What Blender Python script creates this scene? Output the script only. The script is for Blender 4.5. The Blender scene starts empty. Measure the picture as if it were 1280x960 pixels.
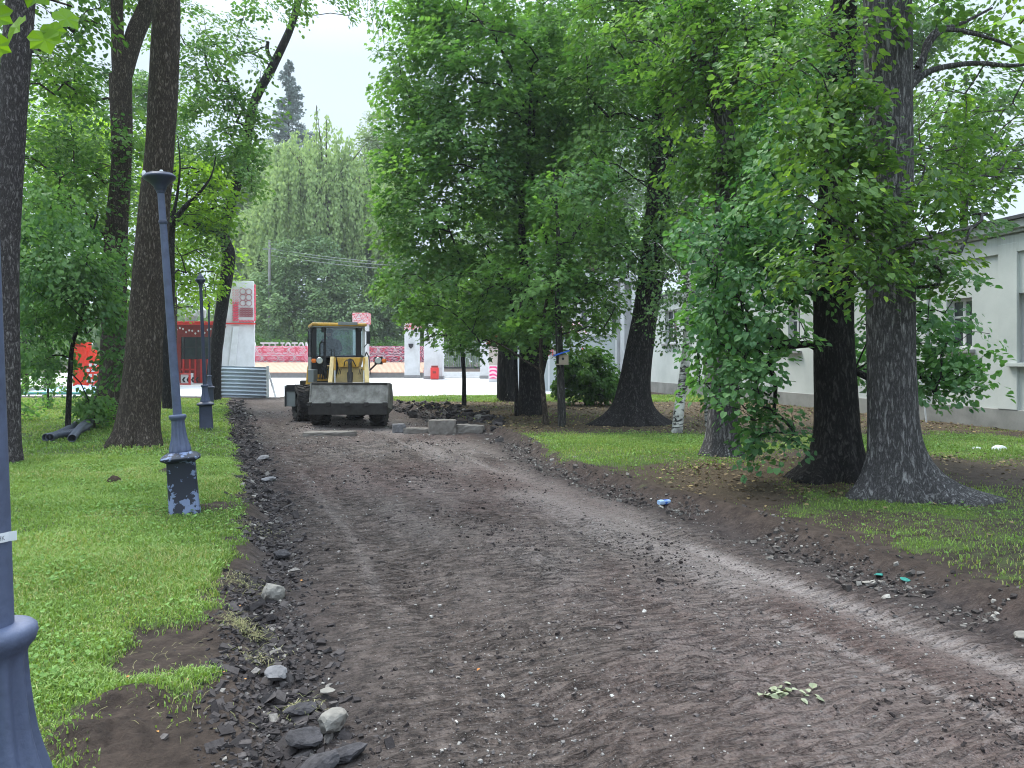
import bpy, math, random
import numpy as np
from mathutils import Vector, Matrix

random.seed(7)
RNG = np.random.default_rng(11)
scene = bpy.context.scene
COL = scene.collection
F = 960.0          # focal length in photograph pixels
EYE = 1.6
HOR = 450.0

# ------------------------------------------------------------------ noise
def _hash(ix, iy, seed):
    h = (ix.astype(np.int64) * 374761393 + iy.astype(np.int64) * 668265263 + seed * 1442695041) & 0xFFFFFFFF
    h = ((h ^ (h >> 13)) * 1274126177) & 0xFFFFFFFF
    h = (h ^ (h >> 16)) & 0xFFFFFF
    return h / float(0xFFFFFF)

def vnoise(x, y, seed=0):
    x = np.asarray(x, float); y = np.asarray(y, float)
    x, y = np.broadcast_arrays(x, y)
    ix = np.floor(x); iy = np.floor(y)
    fx = x - ix; fy = y - iy
    fx = fx * fx * (3 - 2 * fx); fy = fy * fy * (3 - 2 * fy)
    a = _hash(ix, iy, seed); b = _hash(ix + 1, iy, seed)
    c = _hash(ix, iy + 1, seed); d = _hash(ix + 1, iy + 1, seed)
    return (a * (1 - fx) + b * fx) * (1 - fy) + (c * (1 - fx) + d * fx) * fy * 1.0

def fbm(x, y, seed=0, octs=4, gain=.5):
    t = 0; a = 1; n = 0
    for o in range(octs):
        t = t + a * (vnoise(np.asarray(x) * 2 ** o + 17.3 * o, np.asarray(y) * 2 ** o - 9.1 * o, seed + o) - .5)
        n += a; a *= gain
    return t / n * 2      # about -1..1

def sst(a, b, x):
    t = np.clip((np.asarray(x, float) - a) / (b - a), 0, 1)
    return t * t * (3 - 2 * t)

# ------------------------------------------------------------------ the lie of the land
def s_of(x, y): return x + .376 * y          # across-road coordinate

def left_edge(y):
    return .02 + .18 * fbm(y * .45, 3.1, 5, 4) + .12 * sst(6, 9, y)

def right_edge(y):
    return 4.72 + 1.0 * sst(10.5, 17, y) + .14 * fbm(y * .5, 8.7, 6, 4)

def road_mask(x, y):
    s = s_of(x, y)
    l = left_edge(y); r = right_edge(y)
    m = sst(l + .05, l + .3, s) * (1 - sst(r - .02, r + .35, s))
    return m * (1 - sst(30.2, 31.0, y)) 

def height(x, y, fine=True):
    x = np.asarray(x, float); y = np.asarray(y, float)
    s = s_of(x, y)
    rd = road_mask(x, y)
    near = 1 - sst(30, 34, y)
    right = sst(2.2, 2.6, s)
    lawn = .085 * (1 - right) + right * (.13 + .10 * sst(4.9, 6.0, s) * (1 - sst(10.5, 15, y)))
    lawn = lawn * near + .05 * (1 - near)
    # mound of the big tree on the right
    lawn = lawn + .12 * np.exp(-(((x - 4.6) / 1.5) ** 2 + ((y - 9.6) / 1.3) ** 2))
    z = lawn * (1 - rd)
    z = z + .02 * fbm(x * .5, y * .5, 21, 3) * near
    # camber and ruts of the stripped road
    z = z + rd * (.03 * fbm(x * .8 + y * .3, y * .35, 31, 3))
    for c, w, d in ((1.35, .22, .022), (2.1, .25, -.01), (3.45, .12, .018), (4.1, .16, .03), (2.75, .2, .016)):
        cc = c + .12 * fbm(y * .25, c * 7, 41, 2)
        z = z - rd * d * np.exp(-((s - cc) / w) ** 2)
    if fine:
        g = np.clip(1 - sst(16, 26, y), 0, 1) * (y > -6)
        # tread lugs pressed across the road
        al = y * .936 - x * .35 + .10 * fbm(x * 1.3, y * 1.3, 51, 3)
        for c, w, pitch, amp, sk in ((1.45, .55, .105, .012, .25), (2.5, .60, .12, .014, -.2), (3.3, .45, .105, .009, .3), (4.3, .25, .12, .008, -.3), (.95, .25, .14, .008, 0)):
            env = np.exp(-((s - c - .15 * fbm(y * .3, c, 61, 2)) / w) ** 4)
            ph = (al + sk * np.abs(s - c)) / pitch * 2 * math.pi
            gate = sst(-.4, .1, fbm(x * .9, y * .5, 71 + int(c * 10), 3) + .15)
            brk = .25 + .75 * sst(-.45, 0, fbm(s * 3.1 + c, al * 4.3, 76 + int(c * 10), 3))
            wv = np.sin(ph + 1.3 * fbm(s * 4, al * 2, 78, 2)); wv = np.sign(wv) * np.abs(wv) ** .6
            z = z + rd * g * env * gate * brk * amp * .85 * wv
        z = z + rd * g * (.006 * fbm(x * 7, y * 7, 81, 5, .68) + .004 * fbm(s * 7, al * 17, 83, 3, .65) + .010 * np.maximum(0, fbm(x * 11, y * 14, 85, 3, .6) - .15) * 3 * (fbm(x * .8, y * .8, 86, 3) > -.1))
        # churned strips beside the road
        l = left_edge(y); r = right_edge(y)
        bl = np.exp(-((s - l - .38) / .26) ** 2)
        br = np.exp(-((s - r + .02) / .30) ** 2)
        near2 = 1 - sst(28, 31, y)
        rough = fbm(x * 3.2, y * 3.2, 91, 5, .6)
        z = z + (bl + br) * near2 * (.030 * np.maximum(rough, -.3) * 2)
        z = z - bl * .035 * near2
        z = z + np.exp(-((s - r - .28) / .12) ** 2) * near2 * .05 * (.6 + fbm(x * 1.5, y * 1.5, 93, 3))
        soil = soil_mask(x, y)
        z = z - soil * .04 + soil * (.03 * fbm(x * 4, y * 4, 95, 4, .55))
        z = z + (1 - rd) * (.008 * fbm(x * 5, y * 5, 97, 3))
        # turned clods by the bare patch
        for cx, cy, rx, a in ((-1.66, 3.40, .15, .07), (-1.62, 3.05, .24, .08), (-4.6, 10.4, .16, .07), (-3.0, 7.9, .2, .05)):
            z = z + a * np.exp(-((x - cx) ** 2 + (y - cy) ** 2) / rx ** 2) * (1 + .7 * fbm(x * 9, y * 9, 99, 4, .6))
    return z

def soil_mask(x, y):
    """bare trampled earth on the left verge close to the camera"""
    s = s_of(x, y) + .14 * fbm(x * 1.8, y * 1.8, 101, 4)
    m = sst(-.62, -.46, s) * (1 - sst(.2, .45, s)) * (1 - sst(4.45, 4.8, y + .25 * fbm(x * 2, y, 102, 3)))
    # tongue of grass
    t = np.exp(-(((x + 1.42 ) / .26) ** 2 + ((y - 3.72) / .10) ** 2))
    t2 = np.exp(-(((x + 1.75) / .35) ** 2 + ((y - 3.52) / .16) ** 2))
    return np.clip(m - 1.2 * np.maximum(t, t2), 0, 1)

def grass_density(x, y):
    x = np.asarray(x, float); y = np.asarray(y, float)
    s = s_of(x, y)
    n = fbm(x * 1.1, y * 1.1, 111, 4)
    n2 = fbm(x * 4, y * 4, 113, 3)
    l = left_edge(y) 
    L = 1 - sst(l - .10, l + .12, s + .22 * n2)
    L = L * (1 - soil_mask(x, y))
    for cx, cy, r in ((-4.6, 10.4, .22), (-3.0, 7.9, .3), (-1.72, 3.35, .2), (-1.62, 3.05, .26), (-2.95, 8.6, .25)):
        L = L * (1 - np.exp(-((x - cx) ** 2 + (y - cy) ** 2) / r ** 2))
    L = L * (.85 + .45 * n)
    r = right_edge(y)
    edge = sst(r + .22, r + .62, s + .25 * n + .28 * n2)
    # green band, leaf litter, back strip
    band = np.exp(-(((x - 2.2) / 1.9) ** 4 + ((y - 12.9) / 2.5) ** 4))
    strip = sst(26.6, 27.8, y + .8 * n) * (1 - sst(32.0, 32.3, y))
    back = np.exp(-(((x - 7.6) / 2.6) ** 4 + ((y - 12.8) / 2.0) ** 4)) * .75
    nearr = (1 - sst(7.4, 8.5, y + .6 * n)) * sst(2.6, 3.2, x + .4 * n) * (.30 + .6 * sst(-.25, .35, n + .35 * n2))
    shade = .42 * sst(-.15, .45, n) * (1 - sst(16, 18, y)) * (1 - .85 * litter_mask(x, y)) + .10 * sst(-.1, .5, n)
    R = np.clip(band + strip + back + nearr + shade, 0, 1)
    R = R * edge
    for cx, cy, rr in ((4.55, 9.3, 1.1), (4.2, 10.9, .8)):
        R = R * (1 - .93 * np.exp(-((x - cx) ** 2 + (y - cy) ** 2) / rr ** 2))
    right = s > 2.4
    d = np.where(right, R, L)
    d = np.where((y > 32.2) & (x > -45) & (x < 4), 0, d)
    d = np.where((y > 30.3) & (x < -3.0), 0, d)
    return np.clip(d, 0, 1)

def litter_mask(x, y):
    s = s_of(x, y)
    r = right_edge(y)
    n = fbm(x * .9, y * .9, 121, 4)
    a = sst(14.6, 16.5, y + 1.0 * n) * (1 - sst(26.5, 28.5, y))
    b = np.exp(-(((x - 3.1) / 1.5) ** 2 + ((y - 9.2) / 1.6) ** 2) ** 2)
    c = np.exp(-(((x - 6.5) / 2.5) ** 2 + ((y - 10.0) / 1.0) ** 2)) * .8
    return np.clip(a + b + c, 0, 1) * sst(r + .2, r + .6, s) * (s > 2.4)

def gz(x, y, fine=False):
    return float(height(np.array([x]), np.array([y]), fine)[0])

def G(px, py):
    """ground point seen at photograph pixel px, py"""
    y = EYE * F / (py - HOR)
    for _ in range(12):
        x = (px - 640) / F * y
        y = (EYE - gz(x, y)) * F / (py - HOR)
    x = (px - 640) / F * y
    return Vector((x, y, gz(x, y)))

def W(px, py, Y):
    return Vector(((px - 640) / F * Y, Y, EYE - (py - HOR) / F * Y))

# ------------------------------------------------------------------ mesh helpers
def np_mesh(name, V, faces, mat, parent=None, attrs=None, smooth=False):
    """faces: list of (n,k) int arrays"""
    me = bpy.data.meshes.new(name)
    V = np.asarray(V, np.float32)
    me.vertices.add(len(V)); me.vertices.foreach_set('co', V.ravel())
    fl = [np.asarray(f, np.int32) for f in faces if len(f)]
    nl = sum(f.size for f in fl); nf = sum(len(f) for f in fl)
    me.loops.add(nl); me.polygons.add(nf)
    me.loops.foreach_set('vertex_index', np.concatenate([f.ravel() for f in fl]))
    tot = np.concatenate([np.full(len(f), f.shape[1], np.int32) for f in fl])
    st = np.concatenate([[0], np.cumsum(tot)[:-1]]).astype(np.int32)
    me.polygons.foreach_set('loop_start', st)
    me.polygons.foreach_set('loop_total', tot)
    me.polygons.foreach_set('use_smooth', np.full(nf, bool(smooth)))
    if attrs:
        for k, (dom, arr) in attrs.items():
            a = me.attributes.new(k, 'FLOAT', dom)
            a.data.foreach_set('value', np.asarray(arr, np.float32))
    me.update(calc_edges=True)
    me.validate()
    for m in (mat if isinstance(mat, (list, tuple)) else [mat]):
        me.materials.append(m)
    o = bpy.data.objects.new(name, me)
    COL.objects.link(o)
    if parent is not None: o.parent = parent
    return o

def empty(name, loc=(0, 0, 0), rz=0):
    o = bpy.data.objects.new(name, None); COL.objects.link(o)
    o.location = loc; o.rotation_euler = (0, 0, rz)
    o.empty_display_size = .1
    return o

def tag(o, label=None, cat=None, group=None, kind=None):
    if label: o['label'] = label
    if cat: o['category'] = cat
    if group: o['group'] = group
    if kind: o['kind'] = kind
    return o

class MB:
    """collects shapes and links them as one mesh"""
    def __init__(s): s.v = []; s.f = []; s.sm = []
    def add(s, vs, fs, smooth=False):
        b = len(s.v); s.v += [tuple(v) for v in vs]
        for f in fs: s.f.append(tuple(i + b for i in f)); s.sm.append(smooth)
        return s
    def box(s, c, d, R=None):
        c = Vector(c); hx, hy, hz = d[0] / 2, d[1] / 2, d[2] / 2
        vs = [Vector((x, y, z)) for x in (-hx, hx) for y in (-hy, hy) for z in (-hz, hz)]
        if R is not None: vs = [R @ v for v in vs]
        vs = [v + c for v in vs]
        return s.add(vs, [(0, 1, 3, 2), (4, 6, 7, 5), (0, 4, 5, 1), (2, 3, 7, 6), (0, 2, 6, 4), (1, 5, 7, 3)])
    def bb(s, x0, x1, y0, y1, z0, z1):
        return s.box(((x0 + x1) / 2, (y0 + y1) / 2, (z0 + z1) / 2), (abs(x1 - x0), abs(y1 - y0), abs(z1 - z0)))
    def bar(s, a, b, w, h=None):
        a = Vector(a); b = Vector(b); h = h or w
        d = b - a; L = d.length
        R = d.to_track_quat('Y', 'Z').to_matrix()
        return s.box((a + b) / 2, (w, L, h), R)
    def cyl(s, a, b, r, r2=None, n=12, caps=True):
        a = Vector(a); b = Vector(b); r2 = r if r2 is None else r2
        R = (b - a).to_track_quat('Z', 'Y').to_matrix()
        ring = [Vector((math.cos(2 * math.pi * i / n), math.sin(2 * math.pi * i / n), 0)) for i in range(n)]
        vs = [a + R @ (v * r) for v in ring] + [b + R @ (v * r2) for v in ring]
        s.add(vs, [(i, (i + 1) % n, n + (i + 1) % n, n + i) for i in range(n)], True)
        if caps: s.add(vs, [tuple(range(n))[::-1], tuple(range(n, 2 * n))])
        return s
    def path(s, pts, r, n=8):
        for p, q in zip(pts[:-1], pts[1:]): s.cyl(p, q, r, n=n)
        return s
    def prism(s, poly, y0, y1):
        """poly: list of (x,z); extruded along y"""
        n = len(poly)
        vs = [(x, y0, z) for x, z in poly] + [(x, y1, z) for x, z in poly]
        s.add(vs, [tuple(range(n)), tuple(range(n, 2 * n))[::-1]] + [((i + 1) % n, i, n + i, n + (i + 1) % n) for i in range(n)])
        return s
    def prismx(s, poly, x0, x1):
        """poly: list of (y,z); extruded along x"""
        n = len(poly)
        vs = [(x0, y, z) for y, z in poly] + [(x1, y, z) for y, z in poly]
        s.add(vs, [tuple(range(n))[::-1], tuple(range(n, 2 * n))] + [(i, (i + 1) % n, n + (i + 1) % n, n + i) for i in range(n)])
        return s
    def loft(s, rings, n=24, caps=True, flut=0):
        """rings: (z, r, squareness 0..1, flute depth)"""
        vs = []
        for z, r, sq, fd in rings:
            for i in range(n):
                t = 2 * math.pi * i / n
                cx, cy = math.cos(t), math.sin(t)
                k = 1 / max(abs(cx) ** (2 + 14 * sq) + abs(cy) ** (2 + 14 * sq), 1e-9) ** (1 / (2 + 14 * sq))
                rr = r * k * (1 + fd * math.cos(flut * t)) if sq > 0 else r * (1 + fd * math.cos(flut * t))
                vs.append((rr * cx, rr * cy, z))
        fs = []
        for j in range(len(rings) - 1):
            for i in range(n):
                fs.append((j * n + i, j * n + (i + 1) % n, (j + 1) * n + (i + 1) % n, (j + 1) * n + i))
        s.add(vs, fs, True)
        if caps: s.add([vs[i] for i in range(n)] + vs[-n:], [tuple(range(n))[::-1], tuple(range(n, 2 * n))])
        return s
    def build_each(s, name, mat, parent=None, bevel=0):
        """every separate piece becomes an object of its own under the same name"""
        key = {}; pid = []
        for v in s.v:
            k = (round(v[0], 4), round(v[1], 4), round(v[2], 4)); pid.append(key.setdefault(k, len(key)))
        par = list(range(len(key)))
        def find(a):
            while par[a] != a: par[a] = par[par[a]]; a = par[a]
            return a
        for f in s.f:
            for i in f[1:]: par[find(pid[i])] = find(pid[f[0]])
        groups = {}
        for f, sm in zip(s.f, s.sm): groups.setdefault(find(pid[f[0]]), []).append((f, sm))
        out = []
        for g in groups.values():
            m = MB(); mp = {}
            for f, sm in g:
                for i in f:
                    if i not in mp: mp[i] = len(m.v); m.v.append(s.v[i])
                m.f.append(tuple(mp[i] for i in f)); m.sm.append(sm)
            out.append(m.build(name, mat, parent, bevel))
        return out
    def build(s, name, mat, parent=None, bevel=0, rel=None, xf=None):
        me = bpy.data.meshes.new(name)
        vs = s.v
        if rel is not None: vs = [tuple(Vector(v) - Vector(rel)) for v in vs]
        if xf is not None: vs = [tuple(xf @ Vector(v)) for v in vs]
        me.from_pydata(vs, [], s.f); me.update()
        me.polygons.foreach_set('use_smooth', s.sm)
        me.materials.append(mat)
        o = bpy.data.objects.new(name, me); COL.objects.link(o)
        if parent is not None: o.parent = parent
        if bevel:
            m = o.modifiers.new('b', 'BEVEL'); m.width = bevel; m.segments = 2; m.limit_method = 'ANGLE'
        return o

def copy_tree(o, parent=None):
    c = o.copy(); COL.objects.link(c)
    if parent is not None: c.parent = parent
    for ch in [x for x in list(bpy.data.objects) if x.parent == o]: copy_tree(ch, c)
    return c

# ------------------------------------------------------------------ materials
def new_mat(name):
    m = bpy.data.materials.new(name); m.use_nodes = True
    nt = m.node_tree; bs = nt.nodes['Principled BSDF']
    return m, nt, bs

def N(nt, t, **kw):
    n = nt.nodes.new(t)
    for k, v in kw.items():
        if k.startswith('i_'): n.inputs[k[2:].replace('_', ' ')].default_value = v
        else: setattr(n, k, v)
    return n

def ramp(nt, fac, stops):
    r = nt.nodes.new('ShaderNodeValToRGB')
    cr = r.color_ramp
    while len(cr.elements) < len(stops): cr.elements.new(.5)
    for e, (p, c) in zip(cr.elements, stops):
        e.position = p; e.color = (c, c, c, 1) if isinstance(c, (int, float)) else (*c, 1)
    nt.links.new(fac, r.inputs[0])
    return r.outputs[0]

def noise(nt, scale, detail=4, rough=.55, vec=None, dist=0):
    n = N(nt, 'ShaderNodeTexNoise'); n.inputs['Scale'].default_value = scale
    n.inputs['Detail'].default_value = detail; n.inputs['Roughness'].default_value = rough
    n.inputs['Distortion'].default_value = dist
    if vec is not None: nt.links.new(vec, n.inputs['Vector'])
    return n.outputs['Fac']

def mixc(nt, fac, a, b, mode='MIX'):
    m = N(nt, 'ShaderNodeMix', data_type='RGBA', blend_type=mode)
    for si, v in ((0, fac), (6, a), (7, b)):
        sock = m.inputs[si]
        if hasattr(v, 'node'): nt.links.new(v, sock)
        elif isinstance(v, (int, float)): sock.default_value = v if si == 0 else (v, v, v, 1)
        else: sock.default_value = (*v, 1)
    return m.outputs[2]

def math_n(nt, op, a, b=None, clamp=False):
    m = N(nt, 'ShaderNodeMath', operation=op, use_clamp=clamp)
    for i, v in enumerate((a, b)):
        if v is None: continue
        if hasattr(v, 'node'): nt.links.new(v, m.inputs[i])
        else: m.inputs[i].default_value = v
    return m.outputs[0]

def bump(nt, bs, h, strength=.5, dist=.02):
    b = N(nt, 'ShaderNodeBump'); b.inputs['Strength'].default_value = strength
    b.inputs['Distance'].default_value = dist
    nt.links.new(h, b.inputs['Height']); nt.links.new(b.outputs[0], bs.inputs['Normal'])

def coords(nt, scale=(1, 1, 1), which='Object'):
    tc = N(nt, 'ShaderNodeTexCoord'); mp = N(nt, 'ShaderNodeMapping')
    mp.inputs['Scale'].default_value = scale
    nt.links.new(tc.outputs[which], mp.inputs['Vector'])
    return mp.outputs[0]

def plain(name, col, rough=.6, metal=0, var=.15, vs=6, spec=.4, bmp=0, bscale=40, dirt=None, dirt_amt=.4, dscale=3):
    m, nt, bs = new_mat(name)
    v = coords(nt)
    n = noise(nt, vs, 5, .6, v)
    lo = tuple(c * (1 - var) for c in col); hi = tuple(min(c * (1 + var), 1) for c in col)
    c = ramp(nt, n, [(.3, lo), (.7, hi)])
    if dirt is not None:
        d = noise(nt, dscale, 6, .65, v)
        f = ramp(nt, d, [(.5 - .2 * dirt_amt, 0.0), (.62, 1.0)])
        c = mixc(nt, math_n(nt, 'MULTIPLY', f, dirt_amt), c, dirt)
    nt.links.new(c, bs.inputs['Base Color'])
    bs.inputs['Roughness'].default_value = rough; bs.inputs['Metallic'].default_value = metal
    bs.inputs['Specular IOR Level'].default_value = spec
    if bmp: bump(nt, bs, noise(nt, bscale, 5, .6, v), bmp, .01)
    return m

def leaf_mat(name, c1, c2, trans=.35, tcol=None, rough=.5, bright=None):
    """c1..c2 the range of leaf colours, picked per leaf"""
    m, nt, bs = new_mat(name)
    at = N(nt, 'ShaderNodeAttribute', attribute_name='rnd')
    c = ramp(nt, at.outputs['Fac'], [(0, c1), (.85, c2), (1.0, bright or c2)])
    nt.links.new(c, bs.inputs['Base Color'])
    bs.inputs['Roughness'].default_value = rough
    bs.inputs['Specular IOR Level'].default_value = .2
    tr = N(nt, 'ShaderNodeBsdfTranslucent')
    tc = mixc(nt, 1.0, c, tcol or (1.5, 1.6, .55), 'MULTIPLY')
    nt.links.new(tc, tr.inputs[0])
    mx = N(nt, 'ShaderNodeMixShader'); mx.inputs[0].default_value = trans
    nt.links.new(bs.outputs[0], mx.inputs[1]); nt.links.new(tr.outputs[0], mx.inputs[2])
    nt.links.new(mx.outputs[0], nt.nodes['Material Output'].inputs[0])
    return m

def bark_mat(name, dark, light, zs=.18, scale=14, fleck=None, moss=None, strength=1.0):
    m, nt, bs = new_mat(name)
    v = coords(nt, (1, 1, zs))
    # long plates split by crooked furrows: ridged noise stretched along the trunk
    r1 = noise(nt, scale, 3, .55, v, .7); r2 = noise(nt, scale * 2.6, 5, .65, v, .3)
    ra = math_n(nt, 'MULTIPLY', math_n(nt, 'ABSOLUTE', math_n(nt, 'SUBTRACT', r1, .5)), 5.0, True)
    rb_ = math_n(nt, 'MULTIPLY', math_n(nt, 'ABSOLUTE', math_n(nt, 'SUBTRACT', r2, .5)), 4.0, True)
    vf = coords(nt, (1, 1, .6)); n1 = noise(nt, scale * 5, 5, .7, vf)
    h = math_n(nt, 'ADD', math_n(nt, 'MULTIPLY', ra, .45), math_n(nt, 'ADD', math_n(nt, 'MULTIPLY', rb_, .25), math_n(nt, 'MULTIPLY', n1, .4)))
    c = ramp(nt, h, [(.18, tuple(x * .45 for x in dark)), (.42, dark), (.85, light)])
    v2 = coords(nt)
    if fleck:
        f = ramp(nt, noise(nt, 26, 4, .7, v), [(.60, 0.0), (.68, 1.0)])
        f2 = ramp(nt, noise(nt, 1.4, 3, .6, v2), [(.42, 0.15), (.62, 1.0)])
        c = mixc(nt, math_n(nt, 'MULTIPLY', f, f2), c, fleck)
    if moss:
        f = ramp(nt, noise(nt, 1.1, 4, .6, v2), [(.5, 0.0), (.7, .7)])
        c = mixc(nt, f, c, moss)
    nt.links.new(c, bs.inputs['Base Color'])
    bs.inputs['Roughness'].default_value = .9; bs.inputs['Specular IOR Level'].default_value = .15
    bump(nt, bs, h, strength, .035)
    return m

def birch_mat():
    m, nt, bs = new_mat('birch_bark')
    v = coords(nt, (1, 1, 3.2))
    n1 = noise(nt, 6, 5, .65, v, .6)
    f = ramp(nt, n1, [(.50, 0.0), (.56, 1.0)])
    v2 = coords(nt)
    big = ramp(nt, noise(nt, 2.2, 4, .6, v2), [(.45, 0.0), (.6, 1.0)])
    f = math_n(nt, 'MAXIMUM', f, math_n(nt, 'MULTIPLY', big, .75))
    c = mixc(nt, f, (.55, .54, .50), (.03, .028, .026))
    nt.links.new(c, bs.inputs['Base Color']); bs.inputs['Roughness'].default_value = .8
    bump(nt, bs, f, .6, .02)
    return m
# ------------------------------------------------------------------ camera, light, sky
cam_d = bpy.data.cameras.new('camera'); cam = bpy.data.objects.new('camera', cam_d); COL.objects.link(cam)
cam.location = (0, 0, EYE); cam.rotation_euler = (math.radians(90), 0, 0)
cam_d.sensor_width = 36; cam_d.lens = 36 * F / 1280; cam_d.shift_y = -(480 - HOR) / 1280
cam_d.clip_end = 2000; cam_d.clip_start = .05
scene.camera = cam

SUN_EL, SUN_AZ = math.radians(58), math.radians(-38)   # azimuth measured from +Y towards +X
w = bpy.data.worlds.new('World'); scene.world = w; w.use_nodes = True
wn = w.node_tree; bg = wn.nodes['Background']
sky = wn.nodes.new('ShaderNodeTexSky'); sky.sky_type = 'NISHITA'; sky.sun_disc = False
sky.sun_elevation = SUN_EL; sky.sun_rotation = SUN_AZ
sky.air_density = 1.0; sky.dust_density = 3.0; sky.ozone_density = 1.0; sky.altitude = 100
hs = wn.nodes.new('ShaderNodeHueSaturation'); hs.inputs['Saturation'].default_value = .42; hs.inputs['Value'].default_value = 1.0
wn.links.new(sky.outputs[0], hs.inputs['Color'])
# thin even cloud layer over the clear-sky gradient
cl = wn.nodes.new('ShaderNodeMix'); cl.data_type = 'RGBA'; cl.inputs[0].default_value = .9
wn.links.new(hs.outputs[0], cl.inputs[6]); cl.inputs[7].default_value = (5.7, 6.8, 7.9, 1)
# overcast skies are about three times brighter overhead than at the horizon
tcw = wn.nodes.new('ShaderNodeTexCoord'); sx_w = wn.nodes.new('ShaderNodeSeparateXYZ'); wn.links.new(tcw.outputs['Generated'], sx_w.inputs[0])
mr = wn.nodes.new('ShaderNodeMapRange'); mr.inputs['From Min'].default_value = .36; mr.inputs['From Max'].default_value = 1; mr.inputs['To Min'].default_value = .84; mr.inputs['To Max'].default_value = 3.8
wn.links.new(sx_w.outputs[2], mr.inputs['Value'])
cn = wn.nodes.new('ShaderNodeTexNoise'); cn.inputs['Scale'].default_value = 2.2; cn.inputs['Detail'].default_value = 3
wn.links.new(tcw.outputs['Generated'], cn.inputs['Vector'])
mr2 = wn.nodes.new('ShaderNodeMapRange'); mr2.inputs['From Min'].default_value = .3; mr2.inputs['From Max'].default_value = .7; mr2.inputs['To Min'].default_value = .92; mr2.inputs['To Max'].default_value = 1.06
wn.links.new(cn.outputs['Fac'], mr2.inputs['Value'])
mm = wn.nodes.new('ShaderNodeMath'); mm.operation = 'MULTIPLY'; wn.links.new(mr.outputs[0], mm.inputs[0]); wn.links.new(mr2.outputs[0], mm.inputs[1])
vm_w = wn.nodes.new('ShaderNodeVectorMath'); vm_w.operation = 'SCALE'; wn.links.new(mm.outputs[0], vm_w.inputs['Scale'])
wn.links.new(cl.outputs[2], vm_w.inputs[0]); wn.links.new(vm_w.outputs[0], bg.inputs[0]); bg.inputs[1].default_value = .10

sd = bpy.data.lights.new('sun', 'SUN'); sd.energy = 3.0; sd.angle = math.radians(22); sd.color = (1, .95, .86)
so = bpy.data.objects.new('sun', sd); COL.objects.link(so)
dv = Vector((math.sin(SUN_AZ) * math.cos(SUN_EL), math.cos(SUN_AZ) * math.cos(SUN_EL), math.sin(SUN_EL)))
so.rotation_euler = dv.to_track_quat('Z', 'Y').to_euler(); so.location = (0, 0, 30)

vs_ = scene.view_settings
scene.display_settings.display_device = 'sRGB'
vs_.view_transform = 'Standard'; vs_.look = 'None'; vs_.exposure = .78; vs_.gamma = 1.0
cy = scene.cycles
cy.max_bounces = 6; cy.diffuse_bounces = 3; cy.glossy_bounces = 2; cy.transmission_bounces = 4; cy.transparent_max_bounces = 4
cy.use_denoising = True
scene.render.filter_size = 1.05; cy.filter_width = 1.05
cy.sample_clamp_indirect = 6
try:
    cy.denoiser = 'OPENIMAGEDENOISE'; cy.denoising_prefilter = 'ACCURATE'
except Exception: pass
cy.caustics_reflective = False; cy.caustics_refractive = False

# ------------------------------------------------------------------ ground sheet
def axis(segs):
    out = [segs[0][0]]
    for a, b, d0, d1 in segs:
        p = a
        while p < b - 1e-6:
            t = (p - a) / (b - a); p = min(p + d0 * (1 - t) + d1 * t, b)
            if b - p < .3 * (d0 * (1 - t) + d1 * t): p = b
            out.append(p)
    return np.array(out)
ys = axis([(-80, -6, 8, 1), (-6, 2.2, .8, .03), (2.2, 6, .016, .02), (6, 12, .02, .04), (12, 32, .04, .16), (32, 60, .3, 1.5), (60, 600, 3, 60)])
xs = axis([(-400, -40, 50, 4), (-40, -14, 3, .4), (-14, -4, .3, .05), (-4, 5, .0225, .0225), (5, 12, .03, .3), (12, 40, .4, 4), (40, 400, 5, 50)])
XX, YY = np.meshgrid(xs, ys)
ZZ = height(XX, YY)
nx, ny = len(xs), len(ys)
V = np.stack([XX.ravel(), YY.ravel(), ZZ.ravel()], 1)
idx = np.arange(nx * ny).reshape(ny, nx)
Q = np.stack([idx[:-1, :-1].ravel(), idx[:-1, 1:].ravel(), idx[1:, 1:].ravel(), idx[1:, :-1].ravel()], 1)
xf_, yf_ = XX.ravel(), YY.ravel()
sS = s_of(xf_, yf_)
rm = road_mask(xf_, yf_)
dust = np.zeros_like(xf_)
for c, wd, a, sd_ in ((4.08, .13, .95, 1), (3.52, .06, .6, 2), (3.7, .5, .62, 3), (1.05, .06, .22, 4), (2.6, .45, .3, 5), (4.3, .4, .45, 6), (3.1, .3, .3, 8), (1.8, .25, .2, 9)):
    cc = c + .13 * fbm(yf_ * .28, c * 3.7, 131, 2)
    g_ = sst(-.35, .35, fbm(xf_ * 1.0 + yf_ * .2, yf_ * .5, 140 + sd_, 3) + .12)
    if sd_ == 1: g_ = np.maximum(g_ * (1 - .5 * sst(6.5, 8.5, yf_)), (1 - sst(6.2, 7.2, yf_)) * (.75 + .25 * g_))
    dust = np.maximum(dust, a * g_ * np.exp(-((sS - cc) / wd) ** 2))
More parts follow.
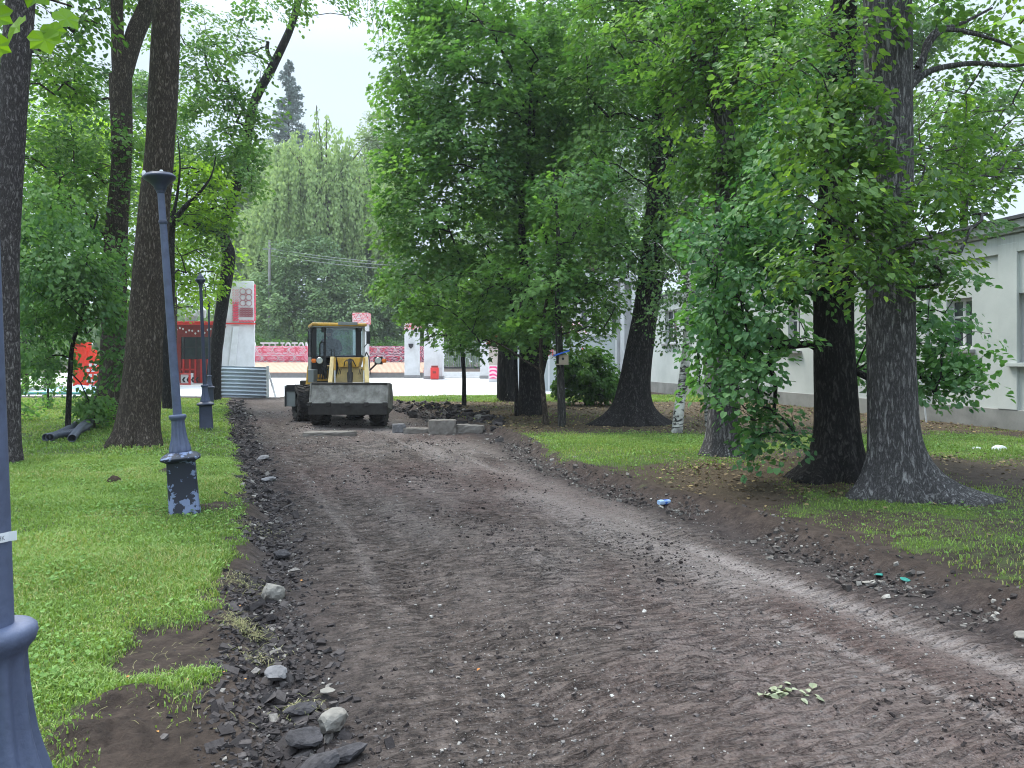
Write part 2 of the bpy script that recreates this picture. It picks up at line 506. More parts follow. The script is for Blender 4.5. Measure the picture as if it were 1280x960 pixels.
# scraped pale zone round the machine
dust = np.maximum(dust, .5 * np.exp(-(((sS - 2.4) / 1.6) ** 2 + ((yf_ - 19.5) / 3.5) ** 2)) * sst(-.2, .5, fbm(xf_ * .7, yf_ * .7, 151, 4) + .2))
red = sst(-.15, .45, fbm(xf_ * .45 + 4, yf_ * .3, 161, 4) + .25 * sst(1.5, 3.2, sS) - .1)
tread = np.zeros_like(xf_)
for c, wd in ((1.45, .5), (2.5, .6), (3.35, .4), (.95, .25), (4.35, .25)):
    tread = np.maximum(tread, np.exp(-((sS - c - .15 * fbm(yf_ * .3, c, 61, 2)) / wd) ** 4) * sst(-.4, .1, fbm(xf_ * .9, yf_ * .5, 71 + int(c * 10), 3) + .15))
rub = np.exp(-((sS - left_edge(yf_) - .42) / .33) ** 2) + np.exp(-((sS - right_edge(yf_) + .05) / .32) ** 2)
rub = rub * (1 - sst(29, 31, yf_))
def ground_mat():
    m, nt, bs = new_mat('ground_surface')
    tc = N(nt, 'ShaderNodeTexCoord'); v = tc.outputs['Object']
    A = {}
    for k in ('grass', 'road', 'dust', 'red', 'litter', 'rub', 'tread'):
        a = N(nt, 'ShaderNodeAttribute', attribute_name=k); A[k] = a.outputs['Fac']
    n_big = noise(nt, 1.3, 6, .6, v); n_mid = noise(nt, 9, 7, .68, v); n_fine = noise(nt, 60, 6, .75, v)
    n_vf = noise(nt, 210, 3, .7, v)
    # coordinates along and across the road for the pressed tread
    def dotn(a):
        d_ = N(nt, 'ShaderNodeVectorMath', operation='DOT_PRODUCT'); nt.links.new(v, d_.inputs[0]); d_.inputs[1].default_value = a; return d_.outputs['Value']
    al_ = dotn((-.35, .936, 0)); sc_ = dotn((.936, .35, 0))
    cmb = N(nt, 'ShaderNodeCombineXYZ'); nt.links.new(math_n(nt, 'MULTIPLY', sc_, 9.0), cmb.inputs[0]); nt.links.new(math_n(nt, 'MULTIPLY', al_, 36.0), cmb.inputs[1])
    n_an = noise(nt, 1.0, 5, .66, cmb.outputs[0], .1)
    cmb2 = N(nt, 'ShaderNodeCombineXYZ'); nt.links.new(math_n(nt, 'MULTIPLY', sc_, 2.2), cmb2.inputs[0]); nt.links.new(math_n(nt, 'MULTIPLY', al_, 2.0), cmb2.inputs[1])
    n_wp = noise(nt, 1.0, 4, .6, cmb2.outputs[0])
    lug = math_n(nt, 'SINE', math_n(nt, 'ADD', math_n(nt, 'MULTIPLY', al_, 58.0), math_n(nt, 'MULTIPLY', n_wp, 14.0)))
    lug = ramp(nt, math_n(nt, 'ADD', math_n(nt, 'MULTIPLY', lug, .5), .5), [(.25, 0.0), (.6, 1.0)])
    lug = math_n(nt, 'MULTIPLY', lug, ramp(nt, n_an, [(.35, .1), (.55, 1.0)]))
    # road: crushed black topping, brown earth, red brick dust
    c = ramp(nt, n_mid, [(.30, (.026, .021, .019)), (.50, (.088, .067, .058)), (.70, (.182, .145, .128))])
    cr = ramp(nt, n_mid, [(.3, (.050, .031, .028)), (.7, (.150, .094, .082))])
    c = mixc(nt, math_n(nt, 'MULTIPLY', A['red'], .75), c, cr)
    c = mixc(nt, math_n(nt, 'MULTIPLY', ramp(nt, n_fine, [(.38, 1.0), (.48, 0.0)]), .7), c, (.012, .010, .010))
    c = mixc(nt, ramp(nt, n_fine, [(.53, 0.0), (.68, .7)]), c, (.19, .17, .165))
    # tread relief shaded in colour: pale dry crumbs on bars, darkened hollows between
    c = mixc(nt, math_n(nt, 'MULTIPLY', math_n(nt, 'MULTIPLY', ramp(nt, n_an, [(.50, 0.0), (.64, 1.0)]), .55), ramp(nt, n_big, [(.35, .35), (.6, 1.0)])), c, (.155, .13, .12))
    c = mixc(nt, math_n(nt, 'MULTIPLY', ramp(nt, n_an, [(.36, 1.0), (.47, 0.0)]), .6), c, (.020, .016, .016))
    du = math_n(nt, 'MULTIPLY', A['dust'], ramp(nt, math_n(nt, 'ADD', math_n(nt, 'MULTIPLY', n_fine, .7), math_n(nt, 'MULTIPLY', n_an, .3)), [(.40, .10), (.52, 1.0)]), True)
    c = mixc(nt, du, c, (.32, .28, .265))
    # pale specks of crushed stone
    vo = N(nt, 'ShaderNodeTexVoronoi'); vo.inputs['Scale'].default_value = 46
    nt.links.new(v, vo.inputs['Vector'])
    sp = ramp(nt, vo.outputs['Distance'], [(.10, 1.0), (.17, 0.0)])
    sel = ramp(nt, noise(nt, 23, 2, .5, v), [(.50, 0.0), (.58, 1.0)])
    c = mixc(nt, math_n(nt, 'MULTIPLY', math_n(nt, 'MULTIPLY', sp, sel), .8), c, (.36, .33, .31))
    sp2 = ramp(nt, n_vf, [(.62, 0.0), (.70, .55)])
    c = mixc(nt, sp2, c, (.30, .28, .27))
    # loose verge
    dk = ramp(nt, n_mid, [(.3, (.014, .011, .012)), (.7, (.06, .048, .045))])
    c = mixc(nt, math_n(nt, 'MULTIPLY', A['rub'], .8, True), c, dk)
    # soil away from the road
    so_ = ramp(nt, n_mid, [(.3, (.024, .017, .014)), (.7, (.085, .062, .05))])
    so_ = mixc(nt, ramp(nt, n_fine, [(.6, 0.0), (.75, .4)]), so_, (.16, .125, .09))
    lt = ramp(nt, n_fine, [(.35, (.03, .021, .014)), (.5, (.075, .055, .034)), (.62, (.15, .115, .07)), (.75, (.27, .22, .14))])
    so_ = mixc(nt, A['litter'], so_, lt)
    gr = ramp(nt, n_fine, [(.3, (.03, .05, .012)), (.6, (.085, .135, .032)), (.8, (.14, .19, .06))])
    gr = mixc(nt, ramp(nt, n_big, [(.4, 0.0), (.7, .4)]), gr, (.13, .14, .06))
    so_ = mixc(nt, ramp(nt, math_n(nt, 'ADD', A['grass'], math_n(nt, 'MULTIPLY', math_n(nt, 'SUBTRACT', n_mid, .5), .7)), [(.25, 0.0), (.5, .92)]), so_, gr)
    c = mixc(nt, A['road'], so_, c)
    nt.links.new(c, bs.inputs['Base Color'])
    bs.inputs['Roughness'].default_value = .92; bs.inputs['Specular IOR Level'].default_value = .2
    n_m2 = noise(nt, 27, 6, .7, v)
    h = math_n(nt, 'ADD', math_n(nt, 'ADD', math_n(nt, 'MULTIPLY', n_mid, .8), math_n(nt, 'MULTIPLY', n_m2, .7)), math_n(nt, 'ADD', math_n(nt, 'MULTIPLY', n_fine, .45), math_n(nt, 'MULTIPLY', n_vf, .15)))
    h = math_n(nt, 'ADD', h, math_n(nt, 'MULTIPLY', math_n(nt, 'MULTIPLY', A['road'], n_an), .7))
    h = math_n(nt, 'ADD', h, math_n(nt, 'MULTIPLY', math_n(nt, 'MULTIPLY', lug, A['tread']), .8))
    bump(nt, bs, h, 1.0, .04)
    return m
GROUND = ground_mat()
o = np_mesh('ground', V, [Q], GROUND, attrs={
    'grass': ('POINT', grass_density(xf_, yf_)), 'road': ('POINT', rm), 'dust': ('POINT', dust), 'red': ('POINT', red),
    'litter': ('POINT', litter_mask(xf_, yf_)), 'rub': ('POINT', np.clip(rub, 0, 1)), 'tread': ('POINT', tread)}, smooth=True)
tag(o, kind='structure')

# plaza of pale concrete paving
def plaza_mat():
    m, nt, bs = new_mat('pale_paving')
    v = coords(nt)
    br = N(nt, 'ShaderNodeTexBrick'); br.inputs['Scale'].default_value = 1.0
    br.inputs['Brick Width'].default_value = .8; br.inputs['Row Height'].default_value = .8; br.inputs['Mortar Size'].default_value = .012
    br.inputs['Color1'].default_value = (.50, .49, .49, 1); br.inputs['Color2'].default_value = (.42, .41, .42, 1); br.inputs['Mortar'].default_value = (.25, .25, .25, 1)
    nt.links.new(v, br.inputs['Vector'])
    n = noise(nt, .6, 5, .6, v)
    c = mixc(nt, ramp(nt, n, [(.3, 0.0), (.7, .45)]), br.outputs['Color'], (.60, .59, .60))
    nt.links.new(c, bs.inputs['Base Color']); bs.inputs['Roughness'].default_value = .55
    return m
pl = MB()
pts = [(-60, 33.0), (-14, 32.2), (-9.0, 31.0), (-3.6, 31.2), (3.5, 32.6), (3.5, 38.5), (14, 60), (14, 90), (-60, 90)]
pl.add([(x, y, .09) for x, y in pts] + [(x, y, -.1) for x, y in pts], [tuple(range(9))] + [((i + 1) % 9, i, i + 9, (i + 1) % 9 + 9) for i in range(9)])
tag(pl.build('plaza_pavement', plaza_mat()), kind='structure')

# ------------------------------------------------------------------ grass
def blades(n_try, x0, x1, y0, y1, hgt, wid, dens=1.0):
    x = RNG.uniform(x0, x1, n_try); y = RNG.uniform(y0, y1, n_try)
    # only where the view could plausibly reach
    k = (np.abs(x) < .75 * y + 1.2)
    x, y = x[k], y[k]
    d = grass_density(x, y)
    k = RNG.random(len(x)) < d * dens
    x, y, d = x[k], y[k], d[k]
    n = len(x); z = height(x, y)
    a = RNG.uniform(0, 2 * math.pi, n); h = hgt * RNG.uniform(.45, 1.35, n) * (.75 + .75 * fbm(x * 1.6, y * 1.6, 171, 4)) * (.5 + .5 * d)
    h = np.maximum(h, .015)
    wd = wid * RNG.uniform(.6, 1.4, n)
    lean = RNG.uniform(.2, 1.3, n) * h
    la = a + RNG.uniform(-.8, .8, n) + math.pi / 2
    bx, by = np.cos(a) * wd / 2, np.sin(a) * wd / 2
    lx, ly = np.cos(la) * lean, np.sin(la) * lean
    P0 = np.stack([x - bx, y - by, z - .01], 1); P1 = np.stack([x + bx, y + by, z - .01], 1)
    P2 = np.stack([x - bx * .8 + lx * .35, y - by * .8 + ly * .35, z + h * .62], 1); P3 = np.stack([x + bx * .8 + lx * .35, y + by * .8 + ly * .35, z + h * .62], 1)
    P4 = np.stack([x + lx, y + ly, z + h * .92], 1)
    V = np.stack([P0, P1, P2, P3, P4], 1).reshape(-1, 3)
    b = np.arange(n)[:, None] * 5
    q = b + np.array([[0, 1, 3, 2]]); t = b + np.array([[2, 3, 4]])
    patch = fbm(x * .8, y * .8, 181, 4)
    r = np.clip(RNG.random(n) * .55 + .22 + .55 * patch, 0, .97); dry = (RNG.random(n) < .05 + .25 * sst(.15, .5, fbm(x * .6 + 7, y * .6, 187, 3))); r = np.where(dry, RNG.uniform(.93, 1, n), r)
    return V, q, t, r
def join_parts(parts):
    Vs, Qs, Ts, R4, R3 = [], [], [], [], []; off = 0
    for V_, q, t, r in parts:
        Vs.append(V_); Qs.append(q + off); Ts.append(t + off); R4.append(r); R3.append(r); off += len(V_)
    return np.concatenate(Vs), np.concatenate(Qs), np.concatenate(Ts), np.concatenate(R4 + R3)
GRASS = leaf_mat('grass_blades', (.095, .172, .034), (.255, .375, .10), .35, (1.25, 1.3, .6), .5, (.36, .34, .15))
parts = [blades(200000, -4.4, -.6, 2.2, 6.2, .05, .0065), blades(250000, -9, -1.6, 6.2, 12, .05, .009),
         blades(170000, -22, -3.4, 12, 31.5, .065, .022),
         blades(120000, 2.2, 8, 4.2, 9.5, .04, .008, .8), blades(150000, 0, 12, 9.5, 18, .055, .012, .85),
         blades(110000, -5.5, 14, 18, 32.3, .10, .022)]
# clover and plantain between the blades
def lowleaves(n_try, x0, x1, y0, y1, S):
    x = RNG.uniform(x0, x1, n_try); y = RNG.uniform(y0, y1, n_try); k = np.abs(x) < .75 * y + 1.2; x, y = x[k], y[k]
    d = grass_density(x, y) * (.12 + sst(.0, .35, fbm(x * 1.3 + 3, y * 1.3, 191, 4))); k = RNG.random(len(x)) < d; x, y = x[k], y[k]
    P = np.stack([x, y, height(x, y) + RNG.uniform(.015, .05, len(x))], 1)
    return P, S * RNG.uniform(.6, 1.4, len(x)) * (1 + y / 25)
cp = [lowleaves(26000, -5, -.6, 2.2, 8, .017), lowleaves(26000, -11, -2, 8, 16, .019), lowleaves(16000, 0, 9, 4.5, 16, .019)]
CP = np.concatenate([c[0] for c in cp]); CS = np.concatenate([c[1] for c in cp])
V_, Q_, T_, R_ = join_parts(parts)
g = np_mesh('grass', V_, [Q_, T_], GRASS, attrs={'rnd': ('FACE', R_)})
tag(g, 'short mown grass on both sides of the stripped road', 'grass', kind='stuff')
PENDING_CLOVER = (CP, CS)
# ------------------------------------------------------------------ trees
def catmull(pts, k=6):
    P = [np.array(p, float) for p in pts]
    P = [2 * P[0] - P[1]] + P + [2 * P[-1] - P[-2]]
    out = []
    for i in range(1, len(P) - 2):
        for j in range(k):
            t = j / k
            out.append(.5 * ((2 * P[i]) + (-P[i - 1] + P[i + 1]) * t + (2 * P[i - 1] - 5 * P[i] + 4 * P[i + 1] - P[i + 2]) * t * t + (-P[i - 1] + 3 * P[i] - 3 * P[i + 1] + P[i + 2]) * t ** 3))
    out.append(P[-2]); return np.array(out)

class Tubes:
    def __init__(s): s.V = []; s.Q = []; s.n = 0
    def add(s, pts, rad, seg=6, roots=None, rough=0, z0=None, seed=0):
        pts = np.asarray(pts, float); m = len(pts)
        rad = np.broadcast_to(np.asarray(rad, float), (m,))
        T = np.gradient(pts, axis=0); T /= np.linalg.norm(T, axis=1)[:, None] + 1e-9
        U = np.cross(T, np.array([0.0, 1.0, 0.02])); bad = np.linalg.norm(U, axis=1) < .1
        U[bad] = np.cross(T[bad], np.array([1.0, 0, 0])); U /= np.linalg.norm(U, axis=1)[:, None] + 1e-9
        Wv = np.cross(T, U)
        th = np.linspace(0, 2 * math.pi, seg, endpoint=False)
        R = np.repeat(rad[:, None], seg, 1)
        D = np.cos(th)[None, :, None] * U[:, None, :] + np.sin(th)[None, :, None] * Wv[:, None, :]
        if rough:
            arc = np.cumsum(np.r_[0, np.linalg.norm(np.diff(pts, axis=0), axis=1)])
            R = R * (1 + rough * fbm(np.cos(th)[None, :] * 1.6 + 5 + seed, arc[:, None] * .8 + np.sin(th)[None, :] * 1.6, 200 + seed, 3)
                     + rough * .35 * fbm(th[None, :] * 6, arc[:, None] * 1.6, 220 + seed, 3))
        if roots:
            z = pts[:, 2][:, None] - z0
            ang = np.arctan2(D[:, :, 1], D[:, :, 0])
            for (ra, st, zh, pw) in roots:
                lobe = np.maximum(0, np.cos(ang - ra)) ** pw
                R = R + st * np.exp(-np.maximum(z, 0) / zh) * lobe
            R = R * (1 + np.exp(-np.maximum(z, 0) / .30) * .32 * fbm(np.cos(ang) * 3.1 + seed, np.sin(ang) * 3.1 + z * .8, 240 + seed, 3))
        V = pts[:, None, :] + D * R[:, :, None]
        i = np.arange(m * seg).reshape(m, seg); j = np.roll(i, -1, 1)
        Q = np.stack([i[:-1], j[:-1], j[1:], i[1:]], -1).reshape(-1, 4)
        s.V.append(V.reshape(-1, 3)); s.Q.append(Q + s.n); s.n += m * seg
    def build(s, name, mat, parent=None):
        return np_mesh(name, np.concatenate(s.V), [np.concatenate(s.Q)], mat, parent, smooth=True)

LEAF = {
 'far': (np.array([(0, 0, 0), (.36, .48, .08), (0, 1, -.05), (-.36, .48, .08)]), [[(0, 1, 2, 3)]]),
 'mid': (np.array([(0, 0, 0), (-.36, .30, .09), (-.30, .70, .07), (0, 1, -.08), (.30, .70, .07), (.36, .30, .09)]), [[(0, 3, 2, 1), (0, 5, 4, 3)]]),
 'round': (np.array([(0, .06, 0), (-.34, .0, .04), (-.50, .38, .06), (-.3, .76, .02), (0, 1.0, -.1), (.3, .76, .02), (.50, .38, .06), (.34, .0, .04)]), [[(0, 3, 2, 1), (0, 7, 6, 5)], [(0, 4, 3), (0, 5, 4)]]),
 'lobed': (np.array([(0, .42, 0), (0, 0, 0), (-.26, -.05, .03), (-.50, .16, .0), (-.44, .40, .05), (-.52, .62, -.03), (-.26, .74, .03), (0, 1.0, -.07), (.26, .74, .03), (.52, .62, -.03), (.44, .40, .05), (.50, .16, 0), (.26, -.05, .03)]),
           [[(0, 3, 2, 1), (0, 5, 4, 3), (0, 7, 6, 5), (0, 9, 8, 7), (0, 11, 10, 9), (0, 1, 12, 11)]]),
 'maple': (np.array([(0, .30, 0), (0, 0, 0), (-.42, .05, .02), (-.26, .26, .05), (-.62, .52, -.04), (-.24, .56, .05), (0, 1.0, -.08), (.24, .56, .05), (.62, .52, -.04), (.26, .26, .05), (.42, .05, .02)]),
           [[(0, 3, 2, 1), (0, 5, 4, 3), (0, 7, 6, 5), (0, 9, 8, 7), (0, 1, 10, 9)]]),
}
def leaves_mesh(name, C, Nn, D, S, kind, mat, parent, rnd=None):
    tv, groups = LEAF[kind]
    n = len(C)
    Nn = Nn / (np.linalg.norm(Nn, axis=1)[:, None] + 1e-9)
    D = D - Nn * np.sum(D * Nn, 1)[:, None]; D /= np.linalg.norm(D, axis=1)[:, None] + 1e-9
    X = np.cross(D, Nn)
    V = C[:, None, :] + (tv[None, :, 0:1] * X[:, None, :] + tv[None, :, 1:2] * D[:, None, :] + tv[None, :, 2:3] * Nn[:, None, :]) * S[:, None, None]
    k = len(tv); b = np.arange(n)[:, None, None] * k
    if rnd is None: rnd = RNG.random(n)
    faces, rr = [], []
    for gq in groups:
        a = np.array(gq)
        faces.append((b + a[None]).reshape(-1, a.shape[1])); rr.append(np.repeat(rnd, len(gq)))
    return np_mesh(name, V.reshape(-1, 3), faces, mat, parent, attrs={'rnd': ('FACE', np.concatenate(rr))})

def rand_dirs(n, zs=1.0):
    d = RNG.normal(size=(n, 3)); d[:, 2] *= zs
    return d / np.linalg.norm(d, axis=1)[:, None]

def sprays(blobs, sr, per, dens=1.0, flat=.28, droop=.5, up=.8, jit=.55, axis=None, shell=1.6):
    """blobs: (px, py, rpx, rpy, depth[, depth radius m]) -> spray centres, then leaves"""
    cs, outs = [], []
    for b in blobs:
        px, py, rx, ry, d = b[:5]
        c = np.array(W(px, py, d)); a = rx * d / F; bz = ry * d / F
        dr = b[5] if len(b) > 5 else max(.6, min((a + bz) / 2, 3.5))
        vol = 4.19 * a * bz * dr
        n = max(14, int(dens * (b[6] if len(b) > 6 else 1) * vol / (sr ** 3 * 3.2)))
        u = rand_dirs(n) * (RNG.random(n) ** (1 / (3 * shell) * 1.6))[:, None]
        p = c + u * np.array([a, dr, bz])
        p = p[p[:, 2] > .12]
        cs.append(p); outs.append((p - c) / np.array([a, dr, bz]) * np.array([1, 1, .5]) + rand_dirs(len(p), .3) * .45)
    C = np.concatenate(cs); O = np.concatenate(outs); O /= np.linalg.norm(O, axis=1)[:, None] + 1e-9
    return C, O

def leafset(C, O, sr, per, flat=.28, droop=.5, up=.8, jit=.55, size=.1, svar=.42):
    m = len(C)
    # patchy spray sizes
    k = np.maximum(3, (per * RNG.uniform(.5, 1.5, m)).astype(int))
    i = np.repeat(np.arange(m), k); n = len(i)
    Oh = O.copy(); Oh[:, 2] = 0; Oh /= np.linalg.norm(Oh, axis=1)[:, None] + 1e-6
    # each spray is a tilted plate: its normal leans outward
    Nn = np.array([0, 0, up]) + Oh * droop * RNG.uniform(.3, 1.3, (m, 1)) + rand_dirs(m) * .35
    Nn /= np.linalg.norm(Nn, axis=1)[:, None]
    A = np.cross(Nn, Oh); A /= np.linalg.norm(A, axis=1)[:, None] + 1e-6
    B = np.cross(A, Nn)
    rr = np.sqrt(RNG.random(n)) * sr * np.repeat(RNG.uniform(.7, 1.3, m), k)
    t = RNG.uniform(0, 2 * math.pi, n)
    lx = np.cos(t) * rr; ly = np.sin(t) * rr
    h = RNG.normal(size=n) * sr * flat - (rr / sr) ** 2 * sr * .22
    P = C[i] + A[i] * lx[:, None] + B[i] * (ly * 1.25)[:, None] + Nn[i] * h[:, None]
    Ln = Nn[i] + rand_dirs(n) * jit
    D = B[i] * 1.0 + A[i] * (lx / sr)[:, None] * .9 + rand_dirs(n) * .5 + np.array([0, 0, -.25])
    S = size * RNG.uniform(1 - svar, 1 + svar, n)
    r = np.clip(np.repeat(RNG.uniform(.0, .85, m), k) + RNG.normal(size=n) * .15, 0, 1)
    return P, Ln, D, S, r

def grow(tubes, trunk_pts, trunk_r, C, rtip=.006, seg=4, maxn=260, gain=.5, cap=.045):
    """limbs and twigs from the trunk to the spray centres"""
    if len(C) > maxn:
        C = C[RNG.choice(len(C), maxn, replace=False)]
    nodes = [np.array(p) for p in trunk_pts]; par = [-1] * len(nodes); base = len(nodes)
    NP = np.array(nodes)
    d0 = np.array([np.min(np.linalg.norm(NP - c, axis=1)) for c in C])
    paths = []
    load = [0.0] * base
    for ci in np.argsort(d0):
        c = C[ci]; A = np.array(nodes)
        dv = c - A; dist = np.linalg.norm(dv, axis=1)
        cost = dist + np.where(dv[:, 2] < dist * .15, (dist * .15 - dv[:, 2]) * .9, 0)
        cost[0] += 50
        j = int(np.argmin(cost)); a = A[j]; L = dist[j]
        if L < 1e-3: continue
        k = max(2, min(6, int(L / .45)))
        sag = rand_dirs(1)[0] * L * .08 + np.array([0, 0, L * .08])
        seq = [j]
        for q in range(1, k + 1):
            t = q / k
            p = a + (c - a) * t + sag * math.sin(t * math.pi) + (rand_dirs(1)[0] * L * .03 if q < k else 0)
            nodes.append(p); par.append(seq[-1]); load.append(0.0); seq.append(len(nodes) - 1)
        paths.append(seq)
        load[seq[-1]] += 1
    cnt = load[:]
    for i in range(len(nodes) - 1, base - 1, -1):
        cnt[par[i]] += cnt[i]
    for seq in paths:
        pts = np.array([nodes[i] for i in seq])
        r = np.minimum(np.array([rtip * max(cnt[i], 1) ** gain for i in seq]), cap)
        r[0] = r[1] * 1.1
        tubes.add(pts, r, seg if r.max() < .05 else 7)

def tree(name, label, path, depth, widths, bark, leafm=None, blobs=(), sr=.4, per=50, size=.1, kind='mid', dens=1.0, group=None,
         roots=(), rough=.06, seg=28, forks=(), flat=.28, droop=.5, up=.8, jit=.55, base=None, limbs=True, maxn=260, rtip=.006, cat='tree', sink=.25, crown_name='crown', lean=None):
    """path: photograph pixels of the trunk axis from foot to top; widths: trunk width in pixels at each"""
    b = base if base is not None else G(*path[0])
    Y0 = b.y if depth is None else depth
    if base is None and len(blobs):          # the ground rises a little: bring the crown to the foot's true distance
        q = Y0 / (EYE * F / (path[0][1] - HOR))
        blobs = [(*b_[:4], b_[4] * q, *[b_[5] * q if i == 0 else v for i, v in enumerate(b_[5:])]) for b_ in blobs]
        sr *= q; size *= q
    n = len(path)
    dl = lean or [0] * n
    P3 = [np.array(W(px, py, Y0 + dl[i])) for i, (px, py) in enumerate(path)]
    gzz = gz(P3[0][0], P3[0][1])
    P3[0][2] = gzz - sink
    rr = np.array([wd * Y0 / F / 2 for wd in widths], float)
    pts = catmull(P3, 10); r = np.interp(np.linspace(0, n - 1, len(pts)), np.arange(n), rr)
    root = empty(name, (P3[0][0], P3[0][1], gzz)); tag(root, label, cat, group)
    off = np.array([P3[0][0], P3[0][1], gzz])
    tb = Tubes()
    # extra rings near the foot so the flare is smooth
    tb.add(pts - off, r, seg, roots=[(math.radians(a), s_, h_, p_) for a, s_, h_, p_ in roots], rough=rough, z0=0, seed=int(path[0][0]) % 50)
    anchor = [p for p in pts if p[2] > gzz + 1.2] or list(pts[len(pts) // 3:])
    for fk in forks:
        fpath, fw = fk[0], fk[1]
        fd = fk[2] if len(fk) > 2 else 0
        q = [np.array(W(px, py, Y0 + fd * i / max(1, len(fpath) - 1))) for i, (px, py) in enumerate(fpath)]
        fp = catmull(q, 6); fr = np.interp(np.linspace(0, len(q) - 1, len(fp)), np.arange(len(q)), [x * Y0 / F / 2 for x in fw])
        tb.add(fp - off, fr, 12, rough=rough); anchor += list(fp)
    if leafm is not None and len(blobs):
        C, O = sprays(blobs, sr, per, dens)
        if limbs:
            grow(tb, [a - off for a in anchor], None, C - off, rtip=rtip, maxn=maxn)
        P, Ln, D, S, rn = leafset(C - off, O, sr, per, flat, droop, up, jit, size)
        leaves_mesh(crown_name, P, Ln, D, S, kind, leafm, root, rn)
    tb.build('trunk', bark, root)
    return root

# leaf colours
L_MAPLE = leaf_mat('maple_leaves', (.080, .175, .062), (.200, .345, .105), .45, (1.25, 1.45, .6), .55)
L_UNDER = leaf_mat('understorey_leaves', (.070, .160, .062), (.165, .290, .100), .42, (1.25, 1.45, .6), .55)
L_MAPLE2 = leaf_mat('maple_leaves_light', (.062, .145, .046), (.155, .265, .075), .40, (1.28, 1.45, .6), .55)
L_BRIGHT = leaf_mat('bright_leaves', (.12, .24, .03), (.27, .42, .065), .5, (1.3, 1.4, .5), .55)  # backlight is put into these brighter leaf colours
L_HAZEL = leaf_mat('dark_round_leaves', (.062, .155, .064), (.150, .285, .105), .40, (1.2, 1.5, .6), .55)
L_OVATE = leaf_mat('ovate_leaves', (.066, .14, .045), (.15, .255, .072), .40, (1.3, 1.45, .6), .5, (.26, .40, .05))
L_YOUNG = leaf_mat('young_leaves', (.10, .21, .016), (.22, .38, .03), .45, (1.4, 1.5, .5), .5)
L_BIRCH = leaf_mat('birch_leaves', (.065, .135, .060), (.14, .24, .09), .36, (1.3, 1.4, .6), .55)
L_FAR = leaf_mat('hazed_far_leaves', (.18, .26, .115), (.31, .41, .17), .35, (1.15, 1.25, .8), .7)  # distance haze is put into these paler colours
L_FARD = leaf_mat('hazed_far_dark_leaves', (.125, .205, .100), (.23, .33, .15), .32, (1.15, 1.25, .8), .7)  # brightened for distance: the haze sits in the leaf colour
L_WILLOW = leaf_mat('hazed_willow_leaves', (.23, .33, .14), (.37, .49, .21), .4, (1.1, 1.15, .8), .7)  # willow paled in its own colour to look hazy
L_SPRUCE = leaf_mat('hazed_spruce_needles', (.16, .21, .20), (.26, .32, .30), .15, (1, 1, 1), .7)  # grey-blue and light: far haze painted into the needle colour
L_SHRUB = leaf_mat('shrub_leaves', (.035, .10, .022), (.09, .20, .04), .35, (1.4, 1.5, .5), .55)
CP, CS = PENDING_CLOVER
L_CLOVER = leaf_mat('clover_leaves', (.08, .17, .03), (.18, .31, .08), .3, (1.2, 1.3, .6), .6)
tag(leaves_mesh('clover', CP, np.array([0, 0, 1.0]) + rand_dirs(len(CP)) * .55, rand_dirs(len(CP), .3), CS, 'round', L_CLOVER, None), 'clover and plantain leaves scattered through the short grass', 'clover', kind='stuff')

B_GREY = bark_mat('grey_furrowed_bark', (.085, .08, .082), (.36, .35, .345), .22, 26, fleck=(.40, .39, .385), strength=1.0)
B_BROWN = bark_mat('brown_furrowed_bark', (.055, .043, .034), (.20, .165, .14), .30, 26, fleck=(.22, .19, .17), strength=.9)
B_PALE = bark_mat('pale_flecked_bark', (.065, .055, .058), (.27, .24, .245), .34, 26, fleck=(.38, .355, .35), strength=1.0)
B_DARK = bark_mat('dark_bark', (.022, .020, .020), (.10, .092, .09), .3, 20, strength=.9)
B_DARKF = bark_mat('dark_split_bark', (.014, .013, .013), (.05, .045, .042), .1, 10, fleck=(.34, .31, .28), strength=.9)
B_MOSS = bark_mat('mossy_bark', (.04, .038, .036), (.17, .16, .15), .2, 16, fleck=(.3, .29, .27), moss=(.05, .07, .03), strength=.9)
B_BIRCH = birch_mat()

# ---- left side
tree('tree', 'rough pale-flecked tree trunk at the far left edge behind the nearest lamp post', [(8, 577), (10, 480), (9, 330), (13, 200), (20, 80), (30, -60), (40, -260)], None, [34, 27, 26, 30, 33, 32, 28], B_PALE, L_MAPLE2,
     [(20, -150, 130, 100, 12.5, 2), (85, 22, 50, 26, 13.5, 1.0, .6), (60, 85, 40, 40, 13, .8, .7)], sr=.38, per=34, size=.10, roots=[(200, .1, .3, 2), (-60, .12, .3, 2)], seg=40, rough=.09, dens=.7)
tree('tree', 'tall straight brown trunk behind the tilted lamp post, its foot flaring on the lawn', [(171, 556), (178, 480), (190, 300), (202, 150), (208, 0), (214, -260), (218, -500)], None, [50, 46, 37, 34, 33, 30, 26], B_BROWN, L_MAPLE2,
     [(215, -330, 230, 190, 15, 3.5, .8)], sr=.42, per=34, size=.12, roots=[(-40, .30, .28, 3), (150, .14, .5, 3), (230, .16, .3, 3)], seg=44, rough=.10, dens=.6)
